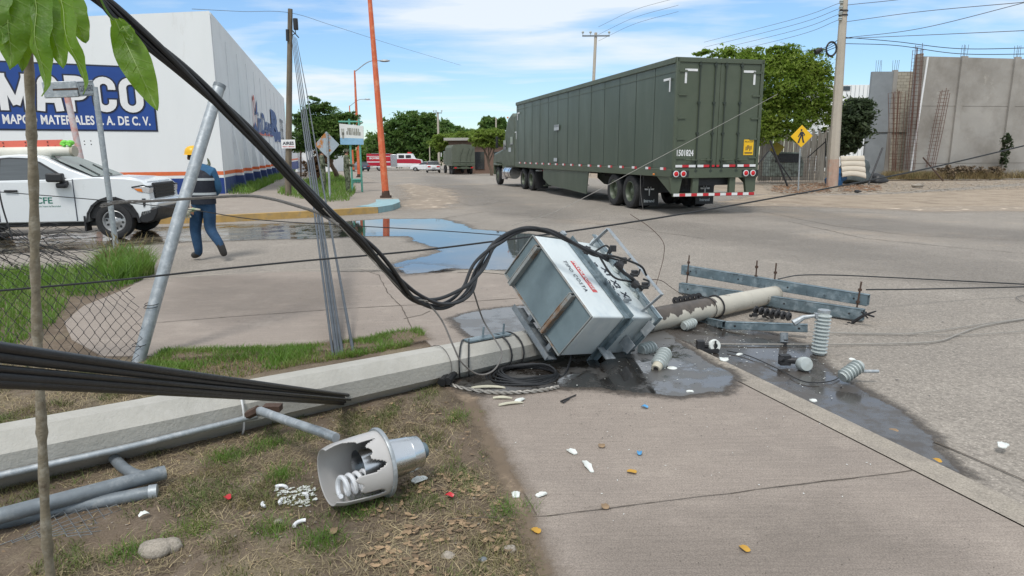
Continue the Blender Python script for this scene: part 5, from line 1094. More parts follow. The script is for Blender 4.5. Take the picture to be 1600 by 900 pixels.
b.tube([(0, -.02, 1.3), (2.5, -.02, 1.35)], .03, 6); b.build('canvas_fold', M['tarp'], AT, local=True, smooth=True)
lb('load_bed', [((1.25, 2.3, .98), (2.5, 4.7, .16)), ((1.25, 2.5, .72), (.8, 6.6, .2)), ((1.25, -.05, .68), (2.3, .1, .14))], 'trailer', AT)
lb('cab', [((1.25, 5.7, 1.75), (2.3, 1.9, 1.5))], 'trailer', AT, bevel=.08); lb('wing_mirror', [((-.2, 6.1, 2.1), (.1, .1, .45))], 'white_tape', AT)
for x in (.25, 2.25):
    for y in (1.1, 2.3, 6.1): wheel(AT, (x, y, .47), .47, .28, (-1 if x < 1 else 1, 0, 0), 'darkmetal', n=20)
for x in (.35, 2.15): lb('tail_light', [((x, -.11, .72), (.25, .03, .12))], 'red_lens', AT)
lb('number_plate', [((1.5, -.11, .72), (.3, .02, .14))], 'white_tape', AT)
FY = 112; o_ = gY(572.5, FY); FE = thing('fire_engine', 'red and white fire engine crossing the far end of the street', 'fire engine', o_, 0)
s = FY/FPX; fx = lambda px: (px-572.5)*s; fz = lambda row: P(600, row, FY).z-o_.z
lb('pump_body', [(((fx(609)+0)/2, 1.2, 1.8), (fx(609), 2.4, 1.95))], 'fire_red', FE, bevel=.05)
lb('pump_panel', [(((fx(609)+fx(619))/2, 1.2, 1.65), (fx(619)-fx(609), 2.4, 2.0))], 'alum', FE, bevel=.04)
b = MB(); b.prism([(fx(619), .75), (fx(619), 2.75), (fx(641), 2.75), (fx(645), 1.95), (fx(655), 1.75), (fx(656.5), 1.1), (fx(656.5), .75)], 0, 2.4, frame((0, 2.4, 0), (1, 0, 0), (0, -1, 0)) if False else Matrix(((1, 0, 0, 0), (0, 0, 1, 0), (0, 1, 0, 0), (0, 0, 0, 1)))); fc = b.build('cab', M['white_paint'], FE, local=True, bevel=.06)
b = MB(); b.prism([(fx(619), 1.25), (fx(619), 1.9), (fx(645.5), 1.92), (fx(655.2), 1.76), (fx(656.8), 1.15)], -.01, .0, Matrix(((1, 0, 0, 0), (0, 0, 1, 0), (0, 1, 0, 0), (0, 0, 0, 1)))); b.build('red_band', M['fire_red'], fc, local=True)
b = MB(); [b.box(((fx(a)+fx(c))/2, -.01, 2.3), (fx(c)-fx(a), .02, .5)) for a, c in ((621.5, 630), (632.5, 640.5))]; b.build('side_window', M['glass_dark'], fc, local=True)
lb('white_stripe', [((fx(609)/2, -.01, 1.45), (fx(609)-.05, .02, .14)), ((fx(609)/2, -.01, 2.35), (fx(609)-.05, .02, .08))], 'white_tape', FE); lb('locker_shutter', [((fx(586), -.012, 1.95), (1.2, .02, .6)), ((fx(601), -.012, 1.95), (1.1, .02, .6))], 'red_tape', FE)
text_fit('BOMBEROS', (fx(577), -.03, 1.9), (1, 0, 0), (0, 0, 1), 2.6, .3, 'lettering', M['white_tape'], FE, local=True, bold=.04)
lb('roof_beacon', [((fx(637), 1.2, 2.9), (.5, 1.6, .22))], 'red_lens', FE, bevel=.03)
lb('side_handrail', [((fx(594), -.04, 2.8), (3, .05, .06))], 'chrome', FE); lb('running_board', [((fx(615), .15, .68), (7, .3, .14))], 'white_tape', FE)
for x in (fx(591.5), fx(646)): wheel(FE, (x, .18, .52), .52, .3, (0, -1, 0), 'chrome', dish=-.1, n=20); wheel(FE, (x, 2.25, .52), .52, .3, (0, 1, 0), 'chrome', dish=-.1, n=16)
def carm(name, label, o_, rz, m, L_=4.5, W_=1.75, H_=1.42):
    t = thing(name, label, 'car', o_, rz, 'parked cars at the far end')
    MX = Matrix(((0, 0, 1, -W_/2), (1, 0, 0, 0), (0, 1, 0, 0), (0, 0, 0, 1)))
    b = MB(); b.prism([(0, .35), (-.02, .8), (.08, .98), (.75, 1.02), (3.1, .98), (4.3, .78), (L_, .55), (L_, .3), (4.05, .25), (3.95, .5), (3.65, .62), (3.35, .5), (3.25, .25), (1.25, .25), (1.15, .5), (.85, .62), (.55, .5), (.45, .25)], 0, W_, MX); bd = b.build('body', m, t, local=True, bevel=.07, seg=3)
    b = MB(); z0_, z1_ = 1.0, H_; A = [(-W_/2+.06, .45, z0_), (W_/2-.06, .45, z0_), (W_/2-.06, 3.15, z0_-.02), (-W_/2+.06, 3.15, z0_-.02), (-W_/2+.22, 1.05, z1_), (W_/2-.22, 1.05, z1_), (W_/2-.22, 2.35, z1_), (-W_/2+.22, 2.35, z1_)]
    b.add(A, [(0, 1, 5, 4), (1, 2, 6, 5), (2, 3, 7, 6), (3, 0, 4, 7)]); b.build('window', M['glass_dark'], t, local=True)
    b = MB(); b.box((0, 1.7, z1_+.01), (W_-.4, 1.4, .05)); b.build('roof', m, bd, local=True, bevel=.02)
    for x in (-W_/2+.3, W_/2-.3):
        b = MB(); b.box((x, -.03, .8), (.38, .05, .14)); b.build('tail_light', M['red_lens'], t, local=True)
    b = MB(); b.box((0, -.04, .62), (.42, .02, .14)); b.build('number_plate', M['band'], t, local=True)
    b = MB(); b.box((0, -.03, .38), (W_-.2, .06, .12)); b.build('bumper', M['black'], t, local=True)
    for x in (-W_/2+.1, W_/2-.1):
        for y in (.85, 3.65): wheel(t, (x, y, .31), .31, .2, (-1 if x < 0 else 1, 0, 0), 'rim', n=18)
    return t
carm('white_car', 'white saloon car seen from behind, between fire engine and canvas lorry', gY(677, 86), .15, M['truck_white'])
carm('white_car', 'white car side-on just behind the fire engine bonnet', gY(664, 106)+Vector((2.2, 0, 0)), 1.45, M['truck_white'])
carm('dark_blue_car', 'dark blue car partly hidden behind the sign posts and fire engine tail', gY(569, 104), .5, mat('dark_blue_car_paint', (.03, .05, .09), .3, coat=.5))
# ------------------------------------------------------------------ timber pole with its box and small sign
g0 = G(450, 305, .16); tp = P(453.5, 14, g0.y)
tpole = thing('timber_pole', 'weathered timber utility pole standing on the far pavement by the warehouse', 'utility pole', g0)
b = MB(); b.tube([g0-UP*.1, g0.lerp(tp, .5), tp], [.125, .11, .085], 12); b.build('shaft', M['timber'], tpole, smooth=True)
b = MB(); c = P(462, 38, g0.y); b.lathe([(0, -.2), (.085, -.19), (.09, -.15), (.09, .15), (.085, .2), (0, .21)], T(*c), 12); b.build('junction_box', M['black'], tpole, smooth=True)
b = MB(); b.tube([P(461, 45, g0.y), P(462, 52, g0.y), P(455, 56, g0.y)], .018, 5); b.tube([P(456, 47, g0.y), P(467, 59, g0.y)], .02, 5); b.tube([P(449, 46, g0.y-.1), P(449.5, 64, g0.y-.1)], .06, 6); b.build('bracket', M['black'], tpole)
c = P(450.5, 225, g0.y-.16); sgn = MB(); sgn.box(c, (.52, .015, .32)); sp_ = tag(sgn.build('small_sign', M['white_paint']), 'small white sign fixed to the timber pole, black and red lettering', 'sign')
text_fit('AIRES', (c.x-.21, c.y-.012, c.z-.03), (1, 0, 0), (0, 0, 1), .42, .12, 'lettering', M['letter_black'], sp_, bold=.03)
text_fit('VENTA Y SERVICIO', (c.x-.22, c.y-.012, c.z-.12), (1, 0, 0), (0, 0, 1), .44, .045, 'lettering', M['red_tape'], sp_, bold=.02)
wire('telephone_cable', [P(300, 14, 22), P(380, 18, 26), P(453, 20, g0.y), P(520, 40, 33), P(620, 72, 42), P(720, 102, 54)], .008, 'grey_wire', 'thin high wire passing over the timber pole top', group=None)
b = MB(); q_ = G(470, 289, .16); b.tube([q_-UP*.05, P(470, 236, q_.y)], .04, 6); tag(b.build('rusty_post', M['rust']), 'thin rusty stake right of the timber pole', 'post')
# ------------------------------------------------------------------ orange lamp posts
def orange(bx, by, tx, ty, r0, r1, label, arm=None, zb_=.0):
    g = G(bx, by, zb_); tp = P(tx, ty, g.y); t = thing('orange_lamp_post', label, 'lamp post', g, group='orange lamp posts')
    b = MB(); b.tube([g, g.lerp(tp, .3), tp], [r0, r0*.8+r1*.2, r1], 8); b.build('shaft', M['orange_pole'], t)
    b = MB(); b.box(g+UP*.04, (r0*2.8, r0*2.8, .08)); b.lathe([(r0*1.3, 0), (r0*1.04, .25)], T(*g), 8); b.build('base_plate', M['rust'], t)
    if arm:
        b = MB(); c = P(arm[0], arm[1], g.y); b.tube(catmull([tp-UP*.1, tp.lerp(c, .5)+UP*.3, c], 5), .04, 6); b.build('arm', M['galv'], t)
        b = MB(); b.ball(c, (.42, .16, .1), 12); b.build('lamp_head', M['galv'], t, smooth=True)
    return t
orange(603, 309, 575.5, -28, .125, .07, 'tallest leaning orange lamp post at the blue kerb corner', zb_=.16)
orange(561.5, 277, 554, 110, .15, .06, 'second orange lamp post behind the poster frame', arm=(601, 95), zb_=.16)
orange(552.5, 268, 546, 165, .16, .06, 'farthest orange lamp post beyond the poster frame', arm=(574, 155), zb_=.16)
# poster frame on teal posts
gR, gL = G(566, 300, .16), G(551, 300, .16); pf = thing('poster_frame', 'white and blue faded poster on two teal posts with a crossbar', 'sign', (gL+gR)/2)
for g_, tx in ((gL, 545.5), (gR, 560.5)): b = MB(); b.tube([g_, P(tx, 186, g_.y)], .042, 8); b.build('post', M['teal'], pf)
b = MB(); b.tube([P(550, 281, gL.y), P(565, 281, gR.y)], .05, 6); b.tube([P(550, 283.5, gL.y), P(565, 283.5, gR.y)], .03, 6)
for k in range(3): b.tube([P(553+k*4, 281, gL.y), P(553+k*4, 286, gL.y)], .03, 6)
b.tube([P(529, 190, gL.y), P(566, 190, gL.y)], .03, 6); b.build('crossbar', M['teal'], pf)
b = MB(); a, c, d, e = P(530, 193, gL.y-.1), P(567.5, 197, gL.y-.1), P(568, 226, gL.y-.1), P(532, 226, gL.y-.1); n = Vector((0, .05, 0)); b.add([a, c, d, e, a+n, c+n, d+n, e+n], [(0, 1, 2, 3), (4, 5, 6, 7), (0, 1, 5, 4), (1, 2, 6, 5), (2, 3, 7, 6), (3, 0, 4, 7)]); pst = b.build('poster', mat('white_poster', (.72, .73, .7), .6, var=.05, scale=3), pf)
b = MB(); u = Vector((0, -.006, 0)); b.add([e.lerp(a, .33)+u, d.lerp(c, .33)+u, d+u, e+u], [(0, 1, 2, 3)]); b.build('blue_panel', mat('faded_blue_print', (.25, .45, .62), .6), pst)
b = MB()
for r_, (z_, x0, x1) in enumerate(((.75, .35, .85), (.58, .3, .88), (.44, .12, .2), (.62, .1, .2))):
    x = x0
    while x < x1: p_ = e.lerp(d, x).lerp(a.lerp(c, x), z_)+u*1.4; b.box(p_, (.035, .004, .13 if r_ < 2 else .25)); x += random.choice((.035, .05, .07))
b.build('lettering', mat('faded_lettering', (.3, .3, .26), .7), pst)
# diamond sign seen from the back
g0 = G(516, 313, .16); ds = thing('diamond_sign', 'back of a silver diamond road sign with rusty patches on a thin post', 'sign', g0)
b = MB(); b.tube([g0, P(511, 208, g0.y)], .035, 8); b.build('post', M['galv'], ds); c = P(511, 226, g0.y+.04); d = 19*g0.y/FPX
b = MB(); b.prism([(-d, 0), (0, -d*1.04), (d, 0), (0, d*1.04)], 0, .01, frame(c, (1, 0, .0), (0, -1, 0))); b.build('plate', mat('peeling_sign_back', (.4, .46, .5), .4, .4, var=.15, scale=2, col2=(.5, .2, .05), c2amt=(.5, .56), c2scale=2.6), ds)
# ------------------------------------------------------------------ people
def skin_mesh(V, E, Rr, lv=2):
    me = bpy.data.meshes.new('s'); me.from_pydata([tuple(v) for v in V], E, []); o = bpy.data.objects.new('s', me); COL.objects.link(o)
    o.modifiers.new('skin', 'SKIN'); 
    for i, r in enumerate(Rr): me.skin_vertices[0].data[i].radius = r if isinstance(r, tuple) else (r, r)
    me.skin_vertices[0].data[0].use_root = True
    sd_ = o.modifiers.new('sub', 'SUBSURF'); sd_.levels = lv; sd_.render_levels = lv
    bpy.context.view_layer.update(); out = bpy.data.meshes.new_from_object(o.evaluated_get(bpy.context.evaluated_depsgraph_get())); bpy.data.objects.remove(o); bpy.data.meshes.remove(me); return out
def person(label, base, J, mats, rz=0, helmet=None, vest=False, cap=None, glove=False, scale=1.0):
    """J: joint positions, local metres. mats: trousers, shirt"""
    t = thing('person', label, 'person', base, rz); t.scale = (scale,)*3
    names = ['pelvis', 'waist', 'chest', 'neck', 'head', 'crown', 'lsh', 'lel', 'lwr', 'lhand', 'rsh', 'rel', 'rwr', 'rhand', 'lhip', 'lkn', 'lan', 'ltoe', 'rhip', 'rkn', 'ran', 'rtoe']
    V = [Vector(J[k]) for k in names]; ix = {k: i for i, k in enumerate(names)}
    E = [('pelvis', 'waist'), ('waist', 'chest'), ('chest', 'neck'), ('neck', 'head'), ('head', 'crown'), ('chest', 'lsh'), ('lsh', 'lel'), ('lel', 'lwr'), ('lwr', 'lhand'), ('chest', 'rsh'), ('rsh', 'rel'), ('rel', 'rwr'), ('rwr', 'rhand'), ('pelvis', 'lhip'), ('lhip', 'lkn'), ('lkn', 'lan'), ('lan', 'ltoe'), ('pelvis', 'rhip'), ('rhip', 'rkn'), ('rkn', 'ran'), ('ran', 'rtoe')]
    Rr = {'pelvis': (.15, .12), 'waist': (.155, .115), 'chest': (.17, .12), 'neck': .055, 'head': (.085, .1), 'crown': .07, 'lsh': .08, 'lel': .066, 'lwr': .045, 'lhand': (.042, .027), 'rsh': .08, 'rel': .066, 'rwr': .038, 'rhand': (.04, .025), 'lhip': .125, 'lkn': .092, 'lan': .066, 'ltoe': .055, 'rhip': .125, 'rkn': .092, 'ran': .066, 'rtoe': .055}
    E = [(ix[a], ix[b_]) for a, b_ in E]; rad = [Rr[k] for k in names]
    for sd_ in ('l', 'r'):              # fingers
        h = V[ix[sd_+'hand']]; w = V[ix[sd_+'wr']]; dr = (h-w).normalized(); sx = dr.cross(Vector((0, 1, 0))).normalized()
        for k, (u, ln) in enumerate(((-.026, .055), (-.009, .065), (.009, .062), (.026, .05))):
            V.append(h+sx*u+dr*.03); V.append(h+sx*u*1.1+dr*(.03+ln)); n_ = len(V); E += [(ix[sd_+'hand'], n_-2), (n_-2, n_-1)]; rad += [.009, .008]
        V.append(h-sx*.05+dr*.005); V.append(h-sx*.055+dr*.045); n_ = len(V); E += [(ix[sd_+'hand'], n_-2), (n_-2, n_-1)]; rad += [.011, .009]
    me = skin_mesh(V, E, rad); me.name = 'body'
    for m_ in mats+[M['skin'], M['boot']]: me.materials.append(m_)
    segs = [(V[a], V[b_], nm) for (a, b_), nm in zip(E[:21], ['tr', 'sh', 'sh', 'sk', 'sk', 'sh', 'sh', 'sh', 'sk', 'sh', 'sh', 'sh', 'sk', 'tr', 'tr', 'tr', 'bt', 'tr', 'tr', 'tr', 'bt'])]
    for p in me.polygons:
        c = p.center; best = (9, 'sh')
        for a, b_, nm in segs:
            ab = b_-a; tt = max(0, min(1, (c-a).dot(ab)/ab.length_squared)); d_ = (c-a-ab*tt).length
            if d_ < best[0]: best = (d_, nm)
        if best[1] == 'sk' and c.z < J['neck'][2]-.02 and c.z > J['lwr'][2]+.05 and c.z > 1.2: best = (0, 'sh')
        p.material_index = {'tr': 0, 'sh': 1, 'sk': 2, 'bt': 3}[best[1]]; p.use_smooth = True
    o = bpy.data.objects.new('body', me); COL.objects.link(o); o.parent = t
    fd = Vector(J['face']).normalized(); hc = V[ix['head']]; sx = fd.cross(UP).normalized()
    b = MB(); b.ball(hc+fd*.098+UP*-.005, (.014, .014, .022), 8); 
    for s_ in (-1, 1): b.ball(hc+sx*s_*.09, (.02, .02, .032), 8)
    b.build('nose_and_ears', M['skin'], o, local=True, smooth=True)
    b = MB()
    for s_ in (-1, 1): b.ball(hc+fd*.086+sx*s_*.032+UP*.02, .011, 6)
    b.box(hc+fd*.092-UP*.045, (.03, .03, .008)); b.build('eyes_and_mouth', M['hair'], o, local=True)
    b = MB(); b.ball(hc+UP*.03-fd*.014, (.099, .106, .1), 14); b.v = [v if v[2] > hc.z-.05 else (v[0], v[1], hc.z-.05) for v in b.v]; b.build('hair', M['hair'], t, local=True, smooth=True)
    top = hc+UP*.06
    if helmet:
        b = MB(); pr_ = [(.16, -.01), (.135, .0), (.133, .03), (.12, .08), (.085, .115), (.04, .13), (0, .135)]; b.lathe(pr_, T(*top)@Matrix.Rotation(0, 4, 'X'), 20)
        b.box(top+fd*.15, (.12, .12, .012)); b.build('helmet', helmet, t, local=True, smooth=True)
    if cap:
        b = MB(); b.lathe([(.108, -.03), (.112, .03), (.11, .07), (.0, .08)], T(*top), 16); b.box(top+fd*.14-UP*.0, (.15, .12, .012)); b.build('cap', cap, t, local=True, smooth=True)
    if vest:
        me = MB(); rings = []
        n_ = 20; pv, ch, nk = V[ix['pelvis']], V[ix['chest']], V[ix['neck']]; sh_ = (V[ix['rsh']]-V[ix['lsh']]); sh_.z = 0; sh_.normalize(); fy = Vector((-sh_.y, sh_.x, 0))
        for (u, rx, ry) in ((-.05, .2, .155), (.15, .195, .15), (.45, .2, .155), (.75, .215, .165), (.98, .215, .155), (1.12, .17, .12), (1.22, .09, .085)):
            c = pv.lerp(ch, u) if u <= 1 else ch.lerp(nk, (u-1)*3.2); rings.append([c+sh_*rx*math.cos(a/n_*6.283)+fy*ry*math.sin(a/n_*6.283) for a in range(n_)])
        for r_ in rings: me.v += [tuple(q) for q in r_]
        me.f = [(i*n_+j, i*n_+(j+1) % n_, (i+1)*n_+(j+1) % n_, (i+1)*n_+j) for i in range(len(rings)-1) for j in range(n_)]; me.m = [0]*len(me.f)
        vo = me.build('vest', M['vest'], t, local=True, smooth=True)
        b = MB()
        for (u, rx, ry) in ((.33, .203, .158), (.86, .221, .168)):
            c = pv.lerp(ch, u); b.lathe([(1, -.019), (1, .019)], Matrix.Translation(c)@Matrix((sh_*rx, fy*ry, UP)).transposed().to_4x4(), 24)
        b.build('reflective_band', M['band'], vo, local=True)
    if glove:
        b = MB(); h = V[ix['lhand']]+Vector((.01, -.05, 0)); b.ball(h+Vector((.0, -.03, -.05)), (.085, .05, .06), 10)
        for k in range(5): b.tube([h+Vector((-.04+.025*k, -.03, -.08)), h+Vector((-.06+.035*k, -.03, -.16+.01*k))], [.014, .01], 6)
        b.tube([h+Vector((.02, -.03, -.02)), h+Vector((.12, -.03, 0)), h+Vector((.24, -.03, 0))], [.04, .035, .012], 8); gl = b.build('work_gloves', M['glove'], None if False else t, local=True, smooth=True)
    return t
J = dict(pelvis=(.11, 0, .93), waist=(.13, 0, 1.12), chest=(.14, 0, 1.36), neck=(.06, .03, 1.53), head=(.0, .05, 1.63), crown=(-.01, .05, 1.7), lsh=(-.06, .02, 1.42), lel=(-.12, -.04, 1.13), lwr=(-.13, -.08, .9), lhand=(-.12, -.1, .83),
         rsh=(.31, -.02, 1.42), rel=(.36, .03, 1.14), rwr=(.24, .18, 1.05), rhand=(.18, .24, 1.04), lhip=(.02, 0, .9), lkn=(-.08, .02, .5), lan=(-.04, 0, .1), ltoe=(-.2, .1, .055), rhip=(.2, 0, .9), rkn=(.16, .02, .5), ran=(.38, -.14, .27), rtoe=(.43, -.12, .07), face=(-.75, .65, 0))
pb = G(316, 406)
person('lineman in yellow helmet and navy vest walking away behind the leaning pipe', pb, J, [M['denim'], M['shirt']], helmet=M['helmet'], vest=True, glove=True)
JS = dict(pelvis=(0, 0, .95), waist=(0, 0, 1.13), chest=(0, 0, 1.37), neck=(0, .02, 1.52), head=(0, .04, 1.62), crown=(0, .04, 1.69), lsh=(-.19, 0, 1.43), lel=(-.25, .02, 1.15), lwr=(-.12, .25, 1.08), lhand=(-.06, .28, 1.08),
          rsh=(.19, 0, 1.43), rel=(.26, .02, 1.15), rwr=(.14, .25, 1.12), rhand=(.08, .28, 1.13), lhip=(-.09, 0, .92), lkn=(-.1, .02, .5), lan=(-.1, 0, .1), ltoe=(-.12, .14, .05), rhip=(.09, 0, .92), rkn=(.12, .03, .5), ran=(.13, 0, .1), rtoe=(.17, .14, .05), face=(0, 1, 0))
for (px, py, rz, lb_, z_) in ((543.5, 302, -1.2, 'soldier in camouflage looking down at something in the hands, in front of the teal posts', .16), (506, 303, -1.4, 'soldier in camouflage standing behind the diamond sign post', .16), (323, 303, 3.0, 'soldier in camouflage at the warehouse corner, half hidden behind the lineman', .16)):
    person(lb_, G(px, py, z_), JS, [M['camo'], M['camo']], rz=rz, cap=M['camo'], scale=.99)
# ------------------------------------------------------------------ pickup
o_ = G(181, 373.5, -.005); PK = thing('pickup_truck', 'white single cab utility pickup with green letters on its door, parked in the side street', 'pickup truck', o_, R(9)); PK.scale = (.86,)*3
MY = lambda y0: Matrix(((1, 0, 0, 0), (0, 0, 1, y0), (0, 1, 0, 0), (0, 0, 0, 1)))
def arch(cx_, r=.56, z=.41, n=9): return [(cx_+r*math.cos(a), z+r*math.sin(a)) for a in [math.pi*k/(n-1) for k in range(n)]]
prof = [(-4.9, .62), (-4.9, 1.36), (-2.8, 1.39), (-.9, 1.42), (-.3, 1.46), (.35, 1.43), (.7, 1.37), (.84, 1.24), (.87, .9), (.86, .6), (.6, .5)]+arch(0)[:]+[(-.6, .42), (-3.0, .42)]+arch(-3.6)+[(-4.2, .5)]
b = MB(); b.prism(prof, 0, 2.0, MY(0))
# hood crown and cab
def loft(b, rings):
    k = len(rings[0]); n0 = len(b.v)
    for r_ in rings: b.v += [tuple(q) for q in r_]
    fs = [(n0+i*k+j, n0+i*k+(j+1) % k, n0+(i+1)*k+(j+1) % k, n0+(i+1)*k+j) for i in range(len(rings)-1) for j in range(k)]+[tuple(n0+j for j in range(k)), tuple(n0+(len(rings)-1)*k+j for j in range(k))]
    b.f += fs; b.m += [b.mi]*len(fs)
cabp = [(-2.72, 1.36), (-2.66, 1.6), (-2.5, 1.88), (-2.3, 1.96), (-1.95, 1.985), (-1.55, 1.96), (-1.4, 1.92), (-.9, 1.66), (-.3, 1.42)]
def cabring(inz): return [(x, inz(z), z) for x, z in cabp]
loft(b, [cabring(lambda z: .03+(z-1.36)*.26), cabring(lambda z: .12+(z-1.36)*.3) if False else [(x, 1.0, z+(.03 if z > 1.8 else 0)) for x, z in cabp], cabring(lambda z: 1.97-(z-1.36)*.26)])
bd = b.build('body', M['truck_white'], PK, local=True, bevel=.055, seg=3)
b = MB(); b.prism([(-.28, 1.46), (.4, 1.44), (.76, 1.35), (.76, 1.3), (-.28, 1.3)], .22, 1.78, MY(0)); b.build('bonnet', M['truck_white'], PK, local=True, bevel=.05, seg=3)
ty = lambda z: .03+(z-1.36)*.26-.012
def sideq(name, pts, m, par, off=0): b = MB(); b.add([(x, ty(z)-off, z) for x, z in pts], [tuple(range(len(pts)))]); return b.build(name, m, par, local=True)
M['side_glass'] = mat('grey_side_glass', (.09, .1, .105), .12, var=.15, scale=3, stretch=(.4, 1, 6), spec=.7)
dr = MB(); dr.box((-1.6, -.004, .9), (1.62, .012, .92)); dr_o = dr.build('door', M['truck_white'], PK, local=True, bevel=.006)
sw_ = sideq('side_window', [(-2.33, 1.4), (-.98, 1.4), (-1.08, 1.5), (-1.5, 1.78), (-1.72, 1.87), (-2.1, 1.89), (-2.3, 1.87)], M['side_glass'], PK, .012)
sideq('window_frame', [(-2.38, 1.37), (-.86, 1.37), (-1.02, 1.52), (-1.47, 1.81), (-1.7, 1.9), (-2.12, 1.92), (-2.35, 1.9)], M['black'], sw_, .006)
b = MB(); wn = [( -.4, 1.46), (-1.38, 1.9)]
b.add([(-.36, .14, 1.475), (-.36, 1.86, 1.475), (-1.38, 1.68, 1.955), (-1.38, .32, 1.955)], [(0, 1, 2, 3)]); ws = b.build('windscreen', mat('windscreen_glass', (.12, .16, .15), .06, var=.1, spec=.8), PK, local=True)
b = MB(); b.tube([(-.38, .5, 1.5), (-.9, .75, 1.74)], .012, 5); b.tube([(-.38, 1.2, 1.5), (-.9, 1.45, 1.74)], .012, 5); b.build('wiper', M['black'], ws, local=True)
for x, z0_, z1_ in ((-.78, .45, 1.42), (-2.42, .45, 1.5)): b = MB(); b.box((x, -.008, (z0_+z1_)/2), (.012, .012, z1_-z0_)); b.build('door_seam', M['dark_outline'], PK, local=True)
b = MB(); b.box((-2.1, -.03, 1.16), (.27, .05, .05)); b.build('door_handle', M['black'], dr_o, local=True, bevel=.015)
b = MB(); b.box((-1.05, -.2, 1.46), (.36, .16, .2)); b.box((-.93, -.08, 1.33), (.14, .2, .12)); b.box((-.95, -.16, 1.28), (.22, .14, .12)); b.build('wing_mirror', M['black'], PK, local=True, bevel=.04, seg=3)
b = MB(); b.box((-1.05, 2.2, 1.46), (.36, .16, .2)); b.box((-.93, 2.08, 1.36), (.14, .2, .1)); b.build('wing_mirror', M['black'], PK, local=True, bevel=.04)
text_fit('CFE', (-1.62, -.011, .86), (1, 0, 0), (0, 0, 1), .36, .15, 'lettering', M['green_txt'], dr_o, local=True, bold=.02)
text_fit('Comisión Federal de Electricidad', (-1.66, -.011, .78), (1, 0, 0), (0, 0, 1), .56, .04, 'lettering', M['green_txt'], dr_o, local=True)
# nose
b = MB(); b.box((.85, 1.0, 1.12), (.06, 1.45, .38)); gr = b.build('grille', M['black'], PK, local=True, bevel=.03)
b = MB()
for k in range(5): b.box((.89, 1.0, .98+.07*k), (.025, 1.4, .022))
b.build('grille_bar', M['darkmetal'], gr, local=True)
for y in (.0, 2.0):
    s_ = 1 if y == 0 else -1; b = MB(); b.prism([(.52, 1.2), (.6, 1.12), (.86, 1.06), (.88, 1.2), (.72, 1.24)], -.012, .24, MY(0) if y == 0 else MY(2.0-.228)); hl = b.build('headlight', M['lens'], PK, local=True, bevel=.01)
    b = MB(); b.prism([(.53, 1.19), (.61, 1.125), (.72, 1.1), (.7, 1.18)], -.02, .03, MY(0) if y == 0 else MY(1.98)); b.build('indicator', M['amber'], hl, local=True)
    b = MB(); b.prism([(.48, 1.2), (.72, 1.245), (.885, 1.21), (.885, 1.235), (.72, 1.27), (.48, 1.23)], -.016, .2, MY(0) if y == 0 else MY(1.81)); b.build('lamp_trim', M['black'], hl, local=True)
b = MB(); b.prism([(.66, .72), (1.0, .72), (1.02, .84), (.92, .93), (.68, .93)], 0.02, 1.98, MY(0)); b.build('bumper', M['truck_white'], PK, local=True, bevel=.04, seg=3)
b = MB(); b.prism([(.55, .46), (.62, .66), (.8, .7), (1.01, .74), (.99, .6), (.9, .42), (.74, .36), (.56, .38)], .0, 2.0, MY(0)); b.build('lower_bumper', M['black'], PK, local=True, bevel=.03)
b = MB(); b.prism([(.68, .95), (.76, .95), (.74, .78), (.7, .74)], -.014, .1, MY(0)); b.build('air_slot', M['black'], PK, local=True)
b = MB()
for k in range(9):
    a0, a1 = math.pi*k/9-.05, math.pi*(k+1)/9; 
    b.add([(.60*math.cos(a0), -.02, .41+.6*math.sin(a0)), (.60*math.cos(a1), -.02, .41+.6*math.sin(a1)), (.545*math.cos(a1), -.02, .41+.545*math.sin(a1)), (.545*math.cos(a0), -.02, .41+.545*math.sin(a0))], [(0, 1, 2, 3)])
b.build('arch_trim', M['black'], PK, local=True)
b = MB(); b.box((0, .5, .75), (1.05, .9, .5)); b.box((-3.6, .5, .75), (1.05, .9, .5)); b.box((-1.6, 1.0, .36), (3, 1.7, .1)); b.box((0, 1.5, .75), (1.05, .9, .5)); b.build('wheel_well', M['black'], PK, local=True)
b = MB(); b.box((-.62, .12, .38), (.04, .28, .36)); b.build('mud_flap', M['black'], PK, local=True)
for y, ax in ((.14, -1), (1.86, 1)):
    for x in (0, -3.6): wheel(PK, (x, y, .42), .42, .27, (0, ax, 0), 'rim', dish=.12, lugs=6, holes=10, rimr=.6)
b = MB(); b.box((-1.9, 1.0, 1.42), (.5, 1.7, .5)); b.build('seat', M['darkmetal'], PK, local=True)
# roof rack, white tube and ladder on it
Yp = o_.y+.35
b = MB()
for x in (-2.6, -4.4):
    for y in (.2, 1.8): b.box((x, y, 1.7), (.06, .06, .98))
    b.box((x, 1.0, 2.2), (.07, 1.8, .06))
b.build('roof_rack', M['white_paint'], PK, local=True)
tb = thing('storage_tube', 'long white capped plastic tube strapped above the pickup roof', 'tube', P(60, 240, Yp)); b = MB(); b.tube([P(-160, 241, Yp-.6), P(114, 236, Yp)], .1, 16); b.build('tube', mat('ivory_tube', (.68, .66, .58), .6, var=.08), tb, smooth=True); b = MB(); b.tube([P(113, 236, Yp), P(117.5, 236, Yp)], .112, 16); b.build('end_cap', mat('tan_cap', (.42, .38, .3), .7), tb, smooth=True)
ld = thing('ladder', 'orange fibreglass ladder carried on the pickup roof rack', 'ladder', P(50, 228, Yp+.3)); M['ladder'] = mat('orange_fibreglass', (.72, .16, .11), .5, var=.08)
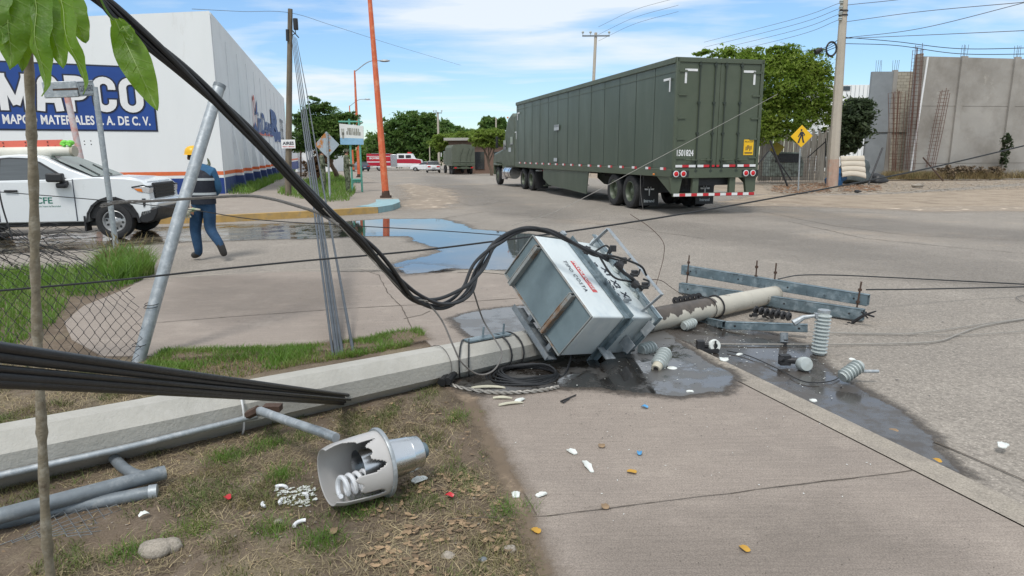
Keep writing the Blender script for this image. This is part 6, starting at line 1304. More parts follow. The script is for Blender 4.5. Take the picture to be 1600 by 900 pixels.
for dy, nm in ((0, 0), (.45, 1)):
    a, c = P(-160, 230, Yp+dy-.6+.0), P(98, 224, Yp+dy); d = c-a; b = MB(); fr_ = frame((a+c)/2, d, UP); b.box((0, 0, 0), (d.length, .045, .15), fr_); b.build('stile', M['ladder'], ld)
    b = MB()
    for k in range(9):
        for zz in (.035, -.035): q_ = fr_@Vector((-d.length/2+.25+k*.4, -.03, zz)); b.ball(q_, .014, 6)
    b.build('rivet', M['black'], ld)
b = MB()
for k in range(8): p_ = P(-160, 230, Yp-.6).lerp(P(98, 224, Yp), (k+.5)/8); b.tube([p_, p_+Vector((0, .45, 0))], .018, 6)
b.build('rung', M['alum'], ld)
b = MB(); b.box(P(79, 229, Yp-.05), (.2, .05, .05)); b.build('stile_bracket', M['ladder'], ld)
b = MB(); 
for k in range(2): c = P(101+k*9, 223, Yp); b.ball(c, (.07, .09, .055), 10); b.tube([c+Vector((-.05, -.05, -.02)), c+Vector((.05, -.08, -.06))], .03, 6)
b.build('ladder_foot', mat('lime_rubber', (.2, .6, .08), .6, var=.2), ld)
# ------------------------------------------------------------------ fallen concrete utility pole
A0, B0 = P(0, 713, 1), P(1212, 459, 1)
za_ = .165; A0 = G(0, 713, za_); B0 = P(1212, 459.5, 7.4)
ax = (B0-A0); Lp = ax.length; ax.normalize()
def pa(t): return A0+ax*t
def tpx(px):          # position along the pole showing at picture column px
    lo, hi = -3, Lp+1
    for _ in range(40):
        m_ = (lo+hi)/2; v = pa(m_)-C0; x = 800+FPX*v.dot(rt)/v.dot(fw)
        if x < px: lo = m_
        else: hi = m_
    return lo
rad = lambda t: .165+(.094-.165)*t/Lp
FP = thing('fallen_utility_pole', 'snapped octagonal concrete utility pole lying across the soil and pavement with its steel crossarms', 'utility pole', (pa(Lp*.45).x, pa(Lp*.45).y, 0))
M['pole_mid'] = mat('oil_stained_pole', (.36, .33, .27), .7, var=.15, scale=5, bump=.3, bscale=40, col2=(.07, .055, .04), c2amt=(.44, .54), c2scale=3.5, stretch=(4, 4, 1.2))
M['pole_tip'] = mat('cream_pole_tip', (.5, .47, .4), .75, var=.08, scale=5, bump=.25, bscale=40, col2=(.13, .1, .07), c2amt=(.6, .68), c2scale=7, col3=(.3, .27, .22), c3amt=(.55, .75), c3scale=3)
def make_stain():       # oil run over the top of the shaft: ragged drips reach down the near side
    e1 = ax.cross(UP).normalized(); e1 = e1 if e1.y < 0 else -e1; e2 = UP-ax*UP.dot(ax); e2.normalize(); b = MB(); na = 150; m_ = 10; vs = []; t0_, t1_ = tpx(915), tpx(1110)
    for i in range(na+1):
        f = i/na; t = t0_+(t1_-t0_)*f; lo = .3-.8*(1-f)**.6*(.65+.35*math.sin(i*.35))-.28*abs(math.sin(i*.21)*math.sin(i*.57+1))-random.uniform(0, .18); hi = 1.7
        for j in range(m_+1):
            a = hi+(lo-hi)*j/m_; r_ = rad(t)*1.006; a2 = a+.55; vs.append(pa(t)+e1*(math.cos(a2)*r_)+e2*(math.sin(a2)*r_))
    b.add(vs, [(i*(m_+1)+j, i*(m_+1)+j+1, (i+1)*(m_+1)+j+1, (i+1)*(m_+1)+j) for i in range(na) for j in range(m_)])
    b.build('oil_stain', M['oil_brown'], FP, smooth=True)
M['oil_brown'] = mat('dried_oil', (.085, .068, .055), .45, var=.2, scale=6, col2=(.05, .04, .032), c2scale=5)
t1, t2_, t3 = tpx(900), tpx(1112), Lp
b = MB(); b.tube([pa(-5), pa(0), pa(t1*.5), pa(t1)], [rad(-5), rad(0), rad(t1*.5), rad(t1)], 8); b.build('shaft', M['concrete_pole'], FP)
b = MB(); b.tube([pa(t1+.001), pa(t2_)], [rad(t1)*.995, rad(t2_)*.995], 20); b.build('peeling_shaft', M['pole_tip'], FP, smooth=True)
make_stain()
b = MB(); b.tube([pa(t2_+.001), pa(t3-.01), pa(t3)], [rad(t2_)*1.0, rad(t3), rad(t3)*.97], 20); b.build('pole_tip', M['pole_tip'], FP, smooth=True)
def ring(name, t, r_, m, n=20, tilt=0, k=1.0, a0=0, a1=6.283, par=None):
    c = pa(t); e1 = ax.cross(UP).normalized(); e2 = e1.cross(ax); b = MB(); R_ = rad(t)*k+r_
    pts = [c+e1*math.cos(a)*R_+e2*math.sin(a)*R_+ax*tilt*math.cos(a) for a in [a0+(a1-a0)*i/n for i in range(n+1)]]
    b.tube(pts, r_, 6); return b.build(name, M[m], par or FP, smooth=True)
for px, r_, m_, tl in ((686, .003, 'grey_wire', .02), (722, .006, 'black_cable', -.12), (733, .006, 'black_cable', -.1), (778, .007, 'darkmetal', .03), (797, .007, 'darkmetal', .03), (1117, .009, 'darkmetal', .0), (1104, .004, 'black_cable', .02)): ring('band', tpx(px), r_, m_, tilt=tl, k=1.03)
# pole steps and bracket plates
b = MB()
for px, dx in ((746, -6), (778, 10)):
    t = tpx(px); e1 = ax.cross(UP).normalized(); e2 = e1.cross(ax); c = pa(t)+e2*(rad(t)+.0); b.box((0, 0, .005), (.2, .09, .012), frame(c, ax, e2)); b.tube([c+ax*.05, c+ax*.06+e2*.09], .008, 6)
b.build('bracket_plate', M['arm'], FP)
def ppt(px, py, Y): return P(px, py, Y)
def arm(name, a, c, h, w, par=FP, holes=(.06, .35, .62, .94)):
    d = c-a; fr_ = frame((a+c)/2, d, UP); b = MB(); t_ = .006
    b.box((0, -w/2+t_/2, 0), (d.length, t_, h), fr_); b.box((0, 0, h/2-t_/2), (d.length, w, t_), fr_); b.box((0, 0, -h/2+t_/2), (d.length, w, t_), fr_); b.box((0, w/2-t_/2, 0), (d.length, t_, h), fr_)
    o = b.build(name, M['arm'], par); b = MB()
    for u in holes:
        for s_ in (-1, 1):
            q_ = fr_@Vector(((u-.5)*d.length, s_*(w/2+.001), 0)); yv = fr_.to_3x3()@Vector((0, s_, 0)); b.lathe([(0, .0), (.011, .0)], frame(q_, d, yv), 10)
    b.build('bolt_hole', M['black'], o); return o
a1, c1 = P(1067, 421, 8.3), P(1357, 469, 6.75); a2, c2 = P(1063, 451, 8.0), P(1349, 496, 6.55)
for v in (a2, c2): v.z = max(v.z, .07)
arm('crossarm', a1, c1, .115, .08); arm('crossarm', a2, c2, .115, .08)
for (p, q) in (((1077, 399), (1073, 443)), ((1183, 407), (1180, 447)), ((1213, 411), (1207, 470)), ((1346, 440), (1337, 491))):
    b = MB(); Y_ = 8.3+(6.75-8.3)*((p[0]-1067)/290); b.tube([P(*p, Y_-.03), P(*q, Y_-.06)], .009, 6)
    for f_ in (.25, .62): c = P(*p, Y_-.03).lerp(P(*q, Y_-.06), f_); b.tube([c-UP*.012, c+UP*.012], .02, 6)
    b.build('threaded_rod', M['rust'], FP, smooth=30)
a3, m3, c3 = P(1086, 498, 6.75), P(1134, 508, 6.25), P(1262, 512.5, 5.95)
arm('brace', m3, c3, .07, .06, holes=(.12, .9)); arm('brace', a3, m3+Vector((-.01, .02, 0)), .07, .05, holes=(.5,))
# U bolts and hardware under the arms
b = MB()
for (px, py, Y_, n_) in ((1182, 489, 6.7, 26), (1085, 470, 7.4, 22), (1320, 511, 6.5, 20)):
    c0_ = P(px, py, Y_)
    for k in range(n_):
        p_ = c0_+Vector((random.uniform(-.08, .3 if px < 1300 else .12), random.uniform(-.1, .05), random.uniform(-.05, .03))); q_ = p_+Vector((random.uniform(-.07, .07), random.uniform(-.05, .05), random.uniform(-.03, .04)))
        if random.random() < .6: b.tube([p_, q_], random.uniform(.004, .012), 5)
        else: b.box(p_, (random.uniform(.02, .06), .03, random.uniform(.015, .04)), None)
b.build('pole_hardware', M['darkmetal'], FP)
b = MB(); b.tube([P(1332, 504, 6.5), P(1349, 493, 6.4), P(1369, 486, 6.3)], [.018, .014, .006], 6); b.tube([P(1350, 494, 6.4), P(1354, 487, 6.4)], .008, 5); b.tube([P(1356, 492, 6.4), P(1366, 495, 6.35)], .01, 5); b.tube([P(1346, 487, 6.4), P(1356, 497, 6.4)], .008, 5); b.build('wire_clamp', M['darkmetal'], FP)
# suspension insulator strings under the lower crossarm (blackened)
for (pA, pB, n_) in ((P(1180, 484, 6.7), P(1240, 496, 6.35), 7), (P(1055, 470, 7.3), P(1098, 462, 7.7), 6)):
    d = (pB-pA); b = MB()
    for k in range(n_): b.lathe([(.012, 0), (.045, .006), (.04, .02), (.012, .026)], frame(pA+d*(k/n_), d.orthogonal(), d), 12)
    b.build('scorched_insulator', M['darkmetal'], FP, smooth=True)
# ------------------------------------------------------------------ transformer
ew = Vector((-.43, .604, .554)); ed = Vector((-.238, .158, -.358)); eu = Vector((.595, .561, -.11))
ew.normalize(); ed = (ed-ew*ed.dot(ew)).normalized(); eu = ew.cross(ed); eu = eu if eu.x > 0 else -eu
KS = .96; V0 = C0+(Vector((.607, 4.945, .455))-C0)*KS; LW, LD, LU = .926*KS, .458*KS, .83*KS
TR = thing('transformer', 'tilted white pole transformer with rust-edged base resting on the fallen pole', 'transformer', (V0.x, V0.y+.3, 0))
def tp3(a, d, c): return V0+ew*a+ed*d+eu*c
def tbox(b, a0, a1, d0, d1, c0, c1):
    vs = [tp3(a, d, c) for a in (a0, a1) for d in (d0, d1) for c in (c0, c1)]; b.add(vs, [(0, 1, 3, 2), (4, 6, 7, 5), (0, 4, 5, 1), (2, 3, 7, 6), (0, 2, 6, 4), (1, 5, 7, 3)])
def tpart(name, m, boxes, par=None, bevel=0):
    b = MB(); [tbox(b, *q) for q in boxes]; return b.build(name, M[m], par or TR, bevel=bevel)
tank = tpart('tank', 'tank_grey', [(0, LW, 0, LD, .02, LU-.012)], bevel=.012)
tpart('base_plate', 'tank_base', [(.012, LW-.012, .012, LD-.012, .004, .02)], tank)
e_ = .006
tpart('base_rim', 'edge_rust', [(-.002, LW+.002, -.002, e_, -.01, .012), (-.002, LW+.002, LD-e_, LD+.002, -.01, .012), (-.0025, e_, e_, LD-e_, -.01, .012), (LW-e_, LW+.0025, e_, LD-e_, -.01, .012)], bevel=.003)
for a in (.235, .76): tpart('base_skid', 'edge_rust', [(a-.02, a-.013, e_+.001, LD-e_-.001, -.05, .003), (a+.013, a+.02, e_+.001, LD-e_-.001, -.05, .003), (a-.0125, a+.0125, e_+.002, LD-e_-.002, -.047, -.042)], bevel=.003)
tpart('side_bracket', 'arm', [(-.02, LW+.01, -.045, -.002, .45, .458), (-.02, LW+.01, -.012, -.003, .385, .449), (-.045, -.002, -.02, LD+.1, .45, .458), (-.012, -.003, -.01, LD+.08, .385, .449)], bevel=.002)
lid = tpart('lid', 'tank_grey', [(-.06, LW+.05, -.06, LD+.06, LU-.01, LU+.003)], bevel=.003)
tpart('lid_rim', 'arm', [(-.06, LW+.05, -.062, -.05, LU-.06, LU-.011), (-.062, -.05, -.05, LD+.06, LU-.06, LU-.011)], lid, bevel=.002)
b = MB()
for a in (.05, .3, .55, .8): b.tube([tp3(a, -.045, LU-.03), tp3(a, -.045, LU+.03)], .012, 8)
for d in (.08, .34): b.tube([tp3(-.05, d, LU-.03), tp3(-.05, d, LU+.02)], .014, 8)
b.build('lid_bolt', M['darkmetal'], lid)
# crash bar: flat steel loop standing off the front near the lid
b = MB(); w_ = .045; t_ = .006; c0_ = .66
def flat(b, p, q, wv, tv): 
    p, q = Vector(p), Vector(q); vs = [p+wv*i+tv*j for i in (-.5, .5) for j in (-.5, .5)]+[q+wv*i+tv*j for i in (-.5, .5) for j in (-.5, .5)]; b.add(vs, [(0, 1, 3, 2), (4, 6, 7, 5), (0, 2, 6, 4), (1, 5, 7, 3), (0, 4, 5, 1), (2, 3, 7, 6)])
flat(b, tp3(.86, 0, .7), tp3(.86, -.2, .76), eu*w_, ew*t_); flat(b, tp3(.07, 0, .7), tp3(.07, -.2, .76), eu*w_, ew*t_); flat(b, tp3(.863, -.2, .76), tp3(.067, -.2, .76), eu*w_, ed*t_)
b.build('crash_bar', M['galv'], TR)
# bushings, lettering
def onT(px, py): q = onplane(px, py, V0, ed)-V0; return q.dot(ew), q.dot(eu)
for (px, py) in ((994, 462), (978, 443), (961, 423), (945, 404)):
    a, c = onT(px, py); b = MB(); b.lathe([(0, -.005), (.04, 0), (.04, .012), (.028, .018), (.03, .03), (.024, .04), (.03, .05), (.022, .06), (0, .062)], frame(tp3(a, 0, c), ew, -ed), 20); bu = b.build('low_voltage_bushing', M['porcelain'], TR, smooth=True)
    b = MB(); b.tube([tp3(a, -.06, c), tp3(a, -.12, c+.0)], .012, 8); b.box(tp3(a, -.12, c), (.05, .05, .05)); b.build('terminal', M['darkmetal'], bu)
for tx, (px, py), w_, h_ in (('X1', (947, 424), .1, .075), ('X2', (962, 444), .1, .075), ('X3', (978, 463), .105, .075)):
    a, c = onT(px, py); text_fit(tx, tp3(a+w_/2, -.001, c-h_/2), -ew, eu, w_, h_, 'lettering', M['letter_black'], tank, bold=.04)
a, c = onT(930, 413); text_fit('X0', tp3(a+.03, -.001, c-.03), -ew, eu, .06, .05, 'lettering', M['letter_black'], tank, bold=.04)
b = MB()
for (px, py) in ((929, 415.5), (947, 436), (953, 443), (959, 451), (966, 460), (952, 440), (958, 448)):
    a, c = onT(px, py); b.box((0, 0, 0), (.028, .018, .002), frame(tp3(a, -.001, c), -ew, eu)) if False else tbox(b, a-.014, a+.014, -.002, -.0005, c-.008, c+.008)
b.build('stencil_mark', M['letter_black'], tank)
a0_, c0_ = onT(893, 408); a1_, c1_ = onT(935, 457); w_ = a0_-a1_
tbx = MB(); tbox(tbx, a1_, a0_, -.002, -.0005, .235, .292); lab = tbx.build('maker_label', M['letter_red'], TR)
text_fit('PROLEC', tp3(a0_-w_*.03, -.003, .244), -ew, eu, w_*.66, .039, 'lettering', M['white_tape'], lab, bold=.03)
tbx = MB(); tbox(tbx, a1_+w_*.275, a1_+w_*.285, -.004, -.0026, .235, .292); tbx.build('label_rule', M['white_tape'], lab)
text_fit('GE', tp3(a0_-w_*.76, -.003, .244), -ew, eu, w_*.18, .039, 'lettering', M['white_tape'], lab, bold=.01)
a0_, c0_ = onT(874, 408); a1_, c1_ = onT(912, 452); text_fit('TIPO COSTA', tp3(max(a0_, a1_)+.01, -.002, .135), -ew, eu, abs(a0_-a1_)*1.12, .043, 'lettering', M['letter_black'], tank, bold=.01, spacing=1.25)
# lifting lugs and rear hanger bracket, earth lug
b = MB()
for a in (.17, .78): tbox(b, a-.006, a+.006, -.04, 0, .52, .6)
tbox(b, .9, .94, -.05, 0, .34, .38); b.build('lifting_lug', M['galv'], TR)
b = MB(); tbox(b, .05, .6, LD+.1, LD+.11, -.03, .1); tbox(b, .05, .6, LD+.06, LD+.1, -.035, -.028); tbox(b, .1, .14, LD, LD+.06, .0, .1); tbox(b, .4, .44, LD, LD+.06, .0, .1); b.build('hanger_bracket', M['galv_matte'], TR)
b = MB(); tbox(b, -.12, -.002, .2, .3, .62, .63); tbox(b, -.1, -.03, .0, .12, .7, .71); tbox(b, -.13, -.002, LD-.1, LD-.09, .38, .5); b.build('mounting_lug', M['galv'], TR)
b = MB(); tbox(b, .15, .75, .1, .35, LU+.003, LU+.02); b.build('cover_plate', M['tank_grey'], lid)
for a in (.2, .46, .72):
    b = MB(); b.lathe([(.05, 0), (.05, .02)]+[(q, .02+.022*k+d_) for k in range(8) for q, d_ in ((.03, 0), (.055, .006), (.05, .012), (.03, .016))]+[(.02, .2), (0, .21)], frame(tp3(a, .22, LU+.018), ew, eu), 18); b.build('high_voltage_bushing', M['porcelain'], TR, smooth=True)
# ------------------------------------------------------------------ cables
def cab(path): return [P(*q) for q in path]
def xy(P_, Y): return Vector((P_.x, P_.y, P_.z))
CB = thing('cable_bundle', 'thick twisted bundle of black cables swooping down from top left to the transformer', 'cable bundle', (-.6, 4.0, 0))
main = [P(x, y, Y) for x, y, Y in ((70, -60, 2.5), (145, -12, 2.55), (210, 48, 2.65), (300, 128, 2.8), (400, 222, 3.0), (500, 322, 3.2), (565, 376, 3.45), (612, 428, 3.7), (648, 464, 3.9), (690, 474, 4.1), (728, 455, 4.3), (750, 418, 4.5), (776, 382, 4.7), (812, 362, 4.85), (850, 362, 4.95), (890, 377, 5.0), (925, 392, 5.08), (950, 402, 5.15))]
cl = catmull(main, 10)
for k in range(5):
    pts = []; ph = k*2*math.pi/5; r0 = .0175 if k < 4 else .004
    for i, p in enumerate(cl):
        f = i/len(cl); t = (cl[min(i+1, len(cl)-1)]-cl[max(i-1, 0)]).normalized(); e1 = t.cross(Vector((0, 1, 0))).normalized(); e2 = t.cross(e1)
        a = ph+f*(21+2*math.sin(f*9+k)); rr_ = r0*(1+.25*math.sin(f*31+k)+.9*math.exp(-((f-.58)/.12)**2)+.3*math.sin(f*23+k*2)); w = math.exp(-((f-.62)/.1)**2)
        pts.append(p+e1*math.cos(a)*rr_+e2*math.sin(a)*rr_+Vector((0, 0, -.012*w*k+.02*w)))
    b = MB(); b.tube(pts, .0118 if k < 4 else .007, 8); b.build('cable', M['black_cable'], CB, smooth=True)
def w2(name, path, r, m, label, cat='wire', group=None, sides=6, n=8, par=None):
    b = MB(); b.tube(catmull([P(*q) for q in path], n), r, sides); o = b.build(name, M[m], par, smooth=True); return tag(o, label, cat, group) if par is None else o
w2('bare_strand', [(505, 326, 3.18), (560, 384, 3.4), (606, 432, 3.65), (640, 464, 3.85), (668, 470, 3.95)], .003, 'strand', '', par=CB)
for (path, r) in (([(940, 398, 5.12), (965, 402, 5.1), (1000, 415, 5.15), (1010, 430, 5.2)], .009), ([(935, 398, 5.1), (958, 432, 5.05), (985, 440, 5.1), (998, 446, 5.15)], .009), ([(930, 393, 5.1), (945, 384, 5.1), (952, 388, 5.15), (948, 398, 5.2)], .007), ([(950, 402, 5.12), (975, 408, 5.15), (985, 404, 5.2)], .008), ([(985, 428, 5.12), (996, 430, 5.15), (1000, 421, 5.2)], .008), ([(995, 446, 5.12), (1012, 448, 5.1), (1014, 440, 5.2), (1005, 436, 5.2)], .008), ([(960, 412, 5.1), (975, 426, 5.1), (990, 437, 5.1), (1002, 452, 5.15)], .014)):
    b = MB(); b.tube(catmull([P(*q) for q in path], 8), r, 6); b.build('cable_tail', M['black_cable'], CB, smooth=True)
for px, py in ((917, 391), (968, 414), (992, 444)): b = MB(); b.box(P(px, py, 5.1), (.05, .05, .05)); b.tube([P(px-4, py-3, 5.08), P(px+4, py+3, 5.08)], .03, 8); b.build('cable_clamp', M['darkmetal'], CB)
FG = thing('foreground_cables', 'four thick black cables stretched low across the lower left corner to the ground', 'cables', G(555, 627))
for k, (y0, y1, x1) in enumerate(((541, 619, 556), (557, 622, 548), (576, 625, 555), (590, 628, 545), (600, 631, 540))):
    d0, d1 = 1.17, G(x1, y1, .012).y; 
    n = 24; b = MB(); pts = []
    for i in range(n+1):
        f = i/n; x = -160+(x1+160)*f; inv = 1/.93+(1/d1-1/.93)*f; yL = y0-(y1-y0)*160/x1; y = yL+(y1-yL)*f+5*math.sin(f*math.pi)*(.5-k*.25); q = P(x, y, 1/inv); pts.append(q)
    q = pts[-1]; pts += [Vector((q.x+.05, q.y+.03, -.005))]
    b.tube(pts, .0105 if k != 2 else .007, 10); b.build('cable', M['black_cable'], FG, smooth=True)
# grey guy strands from the timber pole down to the ground
gtop = P(455, 52, 28.2)
gs = [((521, 561, 5.25), (468, 150, 14.5)), ((527, 562, 5.22), (470, 150, 14.6)), ((531, 561, 5.25), (472, 170, 13.5)), ((536, 560, 5.25), (476, 165, 13.5)), ((553, 556, 5.3), (483, 170, 13.4))]
for i, (q0, q1) in enumerate(gs):
    a = G(q0[0], q0[1], .0); tgt = gtop+Vector((.05*i, 0, -.05*i)); b = MB(); 
    mid = a.lerp(tgt, .5)+Vector((0, 0, -.12+.05*i)); b.tube(catmull([a, a.lerp(tgt, .08), mid, tgt], 10), [.0135]*12+[.011]*19, 8) if False else b.tube([a, a.lerp(tgt, .12)+Vector((0, 0, -.02)), a.lerp(tgt, .3)+Vector((0, 0, -.05)), mid, tgt], [.0115 if i in (0, 2) else .0145, .0125, .012, .012, .012], 8)
    tag(b.build('guy_wire', M['guy'], smooth=True), ['leftmost', 'second', 'middle', 'fourth', 'rightmost'][i]+' grey stay cable'+(' from the left' if i in (1, 3) else '')+' between timber pole top and grass strip', 'stay cable', 'stay cables from the timber pole')
# frayed strand
fs_ = [(158, 322, 4.3), (185, 316, 4.25), (240, 314, 4.1), (320, 309, 3.9), (385, 306, 3.7), (425, 311, 3.5), (465, 322, 3.35), (500, 334, 3.25), (530, 352, 3.2)]
cl = catmull([P(*q) for q in fs_], 8); b = MB()
for k in range(6):
    pts = []
    for i, p in enumerate(cl):
        f = i/len(cl); a = k*1.05+f*26; r_ = .006+.007*max(0, .25-f)*4*(1 if k % 2 else .4); pts.append(p+Vector((0, math.cos(a)*r_, math.sin(a)*r_)))
    b.tube(pts, .0028, 5)
tag(b.build('frayed_strand', M['grey_wire'], smooth=True), 'frayed grey-brown twisted strand hanging level behind the leaning pipe', 'wire')
w2('thin_wire', [(-60, 296, 6.2), (0, 300, 6.2), (160, 313, 6), (300, 328, 6), (400, 343, 6), (540, 352, 6), (680, 360, 6.2), (790, 368, 6.4)], .0042, 'black_cable', 'thin black wire sagging across in front of the pickup to the puddle')
w2('long_wire', [(-120, 461, 4.6), (0, 454, 4.7), (180, 438, 4.9), (320, 423, 5), (470, 408, 5.2), (640, 393, 5.35), (780, 376, 5.5), (900, 360, 5.7), (1050, 337, 6), (1200, 311, 6.3), (1300, 293, 6.5), (1450, 263, 6.8), (1620, 223, 7.1)], .0075, 'black_cable', 'long black wire rising from lower left across the whole scene to the right edge')
w2('service_wire', [(1215, 147, 9), (1100, 209, 8.2), (1000, 262, 7.6), (920, 305, 7.2), (860, 334, 7.0), (800, 352, 6.9)], .0028, 'strand', 'very thin grey wire crossing the trailer side diagonally')
w2('drop_wire', [(1001, 272, 7.6), (1001, 300, 7.6), (1005, 330, 7.6)], .0028, 'grey_wire', 'short thin wire dangling before the trailer mud flap')
w2('curly_wire', [(985, 335, 6.2), (1015, 355, 6.1), (1036, 378, 6.0), (1037, 400, 6), (1031, 425, 5.9), (1026, 442, 5.8), (1024, 452, 5.7)], .003, 'rust', 'thin curling wire standing up behind the crash bar')
w2('loop_wire', [(1010, 437, 5.9), (1032, 438, 6), (1050, 450, 6.4), (1068, 462, 7)], .003, 'rust', 'thin brown wire looping from the crash bar to the left crossarm end')
def gw(name, px, r, m, label, group=None, z=.012, cat='wire'):
    b = MB(); b.tube(catmull([G(x, y, z if len(q_) < 1 else q_[0]) for x, y, *q_ in px], 8), r, 6); return tag(b.build(name, M[m], smooth=True), label, cat, group)
gw('loose_wire', [(1216, 436, .15), (1250, 430, .1), (1310, 430, .05), (1400, 434, .02), (1500, 439, .02), (1680, 448, .02)], .008, 'black_cable', 'dark wire curving up behind the upper crossarm and off to the right', 'wires trailing right over the road')
gw('loose_wire', [(1354, 452.5, .25), (1420, 452, .2), (1520, 450, .15), (1700, 446, .1)], .008, 'black_cable', 'straight dark wire from the upper crossarm end to the right edge', 'wires trailing right over the road')
gw('bare_wire', [(1085, 531), (1115, 537), (1200, 538), (1300, 538), (1420, 536), (1470, 532), (1500, 521), (1540, 508), (1620, 495)], .0065, 'strand', 'pale bare wire lying straight past the standing insulator then bending up to the right', 'wires trailing right over the road')
gw('bare_wire', [(1262, 518, .05), (1330, 521), (1400, 522), (1460, 517), (1530, 507), (1680, 486)], .005, 'strand', 'bare wire curving off right from the lower crossarm end', 'wires trailing right over the road')
gw('bare_wire', [(1280, 519), (1400, 521), (1500, 523), (1560, 520), (1680, 511)], .004, 'strand', 'thinnest bare wire, nearly level, right of the lower crossarm', 'wires trailing right over the road')
gw('loose_wire', [(1600, 461), (1588, 465), (1610, 475), (1680, 480)], .004, 'grey_wire', 'short bent wire end lying at the right edge of the road')
gw('ground_wire', [(1136, 548), (1170, 556), (1215, 576), (1250, 594), (1275, 598), (1300, 595), (1312, 589)], .0045, 'black_cable', 'thin black wire curving over the wet gutter to the lying cutout insulator')
w2('brown_wire', [(664, 468, 4.0), (690, 500, 4.0), (708, 540, 3.95), (722, 567, 3.95), (748, 585, 4.0), (772, 578, 4.05), (784, 552, 4.2), (772, 528, 4.5), (755, 500, 4.6), (742, 462, 4.5), (736, 440, 4.4)], .0055, 'grey_wire', 'stiff grey-brown wire looping down over the fallen pole')
b = MB(); c = G(816, 588, .035)
for k in range(6):
    rx, ry = .26-.012*k+random.uniform(-.01, .01), .2-.01*k; b.tube([c+Vector((math.cos(a)*rx+.01*k, math.sin(a)*ry*1.1, .008*k+.01*math.sin(a*3+k))) for a in [6.283*i/28 for i in range(29)]], .009, 6, caps=False)
b.tube(catmull([c+Vector((.26, 0, .02)), G(880, 588, .03), P(889, 570, 5.0), P(893, 553, 5.1)], 6), .009, 6)
tag(b.build('coiled_cable', M['black_cable'], smooth=True), 'black cable coil lying on the oily pavement under the transformer', 'cable')
cl = catmull([G(x, y, .045) for x, y in ((698, 598), (722, 606), (770, 613), (810, 613), (850, 609), (873, 604))], 12); b = MB()
for k in range(2): b.tube([p+Vector((0, math.cos(i*.9+k*3.14)*.008, math.sin(i*.9+k*3.14)*.008)) for i, p in enumerate(cl)], .008, 5)
tag(b.build('twisted_strand', M['strand'], smooth=True), 'thick twisted grey strand lying along the near edge of the cable coil', 'wire')
b = MB(); b.tube([P(690, 598, 4.55), P(700, 585, 4.7)], .03, 8); b.tube([P(699, 596, 4.55), P(709, 584, 4.7)], .028, 8); tag(b.build('rubber_sleeve', M['black_cable'], smooth=True), 'two stubby black rubber sleeves under the fallen pole edge', 'sleeve')
b = MB(); b.tube([G(876, 627, .04), G(900, 617, .04)], .005, 5); b.tube([G(876, 627, .04), G(880, 629, .04), G(890, 622, .04)], .005, 5); tag(b.build('bent_hook', M['darkmetal']), 'small bent wire hook on the pavement below the transformer', 'hook')
# ------------------------------------------------------------------ insulators and cutouts on the road
def insul(b, F_, r, n, pitch, core=.62, cap=True):
    pr = [(0, 0), (r*core, 0), (r*core, pitch*.4)]
    for k in range(n): h = pitch*(k+.5); pr += [(r*core, h), (r, h+pitch*.18), (r*.97, h+pitch*.42), (r*core, h+pitch*.62)]
    H = pitch*(n+.7); pr += [(r*core, H), (0, H)]; b.lathe(pr, F_, 22); return H
def tilt(o, d): d = Vector(d); return frame(o, d.orthogonal(), d)
t = thing('standing_insulator', 'tall grey ribbed surge arrester standing upright on the road', 'insulator', G(1279, 553)); g_ = G(1279, 553); b = MB(); H = insul(b, tilt(g_+UP*.0, (.045, .01, 1)), .066, 11, .031, .72); b.build('ribbed_body', M['porcelain'], t, smooth=40)
q_ = g_+Vector((.045, .01, 1))*H; b = MB(); b.tube([q_, q_+UP*.02], .05, 12); b.tube([q_+Vector((-.07, 0, -.03)), q_+Vector((-.16, .02, -.05)), q_+Vector((-.24, .02, -.1))], [.012, .02, .03], 8); b.box(q_+Vector((-.06, 0, -.03)), (.03, .05, .04)); b.build('terminal_bracket', M['galv'], t)
t = thing('cutout_switch', 'broken fuse cutout with a round pale end cap lying in the wet gutter', 'cutout', G(1240, 566)); b = MB(); g_ = G(1257, 569, .05)
b.lathe([(0, -.04), (.055, -.04), (.058, -.02), (.058, .02), (.05, .035), (0, .04)], tilt(g_, (.1, -1, .25)), 20); b.build('end_cap', M['porcelain'], t, smooth=True)
b = MB(); b.tube([g_+Vector((-.03, .05, .01)), G(1226, 562, .06), G(1220, 560, .08)], [.025, .028, .02], 8); b.box(G(1226, 562, .06), (.08, .06, .08)); b.tube([P(1225, 552, 5.7), P(1226, 530, 5.72)], [.015, .03], 8); b.build('contact_arm', M['darkmetal'], t)
b = MB(); b.tube([P(1225, 535, 5.72), P(1225, 520, 5.75)], .035, 10); b.build('lower_terminal', M['galv_matte'], t)
t = thing('lying_cutout', 'fuse cutout lying on the road, slanting ribbed insulator under a grey tube', 'cutout', G(1330, 592)); b = MB(); g_ = G(1316, 590, .055); insul(b, tilt(g_, (.85, .35, .42)), .055, 6, .028, .7); b.build('ribbed_body', M['porcelain'], t, smooth=40)
b = MB(); b.tube([G(1305, 568, .07)+Vector((0, -.25, .02)), G(1345, 568, .07)+Vector((0, -.25, .02))], .013, 10); b.build('fuse_tube', M['galv'], t, smooth=True)
b = MB(); c = P(1352, 559, 5.45); b.tube([c+Vector((math.cos(a)*.028, 0, math.sin(a)*.02)) for a in [6.283*i/14 for i in range(15)]], .004, 5, caps=False); b.box(P(1355, 568, 5.42), (.07, .04, .025)); c = P(1307, 580, 5.35)
for k in range(26): p_ = c+Vector((random.uniform(-.04, .05), random.uniform(-.03, .03), random.uniform(-.05, .05))); b.tube([p_, p_+Vector((random.uniform(-.04, .04), 0, random.uniform(-.03, .03)))], .006, 5)
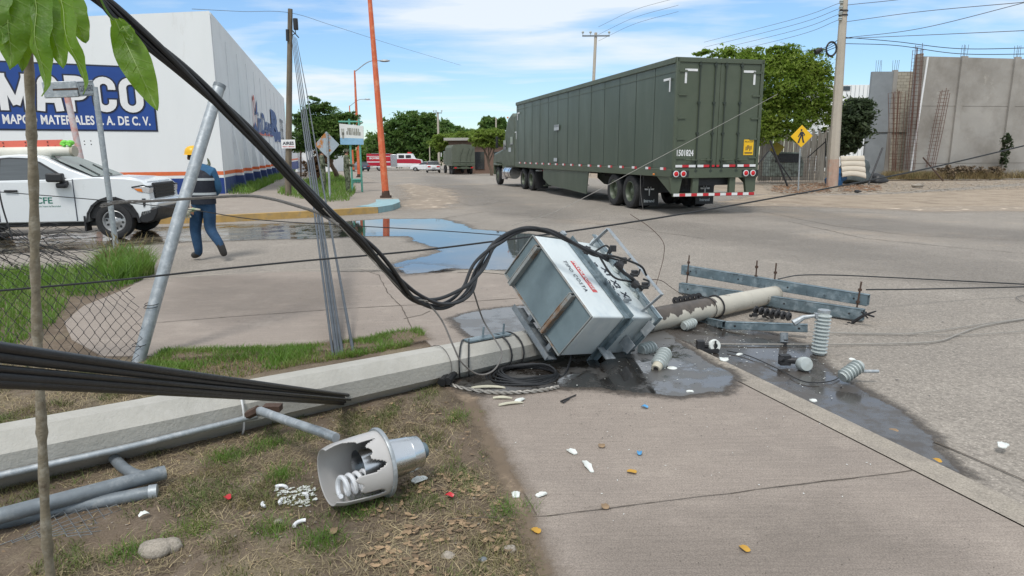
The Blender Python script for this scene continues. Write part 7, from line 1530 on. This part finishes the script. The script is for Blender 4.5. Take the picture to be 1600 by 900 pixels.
b.build('contact', M['darkmetal'], t); b = MB(); b.box(P(1351, 574, 5.35), (.07, .03, .03)); b.build('hood', M['galv'], t)
for i, (px, py, r_, n_, d, lb_) in enumerate(((1028, 571, .062, 5, (.45, .75, .3), 'cream ribbed bushing lying with its hollow end to the viewer beside the transformer'), (1002, 548, .06, 4, (.75, .6, .0), 'ribbed bushing half hidden under the transformer lid'), (1068, 510, .05, 4, (.7, .5, .1), 'small ribbed insulator in the shade under the stained pole'))):
    g_ = G(px, py, r_*.95); t = thing('ribbed_bushing', lb_, 'insulator', (g_.x, g_.y, 0), group='ribbed insulators by the transformer'); b = MB(); insul(b, tilt(g_, d), r_, n_, .034, .72); b.build('ribbed_body', M['porcelain'], t, smooth=40)
    if i == 0: b = MB(); dd = Vector(d).normalized(); b.lathe([(.02, -.05), (.034, -.052), (.04, -.04), (.04, 0)], tilt(g_, d), 18); b.build('neck', mat('cream_glaze', (.52, .48, .38), .3, var=.1), t, smooth=True); b = MB(); b.lathe([(0, -.045), (.024, -.045)], tilt(g_, d), 14); b.build('bore', M['black'], t)
g_ = G(1050, 579, .012); b = MB(); b.lathe([(0, .03), (.03, .027), (.06, .012), (.066, .0), (.05, -.008), (0, -.01)], T(*g_), 22); tag(b.build('porcelain_saucer', M['shard'], smooth=True), 'round white saucer-like insulator cap beside the cream bushing', 'insulator')
t = thing('pin_insulator', 'white ring insulator in a black clamp lying in the oily gutter', 'insulator', G(1110, 541)); g_ = G(1116, 540, .055); b = MB(); b.lathe([(.022, -.02), (.05, -.02), (.056, 0), (.05, .02), (.022, .02)], tilt(g_, (.3, -1, .2)), 20); b.build('ring', M['shard'], t, smooth=True)
b = MB(); b.tube([g_+Vector((-.02, 0, 0)), g_+Vector((-.13, .02, .0))], .025, 8); b.box(g_+Vector((-.12, 0, 0)), (.06, .06, .09)); b.tube([g_+Vector((0, -.03, .05)), g_+Vector((0, -.03, -.04))], .008, 5); b.box(g_+Vector((-.05, -.02, -.035)), (.16, .05, .03)); b.build('clamp', M['darkmetal'], t)
# ------------------------------------------------------------------ leaning fence pipe, torn chain link
g0 = G(209, 566, .02); tp_ = P(343, 134, 6.1); lp = thing('leaning_pipe', 'bent grey steel fence pipe leaning to the right behind the foreground cables', 'pipe', g0)
b = MB(); b.tube([g0-UP*.1, g0.lerp(tp_, .5), tp_], [.05, .05, .05], 18); b.build('pipe', M['galv'], lp, smooth=True); b = MB(); d = (tp_-g0).normalized(); b.tube([tp_-d*.02, tp_+d*.012], .053, 18); b.build('end_rim', M['galv_matte'], lp, smooth=True)
b = MB(); 
for f in (.06, .19, .2): c = g0.lerp(tp_, f); b.tube([c+(Vector((math.cos(a), math.sin(a)*.9, .1*math.sin(a)))*.055) for a in [6.283*i/14 for i in range(15)]], .003, 5, caps=False)
b.build('tie_wire', M['black_cable'], lp)
CG = [[(-260, 660), (-60, 640), (60, 615), (140, 592), (212, 568)], [(-260, 560), (-60, 545), (50, 535), (140, 540), (222, 535)], [(-260, 470), (-70, 470), (40, 470), (140, 478), (222, 492)], [(-260, 400), (-80, 405), (20, 415), (110, 412), (205, 452)], [(-260, 340), (-80, 370), (0, 385), (80, 382), (172, 392)]]
def mesh_pt(u, v):
    i = min(int(u*4), 3); j = min(int(v*4), 3); a, c = u*4-i, v*4-j
    def L_(k): 
        row = CG[k]; return (row[i][0]*(1-a)+row[i+1][0]*a, row[i][1]*(1-a)+row[i+1][1]*a)
    p, q = L_(j), L_(j+1); x, y = p[0]*(1-c)+q[0]*c, p[1]*(1-c)+q[1]*c; return P(x, y, 4.75+.5*(x/220 if x > -100 else -.45)*.6+.06*math.sin(u*11+v*7)+.25*v)
b = MB(); NU, NV = 40, 21
for i in range(NU):
    pts = []; vm = 1-.25*max(0, (i/NU-.8)*5)-random.uniform(0, .06)
    for j in range(int(NV*vm)+1):
        s_ = .5 if ((i+j) % 2) else -.5; u = (i+.5+s_*1.08)/NU; p = mesh_pt(min(max(u, 0), 1), j/NV); pts.append(p+Vector((random.uniform(-.004, .004), .006*s_, random.uniform(-.004, .004))))
    if len(pts) > 2: b.tube(pts, .0026, 4)
cf = tag(b.build('chain_link_fence', mat('dark_wire', (.04, .04, .042), .5, .5)), 'torn sagging chain link fence hanging left of the leaning pipe', 'fence')
b = MB()
for k in range(70):
    x0, y0 = random.uniform(-100, 90), random.uniform(350, 400); L_ = random.uniform(30, 90); a = random.uniform(-.3, .9); pts = [(x0, y0, 4.9), (x0+L_*.3, y0+L_*.3*a+random.uniform(-8, 8), 4.9+random.uniform(-.1, .1)), (x0+L_*.7, y0+L_*.6*a+random.uniform(-8, 8), 5.0+random.uniform(-.1, .1)), (x0+L_, y0+L_*.7*a, 5)]
    if pts[-1][1] < 345: continue
    b.tube(catmull([P(*q) for q in pts], 4), .0024, 4)
b.tube(catmull([P(-4, 285, 4.9), P(3, 320, 4.9), P(12, 350, 4.9), P(20, 375, 4.9)], 5), .006, 5)
tag(b.build('wire_tangle', bpy.data.materials['dark_wire']), 'tangled heap of bunched fence wire at the left edge below the pickup door', 'wire tangle')
# loose mesh on the ground, left
def flatmesh(name, x0, x1, y0, y1, cs, rot, lb_, r=.0016, zz=.03):
    b = MB(); nx = int((x1-x0)/cs); ny = int((y1-y0)/cs)
    for i in range(nx):
        pts = []
        for j in range(ny+1): s_ = .5 if (i+j) % 2 else -.5; x = x0+(i+.5+s_*1.06)*cs; y = y0+j*cs; pts.append(Vector((x+.03*math.sin(y*7+rot), y, zz+.025*math.sin(x*9+y*5)+.02*math.sin(y*13)+.004*s_)))
        b.tube(pts, r, 4)
    return tag(b.build(name, M['galv_matte']), lb_, 'wire mesh')
q0, q1 = G(-260, 640), G(70, 565); flatmesh('fallen_mesh', q0.x, q1.x+.1, 3.95, 5.0, .055, .3, 'pale fallen wire mesh in the grass behind the pole at left')
q0 = G(-60, 840); flatmesh('trapped_mesh', -2.9, -1.85, 2.62, 2.98, .03, 1.1, 'crumpled wire mesh trapped under the two lying pipes', zz=.03)
# lying pipes, conduit and lamp arm
def rod(name, pts, r, m, lb_, cat='pipe', group=None, n=16, rr=None):
    b = MB(); b.tube(pts, rr or r, n); return tag(b.build(name, M[m], smooth=True), lb_, cat, group)
pA = rod('lying_pipe', [G(-200, 866, .1), G(0, 806, .1), G(258, 738, .085)], .036, 'galv_matte', 'longer grey pipe lying in front of the fallen pole, its open end pointing right', group='pipes lying by the sapling')
pB = rod('lying_pipe', [G(-60, 830, .035), G(90, 797, .038), G(244, 768, .04)], .034, 'galv_matte', 'shorter capped grey pipe lying under the longer one', group='pipes lying by the sapling')
q_ = G(246, 768, .04); q2 = G(233, 770, .04); rod('pipe_collar', [q2, q_], .038, 'galv', 'short collar on the end of the lower pipe', 'pipe collar')
rod('bent_pipe', catmull([G(178, 716, .06), G(196, 733, .05), G(222, 744, .05), G(250, 737, .1)], 5), .028, 'galv_matte', 'short bent pipe poking out from under the fallen pole', group='pipes lying by the sapling')
def front(t, h, out=.0):       # a point on the near face of the fallen pole
    e1 = ax.cross(UP).normalized(); e1 = e1 if e1.y < 0 else -e1; e2 = UP; return pa(t)+e1*(rad(t)*.97+out)+e2*h
rod('conduit', [front(-3, -.03, .02), front(-.2, -.03, .02), front(tpx(200), -.035, .02), front(tpx(388), -.02, .02)], .019, 'galv', 'thin grey conduit strapped along the near side of the fallen pole', 'conduit')
ring('strap', tpx(368), .006, 'white_tape', a0=-1.2, a1=3.6, k=1.12)
la = thing('street_lamp', 'broken street lamp lying on the soil, jagged frosted shade, silver housing and grey arm', 'street lamp', G(590, 776))
b = MB(); b.tube([front(tpx(392), .0, .03), P(406, 642, 3.62), P(450, 658, 3.42), P(505, 676, 3.15), P(525, 684, 3.08)], [.024, .025, .025, .024, .024], 14); b.build('arm', M['galv'], la, smooth=True)
b = MB(); b.box(P(426, 637, 3.72), (.1, .06, .035)); b.tube([P(388, 648, 3.68), P(404, 640, 3.62)], .026, 6); b.build('clamp', M['rust'], la)
# luminaire: axis from housing (right, farther) to open end (left, nearer)
Lc = P(596, 722, 3.06); ad = Vector((-.81, -.575, .09)).normalized(); LF_ = frame(Lc, UP, ad); Rl = .158
n_, m__ = 150, 54; b = MB(); SH = .275
def keep(a, h):      # a: angle round the axis (0 = up), h 0..1 along it
    a = (a+math.pi) % (2*math.pi)-math.pi; jag = .07*math.sin(a*7)+.06*math.sin(a*13+1)
    if .25 < side*a < 2.2: return h < .3+jag*1.3+(.28 if 1.35 < side*a < 1.95 else 0)
    if -.05 < side*a <= .25: return h < .62+jag
    return True
ydir = LF_.to_3x3()@Vector((0, 1, 0)); side = 1 if ydir.y < 0 else -1
for i in range(n_):
    for j in range(m__):
        a0, a1, h0, h1 = 6.283*i/n_, 6.283*(i+1)/n_, j/m__, (j+1)/m__
        if not keep((a0+a1)/2, (h0+h1)/2): continue
        rf_ = lambda h: Rl*(1-.1*h*h-.16*max(0, h-.8)**1.5*4)
        q_ = [LF_@Vector((rf_(h)*math.cos(a), rf_(h)*math.sin(a), h*SH)) for a, h in ((a0, h0), (a1, h0), (a1, h1), (a0, h1))]; b.add(q_, [(0, 1, 2, 3)])
sh_ = b.build('shade', M['lampshade'], la); bmm = bmesh.new(); bmm.from_mesh(sh_.data); bmesh.ops.remove_doubles(bmm, verts=bmm.verts, dist=.0005); bmesh.ops.recalc_face_normals(bmm, faces=bmm.faces); bmm.to_mesh(sh_.data); bmm.free(); md = sh_.modifiers.new('thick', 'SOLIDIFY'); md.thickness = .004
for p in sh_.data.polygons: p.use_smooth = True
b = MB(); b.lathe([(Rl*.98, -.004), (Rl+.012, -.006), (Rl+.014, .004), (Rl+.01, .012), (Rl*.98, .012)], LF_, 48); b.build('rim_ring', M['galv'], la, smooth=True)
b = MB(); b.lathe([(Rl-.003, .004), (Rl*.9, -.002), (.1, -.03), (.06, -.05)], LF_, 40); b.lathe([(.1, -.0), (.095, .07), (.09, .12)], LF_, 30, a0=0, a1=6.283); b.build('reflector', M['alum'], la, smooth=True)
b = MB(); b.lathe([(.118, -.006), (.105, -.012), (.098, -.05), (.088, -.14), (.09, -.145), (.088, -.15), (.082, -.2), (.078, -.205), (0, -.206)], LF_, 36); b.build('housing', M['alum'], la, smooth=40)
b = MB(); b.lathe([(.045, -.206), (.045, -.225), (.036, -.245), (0, -.247)], LF_, 24); b.build('photocell', M['arm'], la, smooth=40)
b = MB(); hx = []
for i in range(110):
    t = i/109; a = t*6.283*4.6; hx.append(LF_@(Vector((-.055, .02*side, .06))+Vector((math.cos(a)*.043, math.sin(a)*.043, .17*t))))
b.tube(hx, .0115, 8); b.build('spiral_bulb', M['bulb'], la, smooth=True); b = MB(); b.lathe([(.036, -.02), (.036, .055), (0, .056)], LF_@T(-.055, .02*side, 0), 18); b.build('bulb_base', M['shard'], la, smooth=40)
# ------------------------------------------------------------------ sapling and its leaves
g0 = Vector((P(74, 880, 2.32).x, 2.32, .0)); sp_ = thing('sapling', 'slim grey-brown sapling trunk rising in the left foreground with big drooping leaves on top', 'sapling', g0)
tr_ = [g0-UP*.05, P(73, 840, 2.3), P(68, 740, 2.28), P(64, 640, 2.26), P(60, 560, 2.24), P(56, 460, 2.22), P(54, 380, 2.2), P(53, 300, 2.18), P(49, 200, 2.16), P(46, 120, 2.14), P(44, 20, 2.12), P(42, -60, 2.1)]
cl = catmull(tr_, 8); rr_ = []
for i in range(len(cl)): f = i/len(cl); rr_.append((.017*(1-f)+.012*f)*(1+.1*math.sin(i*.9)+(.22 if i % 14 == 7 else 0)+random.uniform(-.04, .04)))
b = MB(); b.tube(cl, rr_, 12); b.build('trunk', M['bark'], sp_, smooth=True)
def leaf(b, p0, p1, w, Y, droop=.0, face=0.2, n=20, m_=6, twist=0):
    a, c = P(*p0, Y), P(*p1, Y-.05); d = c-a; L_ = d.length; d.normalize(); sx = d.cross(fw).normalized(); nn = sx.cross(d); W_ = w*Y/FPX/2; vs = []
    sx = (sx*math.cos(face)+nn*math.sin(face)).normalized(); nn = sx.cross(d)
    for i in range(n+1):
        t = i/n; ww = W_*2.25*(t+.004)**.6*(1-t)**1.05+.0004
        cen = a+d*L_*t+nn*(.06*L_*math.sin(t*3.1))+nn*.012*math.sin(t*9)
        for j in range(m_+1):
            u = j/m_*2-1; vs.append(cen+sx*ww*u*math.cos(twist*t)+nn*(abs(u)*ww*.35+.0035*math.sin(t*26+abs(u)*3)*abs(u)))
    b.add(vs, [(i*(m_+1)+j, i*(m_+1)+j+1, (i+1)*(m_+1)+j+1, (i+1)*(m_+1)+j) for i in range(n) for j in range(m_)])
    b.mi = 1; b.tube([Vector(vs[i*(m_+1)+m_//2])-fw*.0012 for i in range(n)], [.0016*(1-i/n*.8) for i in range(n)], 5)
    for i in range(2, n-2, 2):
        for e_k in (0, m_): b.tube([Vector(vs[i*(m_+1)+m_//2])-fw*.001, Vector(vs[(i+2)*(m_+1)+e_k])-fw*.0005], [.0009, .0003], 3)
    b.mi = 0
M['leaf_vein'] = mat('leaf_vein', (.2, .3, .06), .5, var=0)
LV = [((10, -40), (14, 108), 78, 1.95, .3), ((38, -40), (62, 150), 62, 1.9, -.35), ((28, -30), (34, 112), 54, 2.0, .5), ((58, -30), (98, 106), 58, 1.92, .4), ((70, -40), (127, 147), 46, 1.88, -.5), ((92, -30), (133, 66), 52, 1.98, .3), ((-20, -40), (-2, 70), 60, 1.95, -.2), ((60, -40), (80, 118), 40, 2.05, .9), ((85, -40), (104, 40), 60, 2.05, -.6), ((20, -60), (50, 60), 90, 2.08, .1), ((-10, -40), (24, 60), 80, 2.1, .5), ((60, -50), (78, 70), 70, 2.12, 0)]
for p0, p1, w_, Y_, fc in LV: b = MB(); leaf(b, p0, p1, w_, Y_, face=fc); b.build('leaf', [M['leaf_bright'], M['leaf_vein']], sp_, smooth=True)
tg = thing('leaf_cluster', 'three drooping green leaves hanging alone right of the sapling against the white wall', 'leaves', P(180, 30, 2.0)); b = MB(); b.tube(catmull([P(145, -40, 2.0), P(158, 0, 2.0), P(170, 22, 2.0), P(182, 34, 2.0)], 5), .003, 6); b.build('stem', M['leaf_bright'], tg, smooth=True)
for p0, p1, w_, Y_, fc in (((180, 30), (246, 172), 60, 1.95, .35), ((172, 28), (222, 146), 48, 2.0, -.4), ((186, 28), (204, 62), 22, 1.97, .2)): b = MB(); leaf(b, p0, p1, w_, Y_, face=fc); b.build('leaf', [M['leaf_bright'], M['leaf_vein']], tg, smooth=True)
# ------------------------------------------------------------------ street name sign posts
g0 = G(184, 404); Ys = g0.y; tp_ = P(148, 136, Ys); t = thing('street_sign', 'street name sign seen edge-on on a leaning galvanized post behind the tall grass', 'sign', g0)
b = MB(); b.tube([g0, tp_], .042, 12); b.build('post', M['galv'], t, smooth=True)
b = MB(); a, c = P(68, 141, Ys-.35), P(121, 139, Ys-.2); e = P(147, 137, Ys); 
for p_, q_ in ((a, c), (c, e)): d = q_-p_; b.box((0, 0, 0), (d.length+.004, .05, .24 if p_ is a else .23), frame((p_+q_)/2, d, UP))
pl = b.build('name_blade', M['galv'], t, bevel=.01); b = MB(); d = c-a; b.box((0, -.0265, -.0), (.34, .006, .028), frame((a+c)/2+d*.16, d, UP)); b.box((0, .0265, -.0), (.34, .006, .028), frame((a+c)/2+d*.16, d, UP)); b.build('slot', M['rust'], pl)
d = (e-c).normalized(); nrm = d.cross(UP); text_fit('GUERRERO', c+nrm*.028+d*.02-UP*.045, d, UP, (e-c).length*.8, .09, 'lettering', M['letter_black'], pl)
b = MB(); 
for zz in (-.09, .09): b.box((0, -.0265, zz), ((e-c).length, .005, .006), frame((c+e)/2, d, UP))
b.build('border_line', M['letter_black'], pl)
Yq = 16.6; q_ = P(132, 275, Yq); tt_ = P(104, 146, Yq); b = MB(); b.tube([Vector((q_.x+.25, Yq, 0)), q_, tt_], .07, 10); tag(b.build('faded_post', mat('pinkish_faded_post', (.55, .5, .5), .7, var=.1, col2=(.55, .25, .2), c2amt=(.48, .6), c2scale=2.5), smooth=True), 'pink and white faded post standing behind the pickup roof', 'post')
# ------------------------------------------------------------------ debris
def shard(px, py, L_, w_, lb_, m='shard', rz=None, curve=.3, zb_=None, cat='shard', name='porcelain_shard', th=.006, grp='broken white pieces on the ground'):
    g_ = G(px, py, .035 if zb_ is None else zb_); a = random.uniform(0, 3.14) if rz is None else rz; b = MB(); n = 6; vs = []
    for i in range(n+1):
        t = i/n; ww = w_*(.4+.6*math.sin(math.pi*(.15+.8*t)))*random.uniform(.8, 1.15)/2; x = (t-.5)*L_
        for u in (-1, -.3, .4, 1): vs.append(Vector((x+random.uniform(-1, 1)*L_*.03, u*ww, .002+abs(u)*ww*.5*curve*2+curve*L_*.12*math.sin(math.pi*t))))
    MM = Matrix.Translation(g_)@RZ(a); b.add([MM@v for v in vs], [(i*4+j, i*4+j+1, (i+1)*4+j+1, (i+1)*4+j) for i in range(n) for j in range(3)])
    o = b.build(name, M[m] if isinstance(m, str) else m); md = o.modifiers.new('thick', 'SOLIDIFY'); md.thickness = th; return tag(o, lb_, cat, grp)
M['cream'] = mat('cream_shard', (.55, .52, .4), .5, var=.1); M['dryleaf'] = mat('dry_leaf', (.25, .17, .1), .8, var=.3, scale=20, island=.6); M['yellowleaf'] = mat('yellow_leaf', (.5, .28, .04), .7, var=.2)
for q in ((894, 706, .07, .04, 'curved white shard on the pavement, upper of two together'), (919, 729, .13, .035, 'long cream splinter pointing to the camera on the pavement'), (846, 773, .06, .03, 'small white flake on the pavement edge, alone'), (806, 773, .06, .04, 'white shard standing at the soil and pavement border'), (656, 750, .085, .05, 'white shard tucked under the lamp housing end'), (1567, 696, .085, .05, 'white crumpled piece alone on the road at the far right'), (1131, 562, .09, .07, 'large white porcelain chunk in the oily gutter'), (1156, 554, .07, .03, 'flat white shard behind the porcelain chunk'), (1078, 612, .05, .03, 'white chip at the near edge of the oil puddle'), (1270, 626, .05, .04, 'grey-white lump beside the kerb in the wet gutter'), (1332, 562, .05, .04, 'white chip just left of the lying cutout ring')):
    shard(*q[:4], q[4], rz={894: -1.0, 919: -1.35}.get(q[0]))
shard(763, 606, .24, .04, 'long cream strip lying beside the twisted strand', 'cream', .02); shard(785, 622, .13, .03, 'cream splinter just below the twisted strand', 'cream', -.05); shard(798, 631, .17, .03, 'lower cream splinter pointing up right', 'cream', .3); shard(812, 626, .1, .04, 'white shard heap end beside the cream splinters', 'shard', .9)
# lamp tube pieces
for (px, py, r_, a0, a1, lb_) in ((436, 764, .035, .4, 2.4, 'curved white lamp tube piece left of the lamp, upper'), (447, 783, .03, 2, 4, 'short white tube piece among the glass crumbs'), (474, 820, .04, 1.6, 3.4, 'curved white tube piece alone below the lamp'), (420, 786, .03, 3, 4.5, 'thin white tube splinter at the far left of the crumbs'), (470, 776, .03, 0, 1.6, 'white tube piece close to the shade')):
    g_ = G(px, py, .03); b = MB(); b.tube([g_+Vector((math.cos(a0+(a1-a0)*i/10)*r_, math.sin(a0+(a1-a0)*i/10)*r_, 0)) for i in range(11)], .0085, 8); tag(b.build('lamp_tube_piece', M['bulb'], smooth=True), lb_, 'glass piece', 'broken lamp tube pieces')
for (px, py, m_, lb_, nm) in ((355, 779, 'red_tape', 'crumpled red wrapper on the soil', 'wrapper'), (702, 776, 'red_tape', 'small red and white scrap on the dry grass', 'wrapper'), (225, 806, 'shard', 'white and red torn wrapper near the pipes', 'wrapper'), (999, 709, 'blue_scrap', 'tiny blue scrap on the pavement', 'scrap'), (1007, 637, 'blue_scrap', 'small blue and white scrap on the pavement near the oil', 'scrap')):
    shard(px, py, .045, .03, lb_, m_, cat='litter', name=nm, grp='coloured litter scraps', curve=.8, th=.002)
for (px, py, lb_) in ((987, 738, 'yellow leaf in the middle of the pavement'), (1163, 858, 'yellow leaf near the bottom of the pavement'), (522, 830, 'large tan leaf on the soil below the lamp'), (1464, 720, 'yellow leaf at the end of the wet gutter'), (1396, 673, 'tan leaf floating in the wet gutter'), (945, 792, 'small ochre leaf on the paving joint'), (940, 697, 'small brown leaf right of the white shards'), (837, 830, 'orange-yellow leaf at the pavement border')):
    shard(px, py, .05, .035, lb_, 'yellowleaf' if 'yellow' in lb_ else 'dryleaf', cat='leaf', name='fallen_leaf', grp='single fallen leaves', curve=.35, th=.001)
for (px, py, r_, m_, lb_) in ((903, 811, .022, 'darkmetal', 'dark pebble on the pavement near the long joint'), (245, 864, .075, 'kerbstone', 'flat grey stone slab at the bottom left'), (265, 858, .06, 'kerbstone', 'tilted grey stone beside the flat slab'), (797, 860, .03, 'kerbstone', 'pale round stone among the dry leaves'), (755, 876, .022, 'galv_matte', 'smooth dark grey pebble among the dry leaves'), (1020, 771, .012, 'kerbstone', 'small pale pebble on the long paving joint'), (435, 817, .025, 'kerbstone', 'brown stone left of the curved tube piece'), (700, 870, .03, 'kerbstone', 'crumpled pale stone at the bottom of the soil')):
    g_ = G(px, py, .015); lump('stone', (g_.x, g_.y, .012), (r_, r_*.8, r_*.5), M[m_], px, lb_, 'stone', .12, n=12)
litter('dry_leaves', wp([(600, 760), (700, 740), (790, 770), (840, 850), (860, 920), (640, 930), (560, 880), (560, 800)]), 430, .0165, M['dryleaf'], .022, 'dry brown leaves scattered over the soil at the pavement edge', lambda x, y: np.clip(vnoise(x, y, 4, 12)*2-.4, .05, 1))
litter('dry_leaves', wp([(560, 640), (700, 620), (760, 700), (800, 800), (700, 800), (600, 760)]), 120, .013, M['dryleaf'], .02, 'sparser dry leaves on the soil behind the lamp')
litter('dry_leaves', wp([(0, 640), (560, 640), (640, 905), (-100, 905)]), 220, .010, M['dryleaf'], .02, 'few dry leaves among the grass in the left foreground')
litter('glass_crumbs', wp([(430, 770), (490, 765), (500, 785), (480, 800), (440, 795)]), 120, .011, M['shard'], .02, 'crumbs of white glass beside the lamp opening')
litter('soil_pebbles', wp([(0, 700), (560, 640), (690, 610), (840, 860), (850, 930), (-100, 930)]), 260, .006, M['kerbstone'], .02, 'small pebbles in the soil')
litter('porcelain_chips', wp([(1060, 500), (1180, 510), (1270, 540), (1330, 600), (1300, 630), (1200, 580), (1100, 570)]), 150, .0065, M['shard'], .0, 'small white porcelain chips over the wet gutter')
litter('porcelain_chips', wp([(760, 560), (1000, 550), (1100, 580), (1130, 600), (900, 610), (760, 600)]), 70, .006, M['shard'], .035, 'small white chips over the oily pavement')
litter('porcelain_chips', wp([(780, 640), (1250, 640), (1400, 760), (1250, 850), (850, 830)]), 45, .0045, M['shard'], .033, 'tiny white specks on the near pavement')
litter('road_grit', wp([(1000, 300), (1700, 330), (1700, 760), (1350, 640), (1100, 480), (650, 350)]), 900, .011, M['darkmetal'], -.002, 'dark grit scattered on the road')
litter('road_grit', wp([(400, 430), (820, 430), (820, 480), (650, 520), (300, 545)]), 120, .008, M['darkmetal'], .033, 'dark grit on the older pavement')

litter('pavement_grit', wp([(760, 620), (1150, 600), (1600, 850), (1600, 930), (880, 930)]), 420, .0032, M['joint'], .032, 'fine dark grit on the near pavement')
litter('pavement_grit', wp([(860, 610), (1140, 600), (1300, 690), (900, 700)]), 160, .004, M['darkmetal'], .032, 'dark oil specks on the pavement before the transformer')
